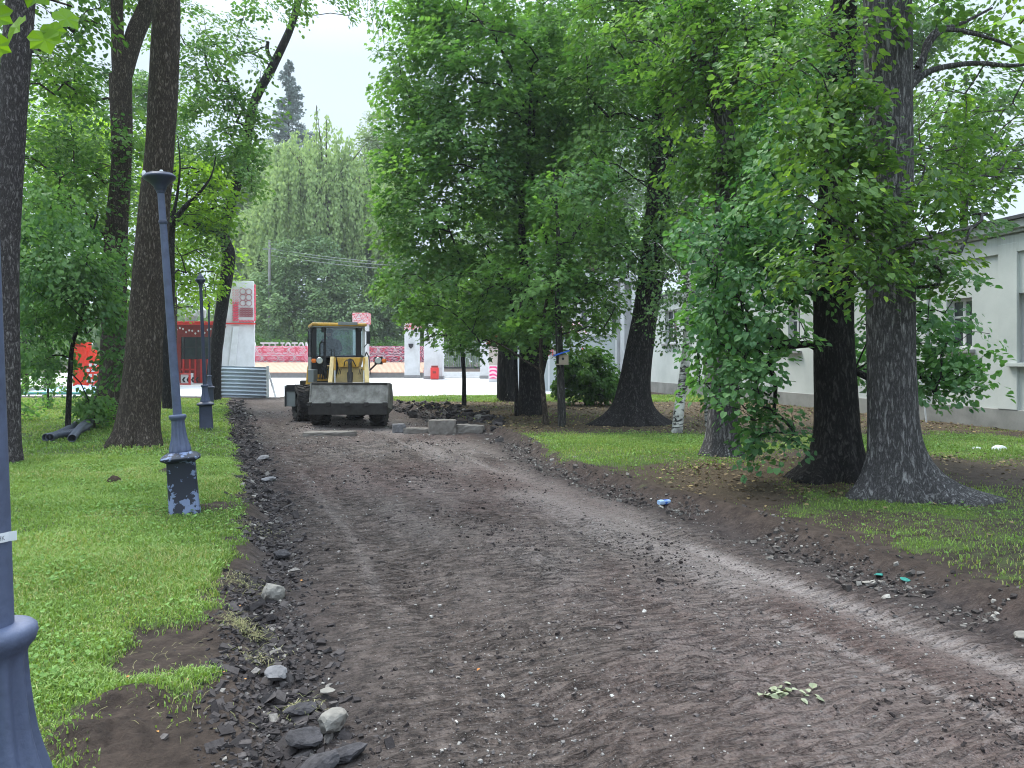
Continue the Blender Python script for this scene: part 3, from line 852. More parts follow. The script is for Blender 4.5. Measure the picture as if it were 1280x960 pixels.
tree('tree', 'dark leafy tree forking into two stems high up, behind the brown trunk', [(138, 527), (141, 470), (143, 400), (145, 300), (152, 200), (151, 95)], None, [40, 30, 28, 27, 23, 26], B_BROWN, L_MAPLE2,
     [(70, 190, 75, 50, 20, 2.2), (120, 250, 55, 50, 19.5, 1.6), (90, 110, 70, 40, 21, 2, .8), (30, 60, 60, 40, 22, 2, .6), (40, 280, 60, 60, 20.5, 2), (150, 170, 30, 30, 19.5, 1), (130, -100, 150, 90, 21, 3, .8)],
     sr=.42, per=40, size=.115, forks=[([(150, 110), (147, 50), (146, 0), (144, -120)], [17, 15, 14, 12]), ([(150, 110), (168, 45), (186, 0), (205, -90)], [20, 22, 21, 16], 1)], roots=[(180, .3, .4, 2), (-20, .2, .4, 2)], rough=.08)
tree('sapling', 'thin leaning dark sapling with layered leaves over the grey pipes', [(84, 541), (87, 480), (91, 430), (105, 385), (110, 320), (122, 268)], None, [7, 6, 5, 4, 3, 2], B_DARK, L_UNDER,
     [(70, 330, 62, 60, 16, 1.6), (95, 375, 55, 46, 16.2, 1.3), (45, 430, 42, 50, 16.5, 1.3), (142, 440, 18, 55, 17.5, .9), (135, 340, 26, 60, 17.5, .8), (118, 505, 22, 20, 17.8, .6, .7), (50, 260, 40, 40, 16.5, 1.2)],
     sr=.30, per=40, size=.10, dens=.95, up=.55, droop=.85, jit=.5, seg=10, rough=.04, rtip=.003)
tree('tree', 'slim black trunk right behind the tilted lamp post, forked above', [(211, 512), (209, 470), (208, 430), (212, 380), (213, 300), (216, 275)], None, [15, 13, 13, 12, 10, 8], B_DARK, L_BRIGHT,
     [(235, 330, 45, 40, 27, 1.8, .9), (242, 245, 55, 50, 26, 2, 1.2), (200, 210, 30, 50, 29, 1.6, .8)], sr=.42, per=36, size=.14, forks=[([(215, 278), (232, 258), (250, 240), (264, 220), (270, 195)], [7, 6, 4, 2, 1]), ([(215, 278), (222, 240), (225, 205), (222, 170)], [5, 3, 2, 1])], seg=14, dens=.75)
tree('tree', 'crooked black trunk bending right over the corrugated barrier', [(265, 500), (267, 470), (271, 430), (279, 375), (286, 322), (281, 298), (284, 268), (297, 225), (308, 180), (317, 130), (340, 85), (362, 38), (373, 0), (385, -60)], None,
     [21, 17, 16, 15, 16, 13, 13, 14, 12, 11, 11, 9, 9, 8], B_DARK, L_MAPLE2,
     [(305, 215, 40, 45, 28, 1.5), (240, 200, 60, 45, 28.5, 2), (255, 110, 55, 50, 29, 2, .7), (240, 40, 60, 35, 30, 2, .55), (300, 160, 30, 40, 28.5, 1.2), (232, 265, 50, 25, 28, 1.5), (330, 5, 60, 18, 29, 1.2, .6), (395, 2, 60, 16, 29, 1.2, .6), (315, 120, 40, 36, 29, 1.2, .6), (290, 70, 46, 40, 29.5, 1.4, .6), (280, 290, 30, 18, 28, 1)],
     sr=.45, per=40, size=.14, forks=[([(345, 74), (338, 72), (334, 62), (335, 52)], [6, 5, 5, 4])], seg=18, dens=.9, rough=.1)
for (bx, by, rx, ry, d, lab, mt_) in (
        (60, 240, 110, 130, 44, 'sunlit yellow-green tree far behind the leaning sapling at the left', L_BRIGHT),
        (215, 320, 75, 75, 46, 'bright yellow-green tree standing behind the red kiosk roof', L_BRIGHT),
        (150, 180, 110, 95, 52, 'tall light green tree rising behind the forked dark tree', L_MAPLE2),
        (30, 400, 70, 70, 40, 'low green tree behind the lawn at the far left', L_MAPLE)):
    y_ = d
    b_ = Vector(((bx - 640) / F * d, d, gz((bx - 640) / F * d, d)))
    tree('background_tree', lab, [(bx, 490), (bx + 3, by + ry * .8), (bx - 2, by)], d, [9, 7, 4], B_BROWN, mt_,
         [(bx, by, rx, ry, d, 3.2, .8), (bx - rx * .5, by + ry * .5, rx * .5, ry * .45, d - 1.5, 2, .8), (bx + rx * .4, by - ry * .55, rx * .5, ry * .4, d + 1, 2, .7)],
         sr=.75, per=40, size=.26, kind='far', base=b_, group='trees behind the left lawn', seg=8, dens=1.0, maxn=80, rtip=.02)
for bx, by, rx, ry, d, lab in ((20, 505, 24, 26, 19, 'low leafy bush at the foot of the far left trunk'), (60, 480, 26, 26, 24, 'green bush between the far left trunk and the leaning sapling'), (118, 520, 12, 22, 17, 'small shoot bush growing beside the forked tree foot')):
    tree('bush', lab, [(bx, by + ry), (bx, by + ry * .3), (bx, by)], d, [3, 3, 2], B_BROWN, L_MAPLE, [(bx, by, rx, ry, d, .7)], sr=.25, per=30, size=.085, dens=.9, seg=6, cat='bush', crown_name='foliage',
         base=Vector(((bx - 640) / F * d, d, 0)), maxn=30, rtip=.004, up=.5)

# ---- far side of the plaza
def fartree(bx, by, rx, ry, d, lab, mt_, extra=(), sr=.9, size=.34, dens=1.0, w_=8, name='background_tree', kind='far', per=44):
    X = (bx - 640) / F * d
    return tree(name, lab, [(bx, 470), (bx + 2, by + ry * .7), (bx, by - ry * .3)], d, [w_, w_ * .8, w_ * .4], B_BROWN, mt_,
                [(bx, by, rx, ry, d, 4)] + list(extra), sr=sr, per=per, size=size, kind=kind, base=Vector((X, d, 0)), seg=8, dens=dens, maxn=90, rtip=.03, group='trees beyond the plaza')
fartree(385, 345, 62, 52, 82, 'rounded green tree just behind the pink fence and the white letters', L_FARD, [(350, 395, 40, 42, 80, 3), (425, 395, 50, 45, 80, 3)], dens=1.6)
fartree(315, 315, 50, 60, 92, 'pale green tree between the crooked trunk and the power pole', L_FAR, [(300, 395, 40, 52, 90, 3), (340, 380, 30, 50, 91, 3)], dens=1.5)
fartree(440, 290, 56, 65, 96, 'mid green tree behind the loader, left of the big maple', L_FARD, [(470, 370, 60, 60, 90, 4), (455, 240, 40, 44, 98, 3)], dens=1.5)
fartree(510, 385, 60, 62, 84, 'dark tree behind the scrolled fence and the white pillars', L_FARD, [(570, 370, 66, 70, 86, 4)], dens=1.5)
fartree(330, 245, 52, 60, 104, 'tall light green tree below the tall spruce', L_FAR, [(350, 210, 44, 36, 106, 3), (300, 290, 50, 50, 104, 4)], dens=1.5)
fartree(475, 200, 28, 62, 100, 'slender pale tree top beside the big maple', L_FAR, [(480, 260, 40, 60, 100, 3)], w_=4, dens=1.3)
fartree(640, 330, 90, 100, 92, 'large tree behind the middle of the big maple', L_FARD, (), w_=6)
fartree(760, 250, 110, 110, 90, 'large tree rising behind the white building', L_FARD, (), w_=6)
# clipped hedge row behind the fence
for i in range(9):
    hx = 322 + i * 27; X = (hx - 640) / F * 73
    tree('hedge_shrub', 'dark green shrub in the even hedge row behind the scrolled fence', [(hx, 470), (hx, 455), (hx, 440)], 73, [4, 3, 2], B_DARK, L_SHRUB, [(hx, 441, 17, 22, 73, 1.0)], sr=.5, per=40, size=.22, kind='far', base=Vector((X, 73, .05)), group='hedge row behind the scrolled fence', seg=6, dens=1.6, maxn=12, rtip=.01, cat='shrub', crown_name='foliage', limbs=False)
# weeping willow
def willow():
    d = 88; X = (410 - 640) / F * d
    root = empty('weeping_willow', (X, d, gz(X, d))); off = np.array([X, d, gz(X, d)])
    tag(root, 'light yellow-green weeping willow in the middle behind the plaza', 'tree', 'trees beyond the plaza')
    tb = Tubes(); tp = catmull([off + (0, 0, -.3), off + (.3, 0, 8), off + (0, 0, 16), off + (-.5, 0, 23)], 8)
    tb.add(tp - off, np.linspace(.5, .12, len(tp)), 10)
    Pn, Dn = [], []
    for _ in range(420):
        a = RNG.uniform(0, 2 * math.pi); rad = math.sqrt(RNG.random()) * 8.8
        top = off + np.array([math.cos(a) * rad * 1.05, math.sin(a) * rad * .6, 26.0 - (rad / 8.8) ** 2 * 8.0 + RNG.normal() * 2.0])
        L = RNG.uniform(4, 10)
        k = int(L * 11)
        t = RNG.random(k)
        P = top + np.stack([RNG.normal(size=k) * .22 + math.cos(a) * t * .8, RNG.normal(size=k) * .22, -t * L], 1)
        Pn.append(P)
        if _ % 5 == 0: tb.add(np.array([tp[-6] - off, (top - off) * .6 + (tp[-6] - off) * .4 + (0, 0, .8), top - off, top - off + (0, 0, -L * .5)]), np.array([.12, .08, .04, .01]), 5)
    P = np.concatenate(Pn) - off; n = len(P)
    leaves_mesh('crown', P, rand_dirs(n, .3), np.array([0, 0, -1.0]) + rand_dirs(n) * .25, RNG.uniform(.34, .52, n), 'far', L_WILLOW, root)
    tb.build('trunk', B_BROWN, root)
willow()
# hanging birch strands at the top of the sky gap
off = np.array(W(470, -40, 24.0)); hb = empty('hanging_branch', off); tag(hb, 'thin drooping birch strands hanging into the sky gap at the top centre', 'branch')
tb = Tubes(); Pn = []
for sx in (458, 464, 472, 478, 486, 491):
    top = np.array(W(sx, -60, 24.0 + RNG.uniform(-.4, .4))) - off; L = RNG.uniform(2.0, 3.6)
    tb.add(np.array([top, top + (.05, 0, -L * .5), top + (.02, 0, -L)]), np.array([.008, .005, .002]), 4)
    k = int(L * 22); t = RNG.random(k); Pn.append(top + np.stack([RNG.normal(size=k) * .04, RNG.normal(size=k) * .04, -t * L], 1))
P = np.concatenate(Pn); leaves_mesh('leaves', P, rand_dirs(len(P)), np.array([0, 0, -1.0]) + rand_dirs(len(P)) * .5, RNG.uniform(.05, .09, len(P)), 'mid', L_BIRCH, hb); tb.build('twig', B_DARK, hb)
# spruces
def spruce(px, top, bot, d, wd, lab, n_b=90):
    X = (px - 640) / F * d; z1 = W(px, top, d).z; z0 = W(px, bot, d).z; off = np.array([X, d, 0.0])
    root = empty('spruce', off); tag(root, lab, 'tree', 'trees beyond the plaza')
    tb = Tubes(); tb.add(np.array([(0, 0, -.2), (0, 0, z1 * .5), (0, 0, z1)]), np.array([.35, .22, .03]), 8)
    Ps, Ds = [], []
    for i in range(n_b):
        f = (i + RNG.random()) / n_b
        z = z1 - (z1 - z0) * f; L = (.25 + wd * f ** .8) * RNG.uniform(.45, 1.15); a = RNG.uniform(0, 2 * math.pi)
        tip = np.array([math.cos(a) * L, math.sin(a) * L, z + L * (.12 - .35 * f)])
        tb.add(np.array([(0, 0, z), tip * .5 + np.array([0, 0, z]) * .5 + (0, 0, -.1 * L), tip]), np.array([.06, .04, .015]), 4)
        k = int(26 + L * 34); t = RNG.random(k) ** .7
        base = np.array([0, 0, z]) + (tip - np.array([0, 0, z])) * t[:, None]
        base += np.stack([RNG.normal(size=k) * .14 * L * .5, RNG.normal(size=k) * .14 * L * .5, -np.abs(RNG.normal(size=k)) * .32], 1)
        Ps.append(base); Ds.append(np.tile(tip - np.array([0, 0, z]), (k, 1)) / L + rand_dirs(k) * .6 + np.array([0, 0, -.4]))
    P = np.concatenate(Ps); D = np.concatenate(Ds); n = len(P)
    leaves_mesh('crown', P, np.array([0, 0, .6]) + rand_dirs(n), D, RNG.uniform(.30, .55, n), 'far', L_SPRUCE, root)
    tb.build('trunk', B_DARK, root)
spruce(361, 76, 300, 118, 6.6, 'tall grey-green spruce standing up against the sky, the taller of two', 150)
spruce(385, 168, 300, 116, 3.0, 'shorter spruce tip just right of the tall spruce', 70)

# ---- right side
# big maple in the middle
tree('maple', 'big dark-leaved maple in the middle with a thick double trunk', [(665, 518), (663, 470), (661, 400), (655, 330), (652, 260), (660, 190), (664, 110)], None, [30, 27, 24, 11, 7, 5, 3], B_DARK, L_MAPLE,
     [(620, 120, 130, 110, 23.5, 3.2), (575, 250, 105, 95, 23, 2.8), (700, 240, 95, 110, 23.5, 2.6), (530, 170, 52, 80, 24, 2), (545, 360, 75, 50, 23, 2), (640, 360, 80, 60, 22, 2), (610, 10, 110, 60, 24, 3), (735, 380, 50, 45, 22, 1.5), (500, 300, 32, 55, 23.5, 1.5, .9), (700, 90, 70, 80, 24.5, 2.5), (505, 110, 34, 60, 24, 1.5), (520, 30, 50, 50, 24, 2), (500, 210, 36, 50, 24, 1.5), (680, 420, 60, 22, 21, 1), (600, 420, 40, 20, 22, 1, .8)],
     sr=.45, per=44, size=.135, kind='maple', dens=.85, forks=[([(672, 470), (690, 390), (692, 330), (668, 250), (668, 130)], [16, 11, 6, 5, 3], .6)], roots=[(-90, .15, .4, 2), (200, .12, .4, 2)], rough=.07, maxn=420)
tree('sapling', 'slender young maple standing alone in the strip of grass right of the loader', [(580, 507), (580, 470), (577, 430), (572, 380), (568, 340), (560, 300)], None, [6.5, 5, 5, 4, 3, 2], B_DARK, L_MAPLE,
     [(575, 405, 52, 34, 27, 1.6), (545, 380, 42, 26, 26.5, 1.2), (600, 375, 50, 36, 27.5, 1.5), (523, 390, 22, 22, 26.5, .8, .7)], sr=.40, per=40, size=.135, kind='maple', dens=.85, seg=8, rough=.03)
tree('tree', 'thick dark trunk with pale splits in its bark, left of the double trunk', [(633, 501), (633, 470), (634, 430), (636, 380), (632, 320)], None, [25, 23, 22, 18, 12], B_DARKF, L_MAPLE, [(625, 345, 55, 40, 27, 1.6), (640, 250, 60, 70, 27, 2)], sr=.42, per=36, size=.135, roots=[(-90, .1, .3, 2)], seg=24, dens=.6)
tree('sapling', 'thin dark sapling between the split-bark trunk and the double trunk', [(646, 520), (645, 470), (642, 400), (634, 345)], None, [6, 5, 5, 3], B_DARK, L_MAPLE, [(640, 400, 40, 28, 21.5, 1)], sr=.35, per=36, size=.13, kind='maple', seg=8, dens=.7)
tree('sapling', 'thin leaning stem close against the right side of the double trunk', [(684, 531), (679, 490), (676, 430), (684, 370)], None, [8, 6, 5, 4], B_BROWN, L_MAPLE, [(672, 405, 48, 22, 18.5, .9), (690, 345, 40, 40, 18.5, 1)], sr=.32, per=40, size=.12, kind='maple', seg=10, dens=.8,
     forks=[([(677, 463), (655, 450), (635, 436), (612, 424)], [3, 2.5, 2, 1.2])])
bird_tree = tree('tree', 'slim straight greyish trunk carrying the birdhouse', [(703, 534), (701, 480), (699, 430), (697, 370), (698, 300), (692, 210)], None, [11, 9.5, 9, 7, 5, 2], B_MOSS, L_MAPLE,
     [(730, 385, 50, 32, 18.5, .9), (700, 330, 50, 50, 18.5, 1.2), (765, 350, 40, 35, 18.5, .9), (720, 250, 60, 70, 18.5, 1.5, .7)], sr=.34, per=38, size=.12, kind='maple', seg=14, dens=.75)
# shrub
tree('shrub', 'dense dark green shrub in front of the grey wall', [(733, 510), (734, 490), (735, 465)], 25.0, [8, 5, 3], B_DARK, L_SHRUB, [(737, 468, 37, 33, 25, .9), (720, 485, 24, 22, 25, .6), (756, 485, 20, 22, 25, .6), (712, 455, 16, 18, 25, .4)], sr=.22, per=46, size=.115, dens=1.0, seg=8, cat='shrub', crown_name='foliage', base=Vector((2.45, 25, 0)), up=.5, maxn=60)
# flared dark tree
tree('tree', 'dark tree with a widely flared foot in front of the pale building end', [(790, 530), (791, 500), (797, 450), (805, 400), (815, 340), (822, 260), (829, 150), (831, 60), (835, -40)], None, [46, 40, 35, 31, 32, 30, 26, 22, 20], B_DARK, L_MAPLE2,
     [(780, 60, 90, 80, 20, 2.6, 1), (770, 170, 60, 80, 19.5, 1.6, .9), (800, 250, 50, 50, 18.5, .8, .8), (780, 330, 50, 50, 18.8, 1, .8), (880, 180, 60, 70, 20, 2, .8), (830, 290, 50, 50, 19, 1.2, .6), (810, -60, 120, 60, 20, 3), (860, 60, 70, 60, 21, 2)],
     sr=.40, per=40, size=.12, kind='mid', dens=.8, roots=[(185, .55, .26, 4), (-5, .55, .26, 4), (-60, .35, .3, 8), (-100, .28, .35, 9), (-140, .3, .28, 8)], seg=84, rough=.08, maxn=320)
# birches
tree('birch', 'leaning birch with black and white bark between the flared dark tree and the grey trunk', [(845, 541), (849, 510), (855, 470), (861, 410), (864, 350), (868, 290)], None, [15, 13, 12, 11, 10, 8], B_BIRCH, L_BIRCH,
     [(850, 330, 45, 60, 17.5, 1.2), (870, 240, 50, 60, 17.5, 1.3), (840, 400, 30, 35, 17, .7, .6)], sr=.34, per=40, size=.075, up=.4, droop=.9, jit=.8, seg=16, rough=.06)
tree('birch', 'second birch half hidden behind the grey trunk', [(887, 533), (885, 500), (886, 420), (882, 330), (880, 230), (884, 120)], None, [11, 10, 10, 9, 8, 7], B_BIRCH, L_BIRCH,
     [(900, 300, 50, 60, 19.5, 1.2), (880, 150, 60, 70, 19.5, 1.4), (845, 200, 50, 60, 19.5, 1.3)], sr=.34, per=40, size=.08, up=.4, droop=.9, jit=.8, seg=12)
# grey trunk, forked high
tree('tree', 'straight grey trunk on the green verge, forking into two dark stems high up', [(901, 569), (902, 540), (905, 480), (906, 400), (905, 320), (908, 230), (906, 160), (886, 92)], None, [42, 36, 34, 33, 30, 25, 22, 22], B_GREY, L_MAPLE2,
     [(910, 60, 90, 60, 13, 1.6, 1), (960, 150, 70, 70, 13.5, 1.4, 1), (980, 40, 70, 60, 13.5, 1.4, 1), (820, 60, 60, 60, 13.5, 1.2, .8), (940, 230, 60, 50, 12.6, .8, .9), (880, 240, 60, 50, 13, 1.0, .6), (850, 120, 60, 50, 13, 1.2, .7), (960, 260, 50, 50, 13.5, 1.2, .8), (885, 90, 55, 55, 12.2, .5, .8), (905, 190, 36, 50, 12.3, .4, .6), (900, 20, 60, 40, 12.2, .5, .7)], sr=.32, per=38, size=.10, dens=.9,
     forks=[([(890, 98), (866, 60), (850, 10), (838, -60)], [17, 16, 13, 11], .5), ([(890, 98), (889, 40), (887, 0), (885, -90)], [17, 15, 14, 11])], roots=[(-60, .14, .15, 2), (200, .1, .15, 2)], seg=40, rough=.08)
# near-black trunk hung with round leaves
tree('linden', 'nearly black thick trunk hung with dark round leaves, just left of the biggest trunk', [(1046, 594), (1046, 560), (1045, 500), (1043, 430), (1042, 330), (1046, 220), (1050, 110), (1055, -20), (1060, -150)], None, [68, 56, 51, 49, 46, 40, 36, 32, 26], B_DARK, L_HAZEL,
     [(940, 400, 74, 70, 10.4, 1.3), (905, 455, 52, 60, 10.4, .9), (945, 485, 50, 66, 10.2, 1.0), (958, 548, 42, 36, 10.0, .6, .8), (1005, 320, 70, 66, 10.4, 1.2), (920, 330, 62, 54, 10.8, 1.0), (1080, 420, 40, 90, 12.6, .8, .8), (985, 215, 66, 54, 10.8, 1.1, .9), (890, 390, 36, 34, 10.6, .6, .8), (940, 270, 56, 44, 10.8, 1.0, .9), (880, 300, 46, 50, 11, .9, .8),
      (1010, 100, 80, 60, 11, 1.3, .9), (1180, 430, 58, 50, 10.4, .9), (1140, 400, 40, 66, 10.8, .8), (1218, 475, 34, 30, 10.2, .5, 1), (1160, 345, 70, 36, 11, .9, .9), (1140, 480, 40, 26, 10.4, .5, .7)],
     sr=.24, per=27, size=.074, kind='round', dens=.82, flat=.16, up=.7, droop=.8, jit=.5, roots=[(180, .26, .18, 5), (-90, .14, .25, 7), (225, .22, .2, 7), (-45, .1, .3, 7)], seg=72, rough=.09, maxn=520, rtip=.0035)
# biggest trunk
tree('elm', 'biggest grey trunk at the right with its root flaring over bare soil', [(1118, 619), (1117, 590), (1115, 540), (1114, 470), (1113, 400), (1112, 300), (1111, 180), (1110, 60), (1109, -80), (1108, -220)], None, [66, 62, 58, 56, 56, 55, 55, 56, 54, 50], B_GREY, L_OVATE,
     [(1045, 190, 62, 32, 8.3, .5), (1000, 160, 44, 20, 7.8, .4, .9), (1050, 290, 62, 40, 8.5, .6), (1005, 330, 44, 30, 7.9, .4, .8), (1030, 245, 60, 26, 8.0, .5, .8), (1120, 5, 120, 30, 8.5, .8, .8), (1180, 270, 74, 44, 9.1, .8), (1170, 215, 56, 44, 9.3, .7), (1160, 335, 46, 30, 8.8, .5, .8), (1165, 250, 40, 40, 8.6, .5, .7), (1200, 125, 80, 40, 10.2, .9, .8), (1160, 165, 60, 50, 10, .8), (1085, 190, 34, 22, 8.2, .3, .7), (1085, 250, 32, 20, 8.1, .3, .5), (1120, 300, 46, 24, 8.2, .3, .5), (1090, 345, 36, 20, 8.0, .3, .7), (1070, 130, 36, 22, 8.3, .3, .7), (1235, 195, 60, 36, 10.4, .8, .55), (1215, 245, 40, 30, 9.8, .5, .6), (1115, -150, 200, 100, 9.5, 2, .6), (1035, 55, 70, 46, 8.5, .8, .8), (960, 90, 50, 30, 8.4, .6, .6), (1040, 120, 50, 30, 8.6, .5, .7), (1240, 30, 50, 40, 10, .8, .3)],
     sr=.24, per=26, size=.078, kind='mid', dens=.72, up=.75, droop=.5, jit=.4, roots=[(0, .62, .17, 7), (-38, .30, .20, 8), (-75, .14, .25, 8), (190, .14, .25, 6), (-115, .12, .3, 8), (-150, .12, .22, 8)], seg=110, rough=.07, maxn=420, rtip=.003,
     forks=[([(1135, 100), (1152, 82), (1158, 55), (1172, 38), (1200, 30), (1240, 10)], [10, 8, 8, 7, 5, 3], .4), ([(1138, 108), (1160, 90), (1190, 82), (1225, 79), (1262, 82), (1300, 78)], [9, 8, 7, 6, 5, 4], .2), ([(1146, 84), (1175, 40), (1215, 42), (1250, 52), (1275, 62)], [7, 6, 5, 4, 2], .3)])
# behind the pale building
for bx, by, rx, ry, d, lab, mt_ in (
        (1000, 120, 110, 130, 44, 'leafy tree behind the roof between the two big right-hand trunks', L_MAPLE2),
        (1205, 165, 100, 80, 34, 'lighter green tree behind the roof of the pale building', L_MAPLE2),
        (860, 60, 120, 110, 46, 'tree filling the sky behind the forked grey trunk', L_MAPLE2),
        (900, 260, 110, 90, 48, 'tree behind the roof over the far window', L_MAPLE),
        (1110, 30, 90, 60, 40, 'high tree top behind the long bare branch', L_MAPLE2),
        (740, 60, 90, 90, 44, 'tree top behind the upper right of the big maple', L_MAPLE2)):
    X = (bx - 640) / F * d
    tree('background_tree', lab, [(bx, 470), (bx, by + ry * .7), (bx, by)], d, [12, 9, 5], B_BROWN, mt_, [(bx, by, rx, ry, d, 3.5), (bx - rx * .6, by + ry * .6, rx * .45, ry * .4, d, 2), (bx + rx * .6, by + ry * .5, rx * .45, ry * .4, d, 2)],
         sr=.7, per=40, size=.25, kind='far', base=Vector((X, d, 0)), group='trees behind the pale building', seg=8, dens=.9, maxn=80, rtip=.02)

# far wood closing the horizon
n_ = 26000
ang = RNG.uniform(-1.15, 1.15, n_); rad = RNG.uniform(135, 165, n_)
X_ = np.sin(ang) * rad; Y_ = np.cos(ang) * rad
top_ = 11 + 5 * fbm(ang * 9, ang * 0 + 2.0, 401, 4)
P = np.stack([X_, Y_, top_ * RNG.random(n_) ** .8], 1)
tag(leaves_mesh('far_wood', P, rand_dirs(n_) + np.array([0, -.4, .5]), rand_dirs(n_), RNG.uniform(1.2, 2.2, n_), 'far', L_FARD, None), 'distant belt of trees closing the view beyond the park', 'wood', kind='stuff')
# ------------------------------------------------------------------ object materials
M_IRON = plain('blue_painted_iron', (.072, .090, .155), .62, 0, .12, 9, .5, .25, 60, dirt=(.02, .022, .03), dirt_amt=.25, dscale=14)
def peeling():
    m, nt, bs = new_mat('peeling_blue_paint')
    v = coords(nt)
    n = noise(nt, 13, 6, .62, v, .3)
    n2 = noise(nt, 3, 3, .5, v)
    f = ramp(nt, math_n(nt, 'ADD', n, math_n(nt, 'MULTIPLY', math_n(nt, 'SUBTRACT', n2, .5), .5)), [(.525, 0.0), (.54, 1.0)])
    c = mixc(nt, f, (.010, .013, .028), (.15, .19, .31))
    nt.links.new(c, bs.inputs['Base Color']); bs.inputs['Roughness'].default_value = .5
    bump(nt, bs, f, .5, .004)
    return m
M_PEEL = peeling()
M_DARKIRON = plain('dark_blue_iron', (.030, .038, .075), .45, 0, .2, 8, .5, .2)
M_BLACK = plain('black_paint', (.015, .015, .018), .5, 0, .2)
M_RUBBER = plain('tyre_rubber', (.022, .021, .022), .85, 0, .25, 10, .2, .3, 50, dirt=(.10, .085, .075), dirt_amt=.45, dscale=5)
M_YEL = plain('faded_yellow_paint', (.66, .38, .055), .45, 0, .12, 5, .4, .1, 60, dirt=(.16, .12, .08), dirt_amt=.4, dscale=4)
M_CREAM = plain('cream_paint', (.66, .50, .22), .5, 0, .1, 5, .4, dirt=(.25, .2, .14), dirt_amt=.4)
M_STEEL = plain('scratched_bucket_steel', (.25, .238, .215), .6, .0, .2, 4, .4, .25, 30, dirt=(.075, .065, .055), dirt_amt=.75, dscale=6)
M_DARKST = plain('earthy_dark_steel', (.035, .032, .03), .7, .1, .3, 7, .3, .3)
M_GREYP = plain('grey_paint', (.22, .24, .24), .5, 0, .1)
M_WHITE = plain('white_render', (.62, .62, .63), .7, 0, .07, 2, .3, dirt=(.42, .42, .41), dirt_amt=.35, dscale=1.5)
M_OFFW = plain('off_white', (.60, .61, .62), .6, 0, .06)
M_GREYWALL = plain('grey_panel_wall', (.40, .43, .44), .6, 0, .06, 1.2)
M_RED = plain('signal_red_paint', (.62, .035, .03), .45, 0, .1)
M_DRED = plain('dark_red_boards', (.22, .028, .022), .55, 0, .2, 4)
M_PINKRED = plain('pink_red_paint', (.70, .09, .14), .5, 0, .1)
M_WOOD = plain('pale_wood', (.62, .40, .28), .6, 0, .15, 8)
M_CONC = plain('weathered_concrete', (.21, .19, .17), .9, 0, .18, 7, .2, .5, 50, dirt=(.10, .085, .075), dirt_amt=.5, dscale=6)
M_GCONC = plain('grey_concrete', (.26, .255, .255), .85, 0, .12, 3, .2, .2)
M_GALV = plain('galvanised_sheet', (.50, .56, .64), .35, .1, .08, 3, .5)
M_ORANGE = plain('orange_lens', (.85, .20, .02), .3)
M_LENS = plain('lamp_lens', (.45, .47, .45), .15, .3, .1)
M_CLOTH = plain('dark_cloth', (.018, .02, .028), .9)
M_SKIN = plain('skin', (.42, .24, .17), .6)
M_HAIR = plain('dark_hair', (.02, .015, .012), .7)
M_PIPE = plain('dark_grey_plastic_pipe', (.075, .085, .115), .4, 0, .15, 8)
M_LBLUE = plain('light_blue_plastic', (.35, .5, .72), .4, 0, .2)
M_BLUE = plain('blue_plastic', (.03, .12, .55), .4)
M_SHEET = plain('white_plastic', (.62, .68, .72), .5)
M_TEAL = plain('teal_plastic', (.03, .20, .17), .35)
M_STONE = plain('pale_rubble_stone', (.20, .188, .17), .9, 0, .3, 14, .2, .6, 40, dirt=(.12, .10, .085), dirt_amt=.4, dscale=9)
M_GSTONE = plain('grey_stone', (.15, .145, .15), .9, 0, .25, 12, .2, .6, 40)
M_ASPH = plain('broken_asphalt', (.045, .042, .045), .9, 0, .45, 22, .2, .8, 60)
M_PLASTERBOX = plain('birdhouse_board', (.30, .25, .19), .8, 0, .15)
def glass_mat(name, col, tr=.85, rough=.05):
    m, nt, bs = new_mat(name)
    t = N(nt, 'ShaderNodeBsdfTransparent'); t.inputs[0].default_value = (*col, 1)
    gl = N(nt, 'ShaderNodeBsdfGlossy'); gl.inputs['Roughness'].default_value = rough; gl.inputs[0].default_value = (.9, .95, 1, 1)
    mx = N(nt, 'ShaderNodeMixShader'); mx.inputs[0].default_value = 1 - tr
    nt.links.new(t.outputs[0], mx.inputs[1]); nt.links.new(gl.outputs[0], mx.inputs[2])
    nt.links.new(mx.outputs[0], nt.nodes['Material Output'].inputs[0])
    return m
M_GLASS = glass_mat('cab_glass', (.80, .88, .88), .94)
M_WIN = plain('dark_window_glass', (.03, .04, .045), .08, 0, .3, 2, .8)

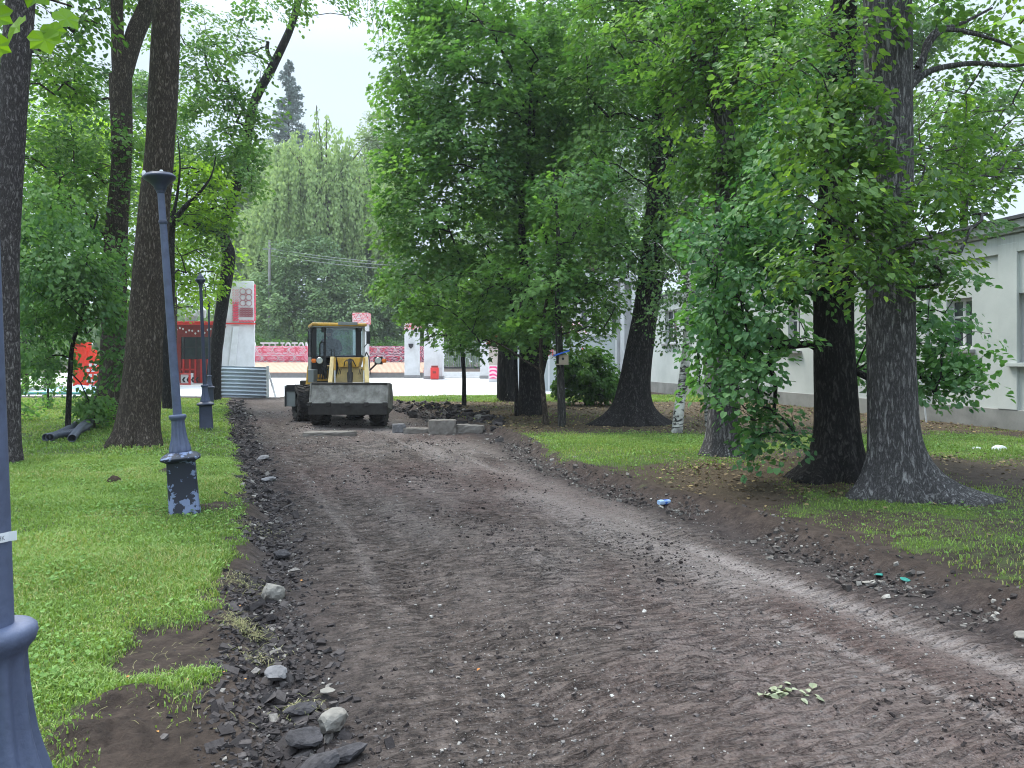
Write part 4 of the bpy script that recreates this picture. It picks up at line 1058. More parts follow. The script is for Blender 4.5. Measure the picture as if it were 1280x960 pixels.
# ------------------------------------------------------------------ lamp posts
def lamp_parts(root, Hp, top='saucer', neck=.86, tag_it=False, mat=M_PEEL, pm=M_IRON, n=40):
    b = MB(); s = .72
    b.loft([(-.12, .150, .55, 0), (.02, .150, .55, 0), (.05, .142, .55, 0), (.50, .132, .55, 0), (.515, .15, .55, 0), (.53, .182, .45, 0), (.548, .185, .45, 0), (.575, .155, .4, 0), (.60, .10, .2, 0)], n)
    b.build('pedestal', mat, root, .002).rotation_euler = (0, 0, math.radians(22))
    k = MB(); q = neck
    rr = [(z_, r_ * q, 0, f_) for z_, r_, f_ in ((.585, .108, 0), (.60, .120, 0), (.62, .118, .05), (.66, .105, .08), (.70, .091, .10), (.74, .081, .10), (.79, .074, .10), (.84, .070, .09), (.88, .069, .07), (.905, .070, .03), (.918, .076, 0), (.932, .090, 0), (.948, .096, 0), (.960, .094, 0), (.968, .084, 0), (.972, .066, 0), (.970, .04, 0))]
    k.loft(rr, 96, True, flut=10)
    k.build('fluted_neck', M_IRON, root)
    p = MB()
    p.loft([(.94, .041, 0, 0), (1.2, .041, 0, 0), (Hp * .88, .034, 0, 0), (Hp - .12, .033, 0, 0)], 20)
    p.build('pole', pm, root)
    c = MB(); z = Hp * .86
    c.loft([(z, .037, 0, 0), (z + .01, .041, 0, 0), (z + .03, .041, 0, 0), (z + .04, .037, 0, 0)], 20)
    c.loft([(Hp - .16, .036, 0, 0), (Hp - .14, .044, 0, 0), (Hp - .12, .040, 0, 0)], 20)
    c.build_each('collar', M_DARKIRON, root)
    h = MB()
    if top == 'saucer':
        h.loft([(Hp - .13, .05, 0, 0), (Hp - .09, .062, 0, 0), (Hp - .04, .11, 0, 0), (Hp - .015, .148, 0, 0), (Hp, .155, 0, 0), (Hp + .012, .15, 0, 0), (Hp + .016, .135, 0, 0), (Hp + .03, .132, 0, 0), (Hp + .034, .09, 0, 0)], 32)
        ho = h.build('lamp_seat', M_DARKIRON, root)
        g_ = MB()
        for a, r_, s_ in ((.2, .04, .022), (3.3, .15, .02), (2.6, .10, .014)):
            g_.loft([(Hp + .025, s_, 0, 0), (Hp + .05, s_ * 1.1, 0, 0), (Hp + .075, s_ * .6, 0, 0)], 10)
            for i in range(30):
                v = g_.v[-1 - i] if False else None
        vs = []
        nn = len(g_.v) // 3
        for qi, (a, r_) in enumerate(((.2, .02), (3.25, .145), (2.6, .09))):
            for i in range(nn):
                v = g_.v[qi * nn + i]; vs.append((v[0] + math.cos(a) * r_, v[1] + math.sin(a) * r_, v[2]))
        g_.v = vs
        g_.build_each('broken_glass_stub', M_OFFW, ho)
    else:
        h.loft([(Hp - .13, .04, 0, 0), (Hp - .08, .05, 0, 0), (Hp - .03, .10, 0, 0), (Hp, .115, 0, 0), (Hp + .015, .11, 0, 0), (Hp + .03, .08, 0, 0)], 24)
        ho = h.build('lamp_seat', M_DARKIRON, root)
        h2 = MB(); h2.loft([(Hp + .028, .075, 0, 0), (Hp + .07, .07, 0, 0), (Hp + .11, .04, 0, 0), (Hp + .16, .008, 0, 0)], 16)
        h2.build('cap', M_DARKIRON, ho)
def lamp(label, loc, Hp, tilt=0, tdir='y', **kw):
    r = empty('lamp_post', loc); tag(r, label, 'lamp post', 'blue iron lamp posts along the left verge')
    r.rotation_euler = (0, tilt, 0)
    lamp_parts(r, Hp, **kw); return r
b2 = G(231, 640); lamp('leaning lamp post with peeling paint on its pedestal and a broken saucer top', b2, 3.33, math.radians(-4.3))
b3 = G(258, 536); lamp('upright lamp post with a small pointed cap, behind the leaning one', b3, 3.27, math.radians(-2.3), top='cap', mat=M_DARKIRON, pm=M_DARKIRON)
b4 = G(262, 503); lamp('thin lamp post farthest away, beside the crooked black trunk', b4, 3.55, math.radians(-.5), top='cap', mat=M_DARKIRON, pm=M_DARKIRON)
Y1 = 1.55; z1_ = 1.6 - (785 - 450) / F * Y1
l1 = lamp('nearest lamp post cut by the left edge, with a white tag tied round its pole', ((-12 - 640) / F * Y1 + .034, Y1, z1_ - .965), 3.52, math.radians(-2.0), neck=.86)
# tag
zt = 1.6 - (671 - 450) / F * Y1 - (z1_ - .965)
tg = MB()
nseg = 20
vs, fs = [], []
for i in range(nseg + 1):
    a = math.radians(-170 + 170 * i / nseg)   # front half round the pole
    for dz in (-.0095, .0095): vs.append((.0435 * math.cos(a) , .0435 * math.sin(a), zt + dz + .004 * (1 - i / nseg)))
vs += [(.058, .002, zt - .0085), (.058, .002, zt + .0105)]
for i in range(nseg + 1): fs.append((2 * i, 2 * i + 2, 2 * i + 3, 2 * i + 1))
tg.add(vs, fs)
M_TAG = plain('white_tape', (.72, .74, .78), .5)
to = tg.build('tag', M_TAG, l1)
sm = to.modifiers.new('s', 'SOLIDIFY'); sm.thickness = .0008
def text_mesh(body, size, mat, name='lettering', parent=None, ext=.001, M=None, sx=1, mono=False):
    cu = bpy.data.curves.new(name, 'FONT'); cu.body = body; cu.size = size; cu.extrude = ext
    cu.align_x = 'CENTER'; cu.align_y = 'CENTER'
    o = bpy.data.objects.new(name + '_tmp', cu); COL.objects.link(o)
    bpy.context.view_layer.update()
    dg = bpy.context.evaluated_depsgraph_get()
    me = bpy.data.meshes.new_from_object(o.evaluated_get(dg))
    bpy.data.objects.remove(o, do_unlink=True)
    me.materials.clear(); me.materials.append(mat)
    me.transform(Matrix.Diagonal((sx, 1, 1, 1)))
    if M is not None: me.transform(M)
    o = bpy.data.objects.new(name, me); COL.objects.link(o)
    if parent is not None: o.parent = parent
    return o
M_INK = plain('grey_ink', (.12, .13, .15), .6)
text_mesh('XEHK', .0125, M_INK, 'lettering', to, .0003, Matrix.Translation((.041, -.0292, zt + .001)) @ Matrix.Rotation(math.radians(52), 4, 'Z') @ Matrix.Rotation(math.radians(90), 4, 'X'), .75)

# ------------------------------------------------------------------ wheel loader
YL = 18.8
base = G(437, 531.6); YL = base.y
Lroot = empty('wheel_loader', base); tag(Lroot, 'small yellow wheel loader with a wide steel bucket facing the camera on the road', 'wheel loader')
def LP(px, py, dy):
    v = W(px, py, YL + dy) - base
    return v
def lx(px, dy): return LP(px, 500, dy).x
def lz(py, dy): return LP(500, py, dy).z
# bucket
z_top, z_bot = lz(479.5, -.9), lz(514, -.9); x0, x1 = lx(386.5, -.9), lx(484, -.9)
b = MB()
# curved shell profile (y,z)
prof = [(-.95, z_bot + .16), (-.62, z_bot + .01), (-.25, z_bot), (-.02, z_bot + .12), (.04, z_bot + .35), (-.06, z_top - .12), (-.22, z_top)]
# front plate faces the camera: the bucket is rolled back
prof = [(-1.00, z_bot + .20), (-.93, z_bot + .17), (-.45, z_bot - .02), (-.15, z_bot + .05), (-.02, z_bot + .25), (-.10, z_top - .08), (-.40, z_top), (-.43, z_top - .03), (-.14, z_top - .12), (-.07, z_bot + .27), (-.2, z_bot + .10), (-.45, z_bot + .04)]
ft = [(-.92, z_bot + .15), (-.62, z_top), (-.58, z_top), (-.88, z_bot + .15)]
b.prismx([(-.96, z_bot + .16), (-.80, z_top - .02), (-.77, z_top - .02), (-.93, z_bot + .16)], x0 + .03, x1)
b.prismx([(-.80, z_top - .02), (-.30, z_top - .06), (-.30, z_top - .09), (-.78, z_top - .05)], x0 + .03, x1)
bk = b.build('bucket', M_STEEL, Lroot, .006)
e = MB(); e.prismx([(-1.0, z_bot + .19), (-.97, z_bot - .08), (-.30, z_bot - .03), (-.25, z_bot + .19)], x0 + .0, x1 + .02)
for i in range(5):
    xx = x0 + (x1 - x0) * (.02 + .96 * i / 4)
    e.box((xx, -1.01, z_bot + .17), (.10, .09, .09))
e.build('cutting_edge', M_DARKST, bk, .008)
sd2 = MB()
for xx in (x0 + .02, x1 + .01): sd2.prismx([(-.97, z_bot + .1), (-.83, z_top + .02), (-.35, z_top - .02), (-.15, z_bot + .3), (-.3, z_bot)], xx - .015, xx + .015)
sd2.build_each('side_plate', M_STEEL, bk, .004)
rb = MB(); rb.cyl((x0 + .03, -.81, z_top), (x1, -.81, z_top), .022, n=8); rb.build('top_rim', M_DARKST, bk)
# wheels
def wheel(px, py, dy, dia, wd, rot=0):
    c = LP(px, py, dy); r = dia / 2
    c.z = r + (gz(base.x + c.x, base.y + c.y) - base.z) + .0
    wb = empty('wheel', c, rot); wb.parent = Lroot
    t = MB(); m = wd / 2
    n = 36
    prof = [(-m * .8, r * .55), (-m, r * .7), (-m, r * .88), (-m * .75, r * .97), (-m * .3, r * .985), (m * .3, r * .985), (m * .75, r * .97), (m, r * .88), (m, r * .7), (m * .8, r * .55)]
    vs = [(x, math.cos(2 * math.pi * i / n) * q, math.sin(2 * math.pi * i / n) * q) for i in range(n) for x, q in prof]
    k = len(prof)
    t.add(vs, [(i * k + j, i * k + j + 1, ((i + 1) % n) * k + j + 1, ((i + 1) % n) * k + j) for i in range(n) for j in range(k - 1)], True)
    for i in range(22):
        for sgn in (-1, 1):
            a = 2 * math.pi * (i + (.5 if sgn > 0 else 0)) / 22
            R = Matrix.Rotation(a, 3, 'X') @ Matrix.Rotation(sgn * .5, 3, 'Z')
            cc = Matrix.Rotation(a, 3, 'X') @ Vector((sgn * m * .5, 0, r * .985))
            t.box(cc, (m * 1.05, r * .09, r * .075), R)
    t.build('tyre', M_RUBBER, wb)
    q = MB(); q.cyl((-m * .55, 0, 0), (m * .55, 0, 0), r * .55, n=24)
    q.cyl((-m * .85, 0, 0), (-m * .5, 0, 0), r * .2, r * .26, n=12); q.cyl((m * .5, 0, 0), (m * .85, 0, 0), r * .26, r * .2, n=12)
    for sgn in (-1, 1):
        ring = MB()
    for i in range(8):
        a = 2 * math.pi * i / 8
        for sgn in (-1, 1): q.cyl((sgn * m * .55, math.cos(a) * r * .32, math.sin(a) * r * .32), (sgn * m * .62, math.cos(a) * r * .32, math.sin(a) * r * .32), .014, n=6)
    q.build('rim', M_DARKST, wb)
wheel(401, 515, 0, .92, .36); wheel(474, 515, 0, .92, .36)
wheel(377.5, 505, 1.35, .94, .36, math.radians(28)); wheel(444, 505, 1.95, .94, .36, math.radians(28))
# frames
fr = MB()
fr.bb(lx(405, 0), lx(470, 0), -.12, .12, .38, .55)
fr.bb(lx(420, .3), lx(455, .3), -.1, 1.6, .45, .75)
fr.build('front_frame', M_DARKST, Lroot, .01)
rfm = MB(); rfm.bb(lx(390, 1.8), lx(432, 1.8), 1.0, 3.3, .42, .8); rfm.bb(lx(385, 1.8), lx(440, 1.8), 1.7, 1.95, .38, .55)
rfm.build('rear_frame', M_DARKST, Lroot, .01)
# loader tower and arms
tw = MB()
zf = lambda py, dy=.25: lz(py, dy)
tw.prism([(lx(422, .25), zf(447)), (lx(452, .25), zf(447)), (lx(449, .25), zf(459)), (lx(425, .25), zf(459))], .12, .5)
tw.build('tower', M_YEL, Lroot, .01)
tw2 = MB(); tw2.prism([(lx(424, .2), zf(459)), (lx(452, .2), zf(459)), (lx(455, .2), zf(478)), (lx(419, .2), zf(478))], .2, .45)
tw2.build('tower_lower_plate', M_CREAM, Lroot, .01)
for (pa, pb) in (((416, 448), (413, 480)), ((457, 448), (459, 480))):
    a_ = MB(); a_.bar(LP(pa[0], pa[1], .15), LP(pb[0], pb[1], -.25), .10, .16)
    a_.cyl(LP(pa[0] - 1.5, pa[1] + 2, .12), LP(pa[0] + 1.5, pa[1] + 2, .12), .05, n=12)
    ao = a_.build('lift_arm', M_CREAM, Lroot, .008)
for px in (418.5, 455):
    a_ = MB(); a_.cyl(LP(px, 447, .0), LP(px, 463, -.05), .028, n=12); a_.build('hydraulic_ram', M_YEL, Lroot)
    a_ = MB(); a_.cyl(LP(px, 463, -.05), LP(px, 479, -.15), .018, n=10); a_.build('ram_rod', M_OFFW, Lroot)
a_ = MB(); a_.cyl(LP(437.5, 449, .05), LP(437.5, 466, -.1), .045, n=12); a_.cyl(LP(437.5, 466, -.1), LP(437.5, 479, -.2), .075, .06, n=12); a_.build('tilt_ram', M_DARKST, Lroot)
hz_ = MB()
for q_ in ((430, 434), (445, 441)):
    hz_.path([LP(q_[0], 458, .0), LP((q_[0] + q_[1]) / 2 - 1, 452, -.05), LP(q_[1], 449.5, -.03), LP(437, 455, -.08)], .012, 6)
hz_.build('hydraulic_hose', M_BLACK, Lroot)
dc = MB()
for px in (424.5, 450):
    dc.bar(LP(px, 461, .05), LP(px - 1.5, 468, .05), .03, .01); dc.bar(LP(px + 2, 461, .05), LP(px + .5, 468, .05), .03, .01)
dc.build_each('marking', M_BLACK, Lroot)
# cab
yc0, yc1 = 1.0, 2.25
cx0, cx1 = lx(391, yc0), lx(456, yc0)
ztop, zbot = lz(408, yc0), lz(476, yc0)
cab = empty('cab', (0, 0, 0)); cab.parent = Lroot
piv = Vector((lx(423, yc0), yc0, 0)); RC = Matrix.Rotation(math.radians(18), 4, 'Z')
CABM = Matrix.Translation(piv) @ RC @ Matrix.Translation(-piv)
CABM2 = Matrix.Translation(piv) @ Matrix.Rotation(math.radians(10), 4, 'Z') @ Matrix.Translation(-piv)
cab.location = CABM.to_translation(); cab.rotation_euler = (0, 0, math.radians(18))
r_ = MB(); r_.bb(cx0 - .02, cx1 + .03, yc0 - .16, yc1 + .1, ztop, ztop + .085); r_.build('roof', M_YEL, cab, .03)
r_ = MB(); r_.bb(lx(420, yc0 - .17), lx(444, yc0 - .17), yc0 - .175, yc0 - .1, ztop + .03, ztop + .11); r_.bb(cx0 + .02, cx1 - .02, yc0 - .14, yc1, ztop - .035, ztop - .002); r_.build('roof_trim', M_GREYP, cab, .01)
ps = MB()
wp = .075
for px0, px1 in ((391.5, 396.5), (444.5, 451.5)):
    ps.bb(lx(px0, yc0), lx(px1, yc0), yc0, yc0 + .08, lz(446, yc0) if px0 > 400 else zbot, ztop - .03)
for xx in (cx0 + .04, cx1 - .04):
    ps.bb(xx - .04, xx + .04, yc1 - .08, yc1, zbot, ztop - .03)
ps.bb(lx(405.5, yc0), lx(408, yc0), yc0 + .005, yc0 + .05, zbot, ztop - .03)
ps.bb(lx(392, yc0), cx1, yc0, yc0 + .06, lz(447.5, yc0), lz(445, yc0))
ps.bb(cx0, cx1, yc1 - .07, yc1, lz(446, yc1), lz(444, yc1))
ps.build_each('pillar', M_BLACK, cab, .006)
pw = MB(); pw.bb(lx(453, yc0), lx(456.3, yc0), yc0 + .01, yc0 + .07, lz(446, yc0), ztop - .03); pw.bb(lx(456.3, yc0) - .02, lx(456.3, yc0), yc0 + .07, yc1 - .08, lz(446, yc0), lz(443, yc0)); pw.build('corner_post', M_OFFW, cab, .006)
gl = MB(); gl.bb(lx(408, yc0), lx(444.5, yc0), yc0 + .025, yc0 + .033, lz(445, yc0), ztop - .04); gl.build('windscreen', M_GLASS, cab)
gl = MB(); gl.bb(lx(396.5, yc0), lx(405.5, yc0), yc0 + .025, yc0 + .033, lz(445, yc0), ztop - .04); gl.build('side_pane', M_GLASS, cab)
gl = MB(); gl.bb(cx0 + .08, cx1 - .08, yc1 - .045, yc1 - .035, lz(444, yc1), ztop - .04); gl.build('rear_window', M_GLASS, cab)
gl = MB(); gl.bb(cx1 - .022, cx1 - .014, yc0 + .08, yc1 - .08, lz(445, yc0), ztop - .04); gl.build('side_window', M_GLASS, cab)
dr = MB(); dr.bb(cx0 - .035, cx0 - .01, yc0 + .02, yc1 - .1, lz(474, .95), lz(446.5, .95)); dr.build('door_panel', M_GREYP, cab, .008)
dr = MB(); za_, zb_ = lz(446.5, .95), ztop - .04
dr.bb(cx0 - .035, cx0 - .01, yc0 + .02, yc0 + .06, za_, zb_); dr.bb(cx0 - .035, cx0 - .01, yc1 - .14, yc1 - .1, za_, zb_); dr.bb(cx0 - .035, cx0 - .01, yc0 + .06, yc1 - .14, zb_ - .04, zb_); do = dr.build('door_frame', M_BLACK, cab, .003)
dr = MB(); dr.bb(cx0 - .026, cx0 - .018, yc0 + .06, yc1 - .14, za_, zb_ - .04); dr.build('door_glass', M_GLASS, do)
lo = MB(); lo.bb(lx(392, yc0), lx(396, yc0), yc0, yc0 + .5, zbot, lz(447.5, yc0)); lo.bb(lx(396, yc0), lx(410, yc0), yc0 + .3, yc0 + .34, zbot, lz(447.5, yc0)); lo.bb(lx(392, yc0), lx(412, yc0), yc0 - .02, yc1, zbot - .05, zbot)
lo.build('floor_plate', M_DARKST, cab, .006)
lo = MB(); lo.bb(lx(396, yc0), lx(407, yc0), yc0 + .1, yc0 + .16, lz(472, yc0), lz(468, yc0)); lo.bb(lx(391, 1.2), lx(412, 1.2), 1.0, 1.1, lz(477, 1.2), lz(473, 1.2)); lo.build('lower_trim', M_YEL, cab, .006)
lo = MB()
for i, (px, py) in enumerate(((398, 465), (401, 460), (404, 466), (408, 461), (410, 469))): lo.cyl(LP(px, 474, .85), LP(px + 1, py, .85), .018, n=8); lo.box(LP(px + 1, py, .85), (.06, .06, .07))
lo.build('control_block', M_BLACK, cab)
# seat, wheel
st_ = MB(); sx_ = lx(424, 1.7); st_.bb(sx_ - .24, sx_ + .24, 1.5, 2.0, lz(452, 1.7) - .1, lz(452, 1.7)); st_.bb(sx_ - .22, sx_ + .22, 1.95, 2.08, lz(452, 1.9), lz(424, 1.9)); st_.build('driver_seat', M_BLACK, cab, .03)
stw = MB()
cw = LP(419, 441, 1.25)
for i in range(20):
    a0, a1 = 2 * math.pi * i / 20, 2 * math.pi * (i + 1) / 20
    f_ = lambda a: cw + Vector((math.cos(a) * .17, math.sin(a) * .12, math.sin(a) * .10))
    stw.cyl(f_(a0), f_(a1), .014, n=6, caps=False)
stw.cyl(cw, cw + Vector((0, -.12, -.4)), .02, n=8); stw.bar(cw + Vector((-.16, 0, 0)), cw + Vector((.16, 0, 0)), .02)
stw.build('steering_wheel', M_BLACK, cab)
# hood behind
hd = MB(); hd.prism([(lx(393, 2.3), .75), (lx(445, 2.3), .75), (lx(443, 2.3), 1.45), (lx(396, 2.3), 1.45)], 2.3, 3.75); hd.build('engine_hood', M_YEL, Lroot, .04).matrix_local = CABM2
hd = MB(); hd.bb(lx(398, 3.8), lx(440, 3.8), 3.72, 3.95, .45, 1.0); hd.build('counterweight', M_DARKST, Lroot, .03).matrix_local = CABM2
# rear left mudguard box
fd = MB()
fx0, fx1 = lx(361, 1.75), lx(374.5, 1.75)
fd.bb(fx0, fx1, 1.35, 1.40, lz(508, 1.4), lz(482, 1.4)); fd.bb(fx0, fx1 + .25, 1.35, 2.2, lz(482, 1.4) - .03, lz(482, 1.4)); fd.bb(fx0, fx0 + .02, 1.4, 2.2, lz(508, 1.4), lz(482, 1.4) - .03)
fd.build('mudguard', M_GREYP, Lroot, .01)
st2 = MB(); st2.bb(fx0 + .06, fx1, 1.32, 1.345, lz(489, 1.4), lz(481, 1.4)); st2.bb(fx0 + .02, fx0 + .06, 1.3, 1.345, lz(508, 1.4), lz(484, 1.4)); st2.build('mudguard_flap', M_BLACK, Lroot, .005)
# headlights
for px, ox, side in ((399.5, 392.3, -1), (472.7, 480.2, 1)):
    c = LP(px, 450.8, .15)
    h_ = MB(); h_.cyl(c + Vector((0, .10, 0)), c, .06, .095, n=20); h_.box(c + Vector((0, .06, 0)), (.19, .08, .19)) if side > 0 else None
    h_.cyl(c + Vector((0, .08, -.02)), LP(462 if side > 0 else 409, 463, .3), .022, n=8)
    ho = h_.build('headlight', M_BLACK, Lroot)
    h_ = MB(); h_.cyl(c + Vector((0, -.004, 0)), c + Vector((0, -.02, 0)), .082, .07, n=20); h_.build('lens', M_LENS, ho)
    o_ = MB(); oc = LP(ox, 451, .15); o_.loft([(-.05, .035, .3, 0), (0, .06, .3, 0), (.05, .035, .3, 0)], 12); o_.v = [(v[0] + oc.x, v[1] + oc.y, v[2] + oc.z) for v in o_.v]
    o_.build('indicator', M_ORANGE, Lroot)
# mirrors, handrails
mi = MB(); mc = LP(460.5, 422, .85); mi.box(mc, (.10, .05, .32)); mi.cyl(mc + Vector((0, 0, .1)), LP(455, 412, 1.0), .012, n=6); mi.cyl(mc + Vector((0, 0, -.12)), LP(455, 434, 1.0), .012, n=6); mi.build('mirror', M_BLACK, Lroot, .01)
mi = MB(); mc = LP(404.5, 412, .8); mi.box(mc, (.08, .06, .12)); mi.cyl(mc, mc + Vector((.02, .2, .08)), .01, n=6); mi.build('mirror', M_BLACK, Lroot, .008)
wl = MB(); mc = LP(450, 411.5, .8); wl.box(mc, (.1, .07, .1)); wl.build('work_light', M_BLACK, Lroot, .01)
hr = MB(); hr.path([LP(400, 447, .8), LP(400, 430, .8), LP(402.5, 427, .8), LP(405, 428, .9), LP(405, 446, .9)], .014); hr.path([LP(455, 470, .6), LP(456, 446, .6), LP(458, 440, .6), LP(461, 446, .6), LP(463, 468, .5)], .014); hr.path([LP(418, 448, .6), LP(417.5, 436, .6)], .012)
hr.build_each('handrail', M_BLACK, Lroot)
bo = MB(); bo.bb(lx(385, .5), lx(392, .5), .5, .9, lz(478, .5), lz(462, .5)); bo.build('battery_box', M_GREYP, Lroot, .01)

# driver
V0 = Vector((-.12, 0, 0))
def skin_figure(name, verts, edges, radii, mat, parent, root=0, sub=1):
    me = bpy.data.meshes.new(name); me.from_pydata([tuple(v) for v in verts], edges, []); me.update()
    o = bpy.data.objects.new(name, me); COL.objects.link(o); o.parent = parent
    me.materials.append(mat)
    sk = o.modifiers.new('skin', 'SKIN'); sk.use_smooth_shade = True
    if not me.skin_vertices:
        bpy.context.view_layer.objects.active = o
        me.attributes.new if False else None
    if me.skin_vertices:
        for i, r in enumerate(radii):
            me.skin_vertices[0].data[i].radius = (r, r); me.skin_vertices[0].data[i].use_root = (i == root)
    o.modifiers.new('sub', 'SUBSURF').levels = sub; o.modifiers['sub'].render_levels = sub
    return o
hip = LP(424, 451.5, 1.62) + base + V0
Pp = empty('person', hip + Vector((0, 0, -.02))); tag(Pp, 'person in dark clothes leaning over the steering wheel inside the loader cab', 'person')
V3 = Vector
body = {'pelvis': (V3((0, 0, .10)), .15), 'waist': (V3((0, -.03, .26)), .135), 'chest': (V3((-.03, -.12, .42)), .165), 'sh': (V3((-.05, -.17, .53)), .11), 'neck': (V3((-.07, -.20, .60)), .06), 'head0': (V3((-.085, -.23, .67)), .085), 'head1': (V3((-.09, -.24, .75)), .095), 'head2': (V3((-.09, -.22, .82)), .07)}
for s_, n_ in ((-1, 'l'), (1, 'r')):
    body['sh' + n_] = (V3((-.05 + s_ * .19, -.15, .52)), .075)
    body['el' + n_] = (V3((-.05 + s_ * .27, -.27, .29)), .05)
    body['wr' + n_] = (V3((-.08 + s_ * .14, -.46, .26)), .033)
    body['pa' + n_] = (V3((-.08 + s_ * .12, -.53, .265)), .035)
    for k in range(4):
        body['f%d%s' % (k, n_)] = (V3((-.08 + s_ * (.085 + .018 * k), -.585 + .006 * abs(k - 1), .265)), .011)
        body['g%d%s' % (k, n_)] = (V3((-.08 + s_ * (.085 + .018 * k), -.60, .235)), .009)
    body['th' + n_] = (V3((-.08 + s_ * .07, -.54, .24)), .012)
    body['hp' + n_] = (V3((s_ * .10, -.04, .08)), .10)
    body['kn' + n_] = (V3((s_ * .15, -.45, .10)), .07)
    body['an' + n_] = (V3((s_ * .14, -.50, -.28)), .05)
    body['to' + n_] = (V3((s_ * .15, -.66, -.33)), .045)
keys = list(body); ix = {k: i for i, k in enumerate(keys)}
ed = [('pelvis', 'waist'), ('waist', 'chest'), ('chest', 'sh'), ('sh', 'neck'), ('neck', 'head0'), ('head0', 'head1'), ('head1', 'head2')]
for n_ in 'lr':
    ed += [('sh', 'sh' + n_), ('sh' + n_, 'el' + n_), ('el' + n_, 'wr' + n_), ('wr' + n_, 'pa' + n_), ('pa' + n_, 'th' + n_), ('pelvis', 'hp' + n_), ('hp' + n_, 'kn' + n_), ('kn' + n_, 'an' + n_), ('an' + n_, 'to' + n_)]
    for k in range(4): ed += [('pa' + n_, 'f%d%s' % (k, n_)), ('f%d%s' % (k, n_), 'g%d%s' % (k, n_))]
skin_figure('body', [body[k][0] for k in keys], [(ix[a], ix[b]) for a, b in ed], [body[k][1] for k in keys], M_CLOTH, Pp)
fc = MB(); fc.loft([(.66, .04, 0, 0), (.69, .066, 0, 0), (.74, .078, 0, 0), (.78, .07, 0, 0)], 14); fc.v = [(v[0] * .9 - .09, v[1] * .9 - .262, v[2]) for v in fc.v]
fc.box((-.09, -.342, .72), (.02, .03, .035)); fc.build('face', M_SKIN, Pp, .006)
ht = MB(); ht.loft([(.76, .10, 0, 0), (.80, .103, 0, 0), (.85, .085, 0, 0), (.88, .03, 0, 0)], 18); ht.v = [(v[0] - .09, v[1] - .235, v[2]) for v in ht.v]; ht.build('hair', M_HAIR, Pp)

# ------------------------------------------------------------------ corrugated barrier
d = G(300, 497).y
root = empty('corrugated_barrier', (W(303, 497, d).x, d, .09)); tag(root, 'free-standing barrier of horizontal corrugated sheet beside the road', 'barrier')
X0, X1 = W(273, 0, d).x, W(333, 0, d).x; Zt, Zb = W(0, 457, d).z, W(0, 496, d).z
nw = 8.5; npt = 90
poly = [(math.sin(i / npt * nw * 2 * math.pi) * .045, Zb + (Zt - Zb) * i / npt) for i in range(npt + 1)]
mb = MB(); vs = [(X0, y, z) for y, z in poly] + [(X1, y + .0, z - .06) for y, z in poly]
mb.add([(x - root.location.x, y, z - .09) for x, y, z in vs], [(i, i + 1, npt + 2 + i, npt + 1 + i) for i in range(npt)], True)
so2 = mb.build('corrugated_sheet', M_GALV, root); m_ = so2.modifiers.new('s', 'SOLIDIFY'); m_.thickness = .004
for px, pz in ((334.5, 458), (275, 458)):
    mb = MB(); xx = W(px, 0, d).x - root.location.x; mb.bb(xx - .05, xx + .05, -.02, .06, -.02, W(0, pz, d).z - .07); mb.build('post', M_OFFW if px > 300 else M_WOOD, root, .005)
    mb = MB(); mb.bar((xx, .05, 1.1), (xx + (.10 if px > 300 else .35), .7, .0), .06, .06); mb.build('brace', M_OFFW, root)

# ------------------------------------------------------------------ patterned panels
def scroll_mat(name, c1, c2, c3, sc):
    m, nt, bs = new_mat(name)
    v = coords(nt)
    wv = N(nt, 'ShaderNodeTexWave', wave_type='RINGS', rings_direction='SPHERICAL'); wv.inputs['Scale'].default_value = sc; wv.inputs['Distortion'].default_value = 9; wv.inputs['Detail'].default_value = 1.5
    wv.inputs['Detail Scale'].default_value = sc * .7
    nt.links.new(v, wv.inputs['Vector'])
    f = ramp(nt, wv.outputs['Fac'], [(.45, 0.0), (.55, 1.0)])
    c = mixc(nt, f, c1, c2)
    f2 = ramp(nt, noise(nt, sc * 1.4, 2, .5, v), [(.58, 0.0), (.62, 1.0)])
    c = mixc(nt, f2, c, c3)
    nt.links.new(c, bs.inputs['Base Color']); bs.inputs['Roughness'].default_value = .6
    return m
M_SCR1 = scroll_mat('pink_scrolled_panel', (.70, .08, .16), (.80, .52, .58), (.78, .22, .32), 2.2)
M_SCR2 = scroll_mat('dark_scrolled_panel', (.10, .03, .06), (.75, .42, .50), (.65, .12, .22), 2.2)
M_SCR3 = scroll_mat('red_white_ornament', (.65, .04, .07), (.8, .7, .7), (.65, .05, .08), 3.0)
M_PINKP = scroll_mat('pink_poster', (.75, .05, .22), (.8, .55, .6), (.7, .35, .1), 1.2)

def scroll_row(mb, x0, x1, z0, z1, y, r, pitch):
    """rows of leaning S scrolls standing proud of the panel"""
    nrow = max(1, int((z1 - z0) / pitch)); ncol = int((x1 - x0) / pitch)
    for j in range(nrow):
        for i in range(ncol):
            cx = x0 + (i + .5 + .3 * (j % 2)) * (x1 - x0) / (ncol + .3); cz = z0 + (j + .5) * (z1 - z0) / nrow
            R_ = pitch * .42; sg = 1 if (i + j) % 2 else -1
            pts = [(cx + sg * math.cos(t) * R_ * (.4 + .25 * k_), y, cz + math.sin(t) * R_) for k_, t in enumerate((-2.6, -1.8, -.9, 0, .9, 1.9))]
            for p, q in zip(pts[:-1], pts[1:]): mb.bar(p, q, r, r)

def W0(px, py, Y): return W(px, py, Y)
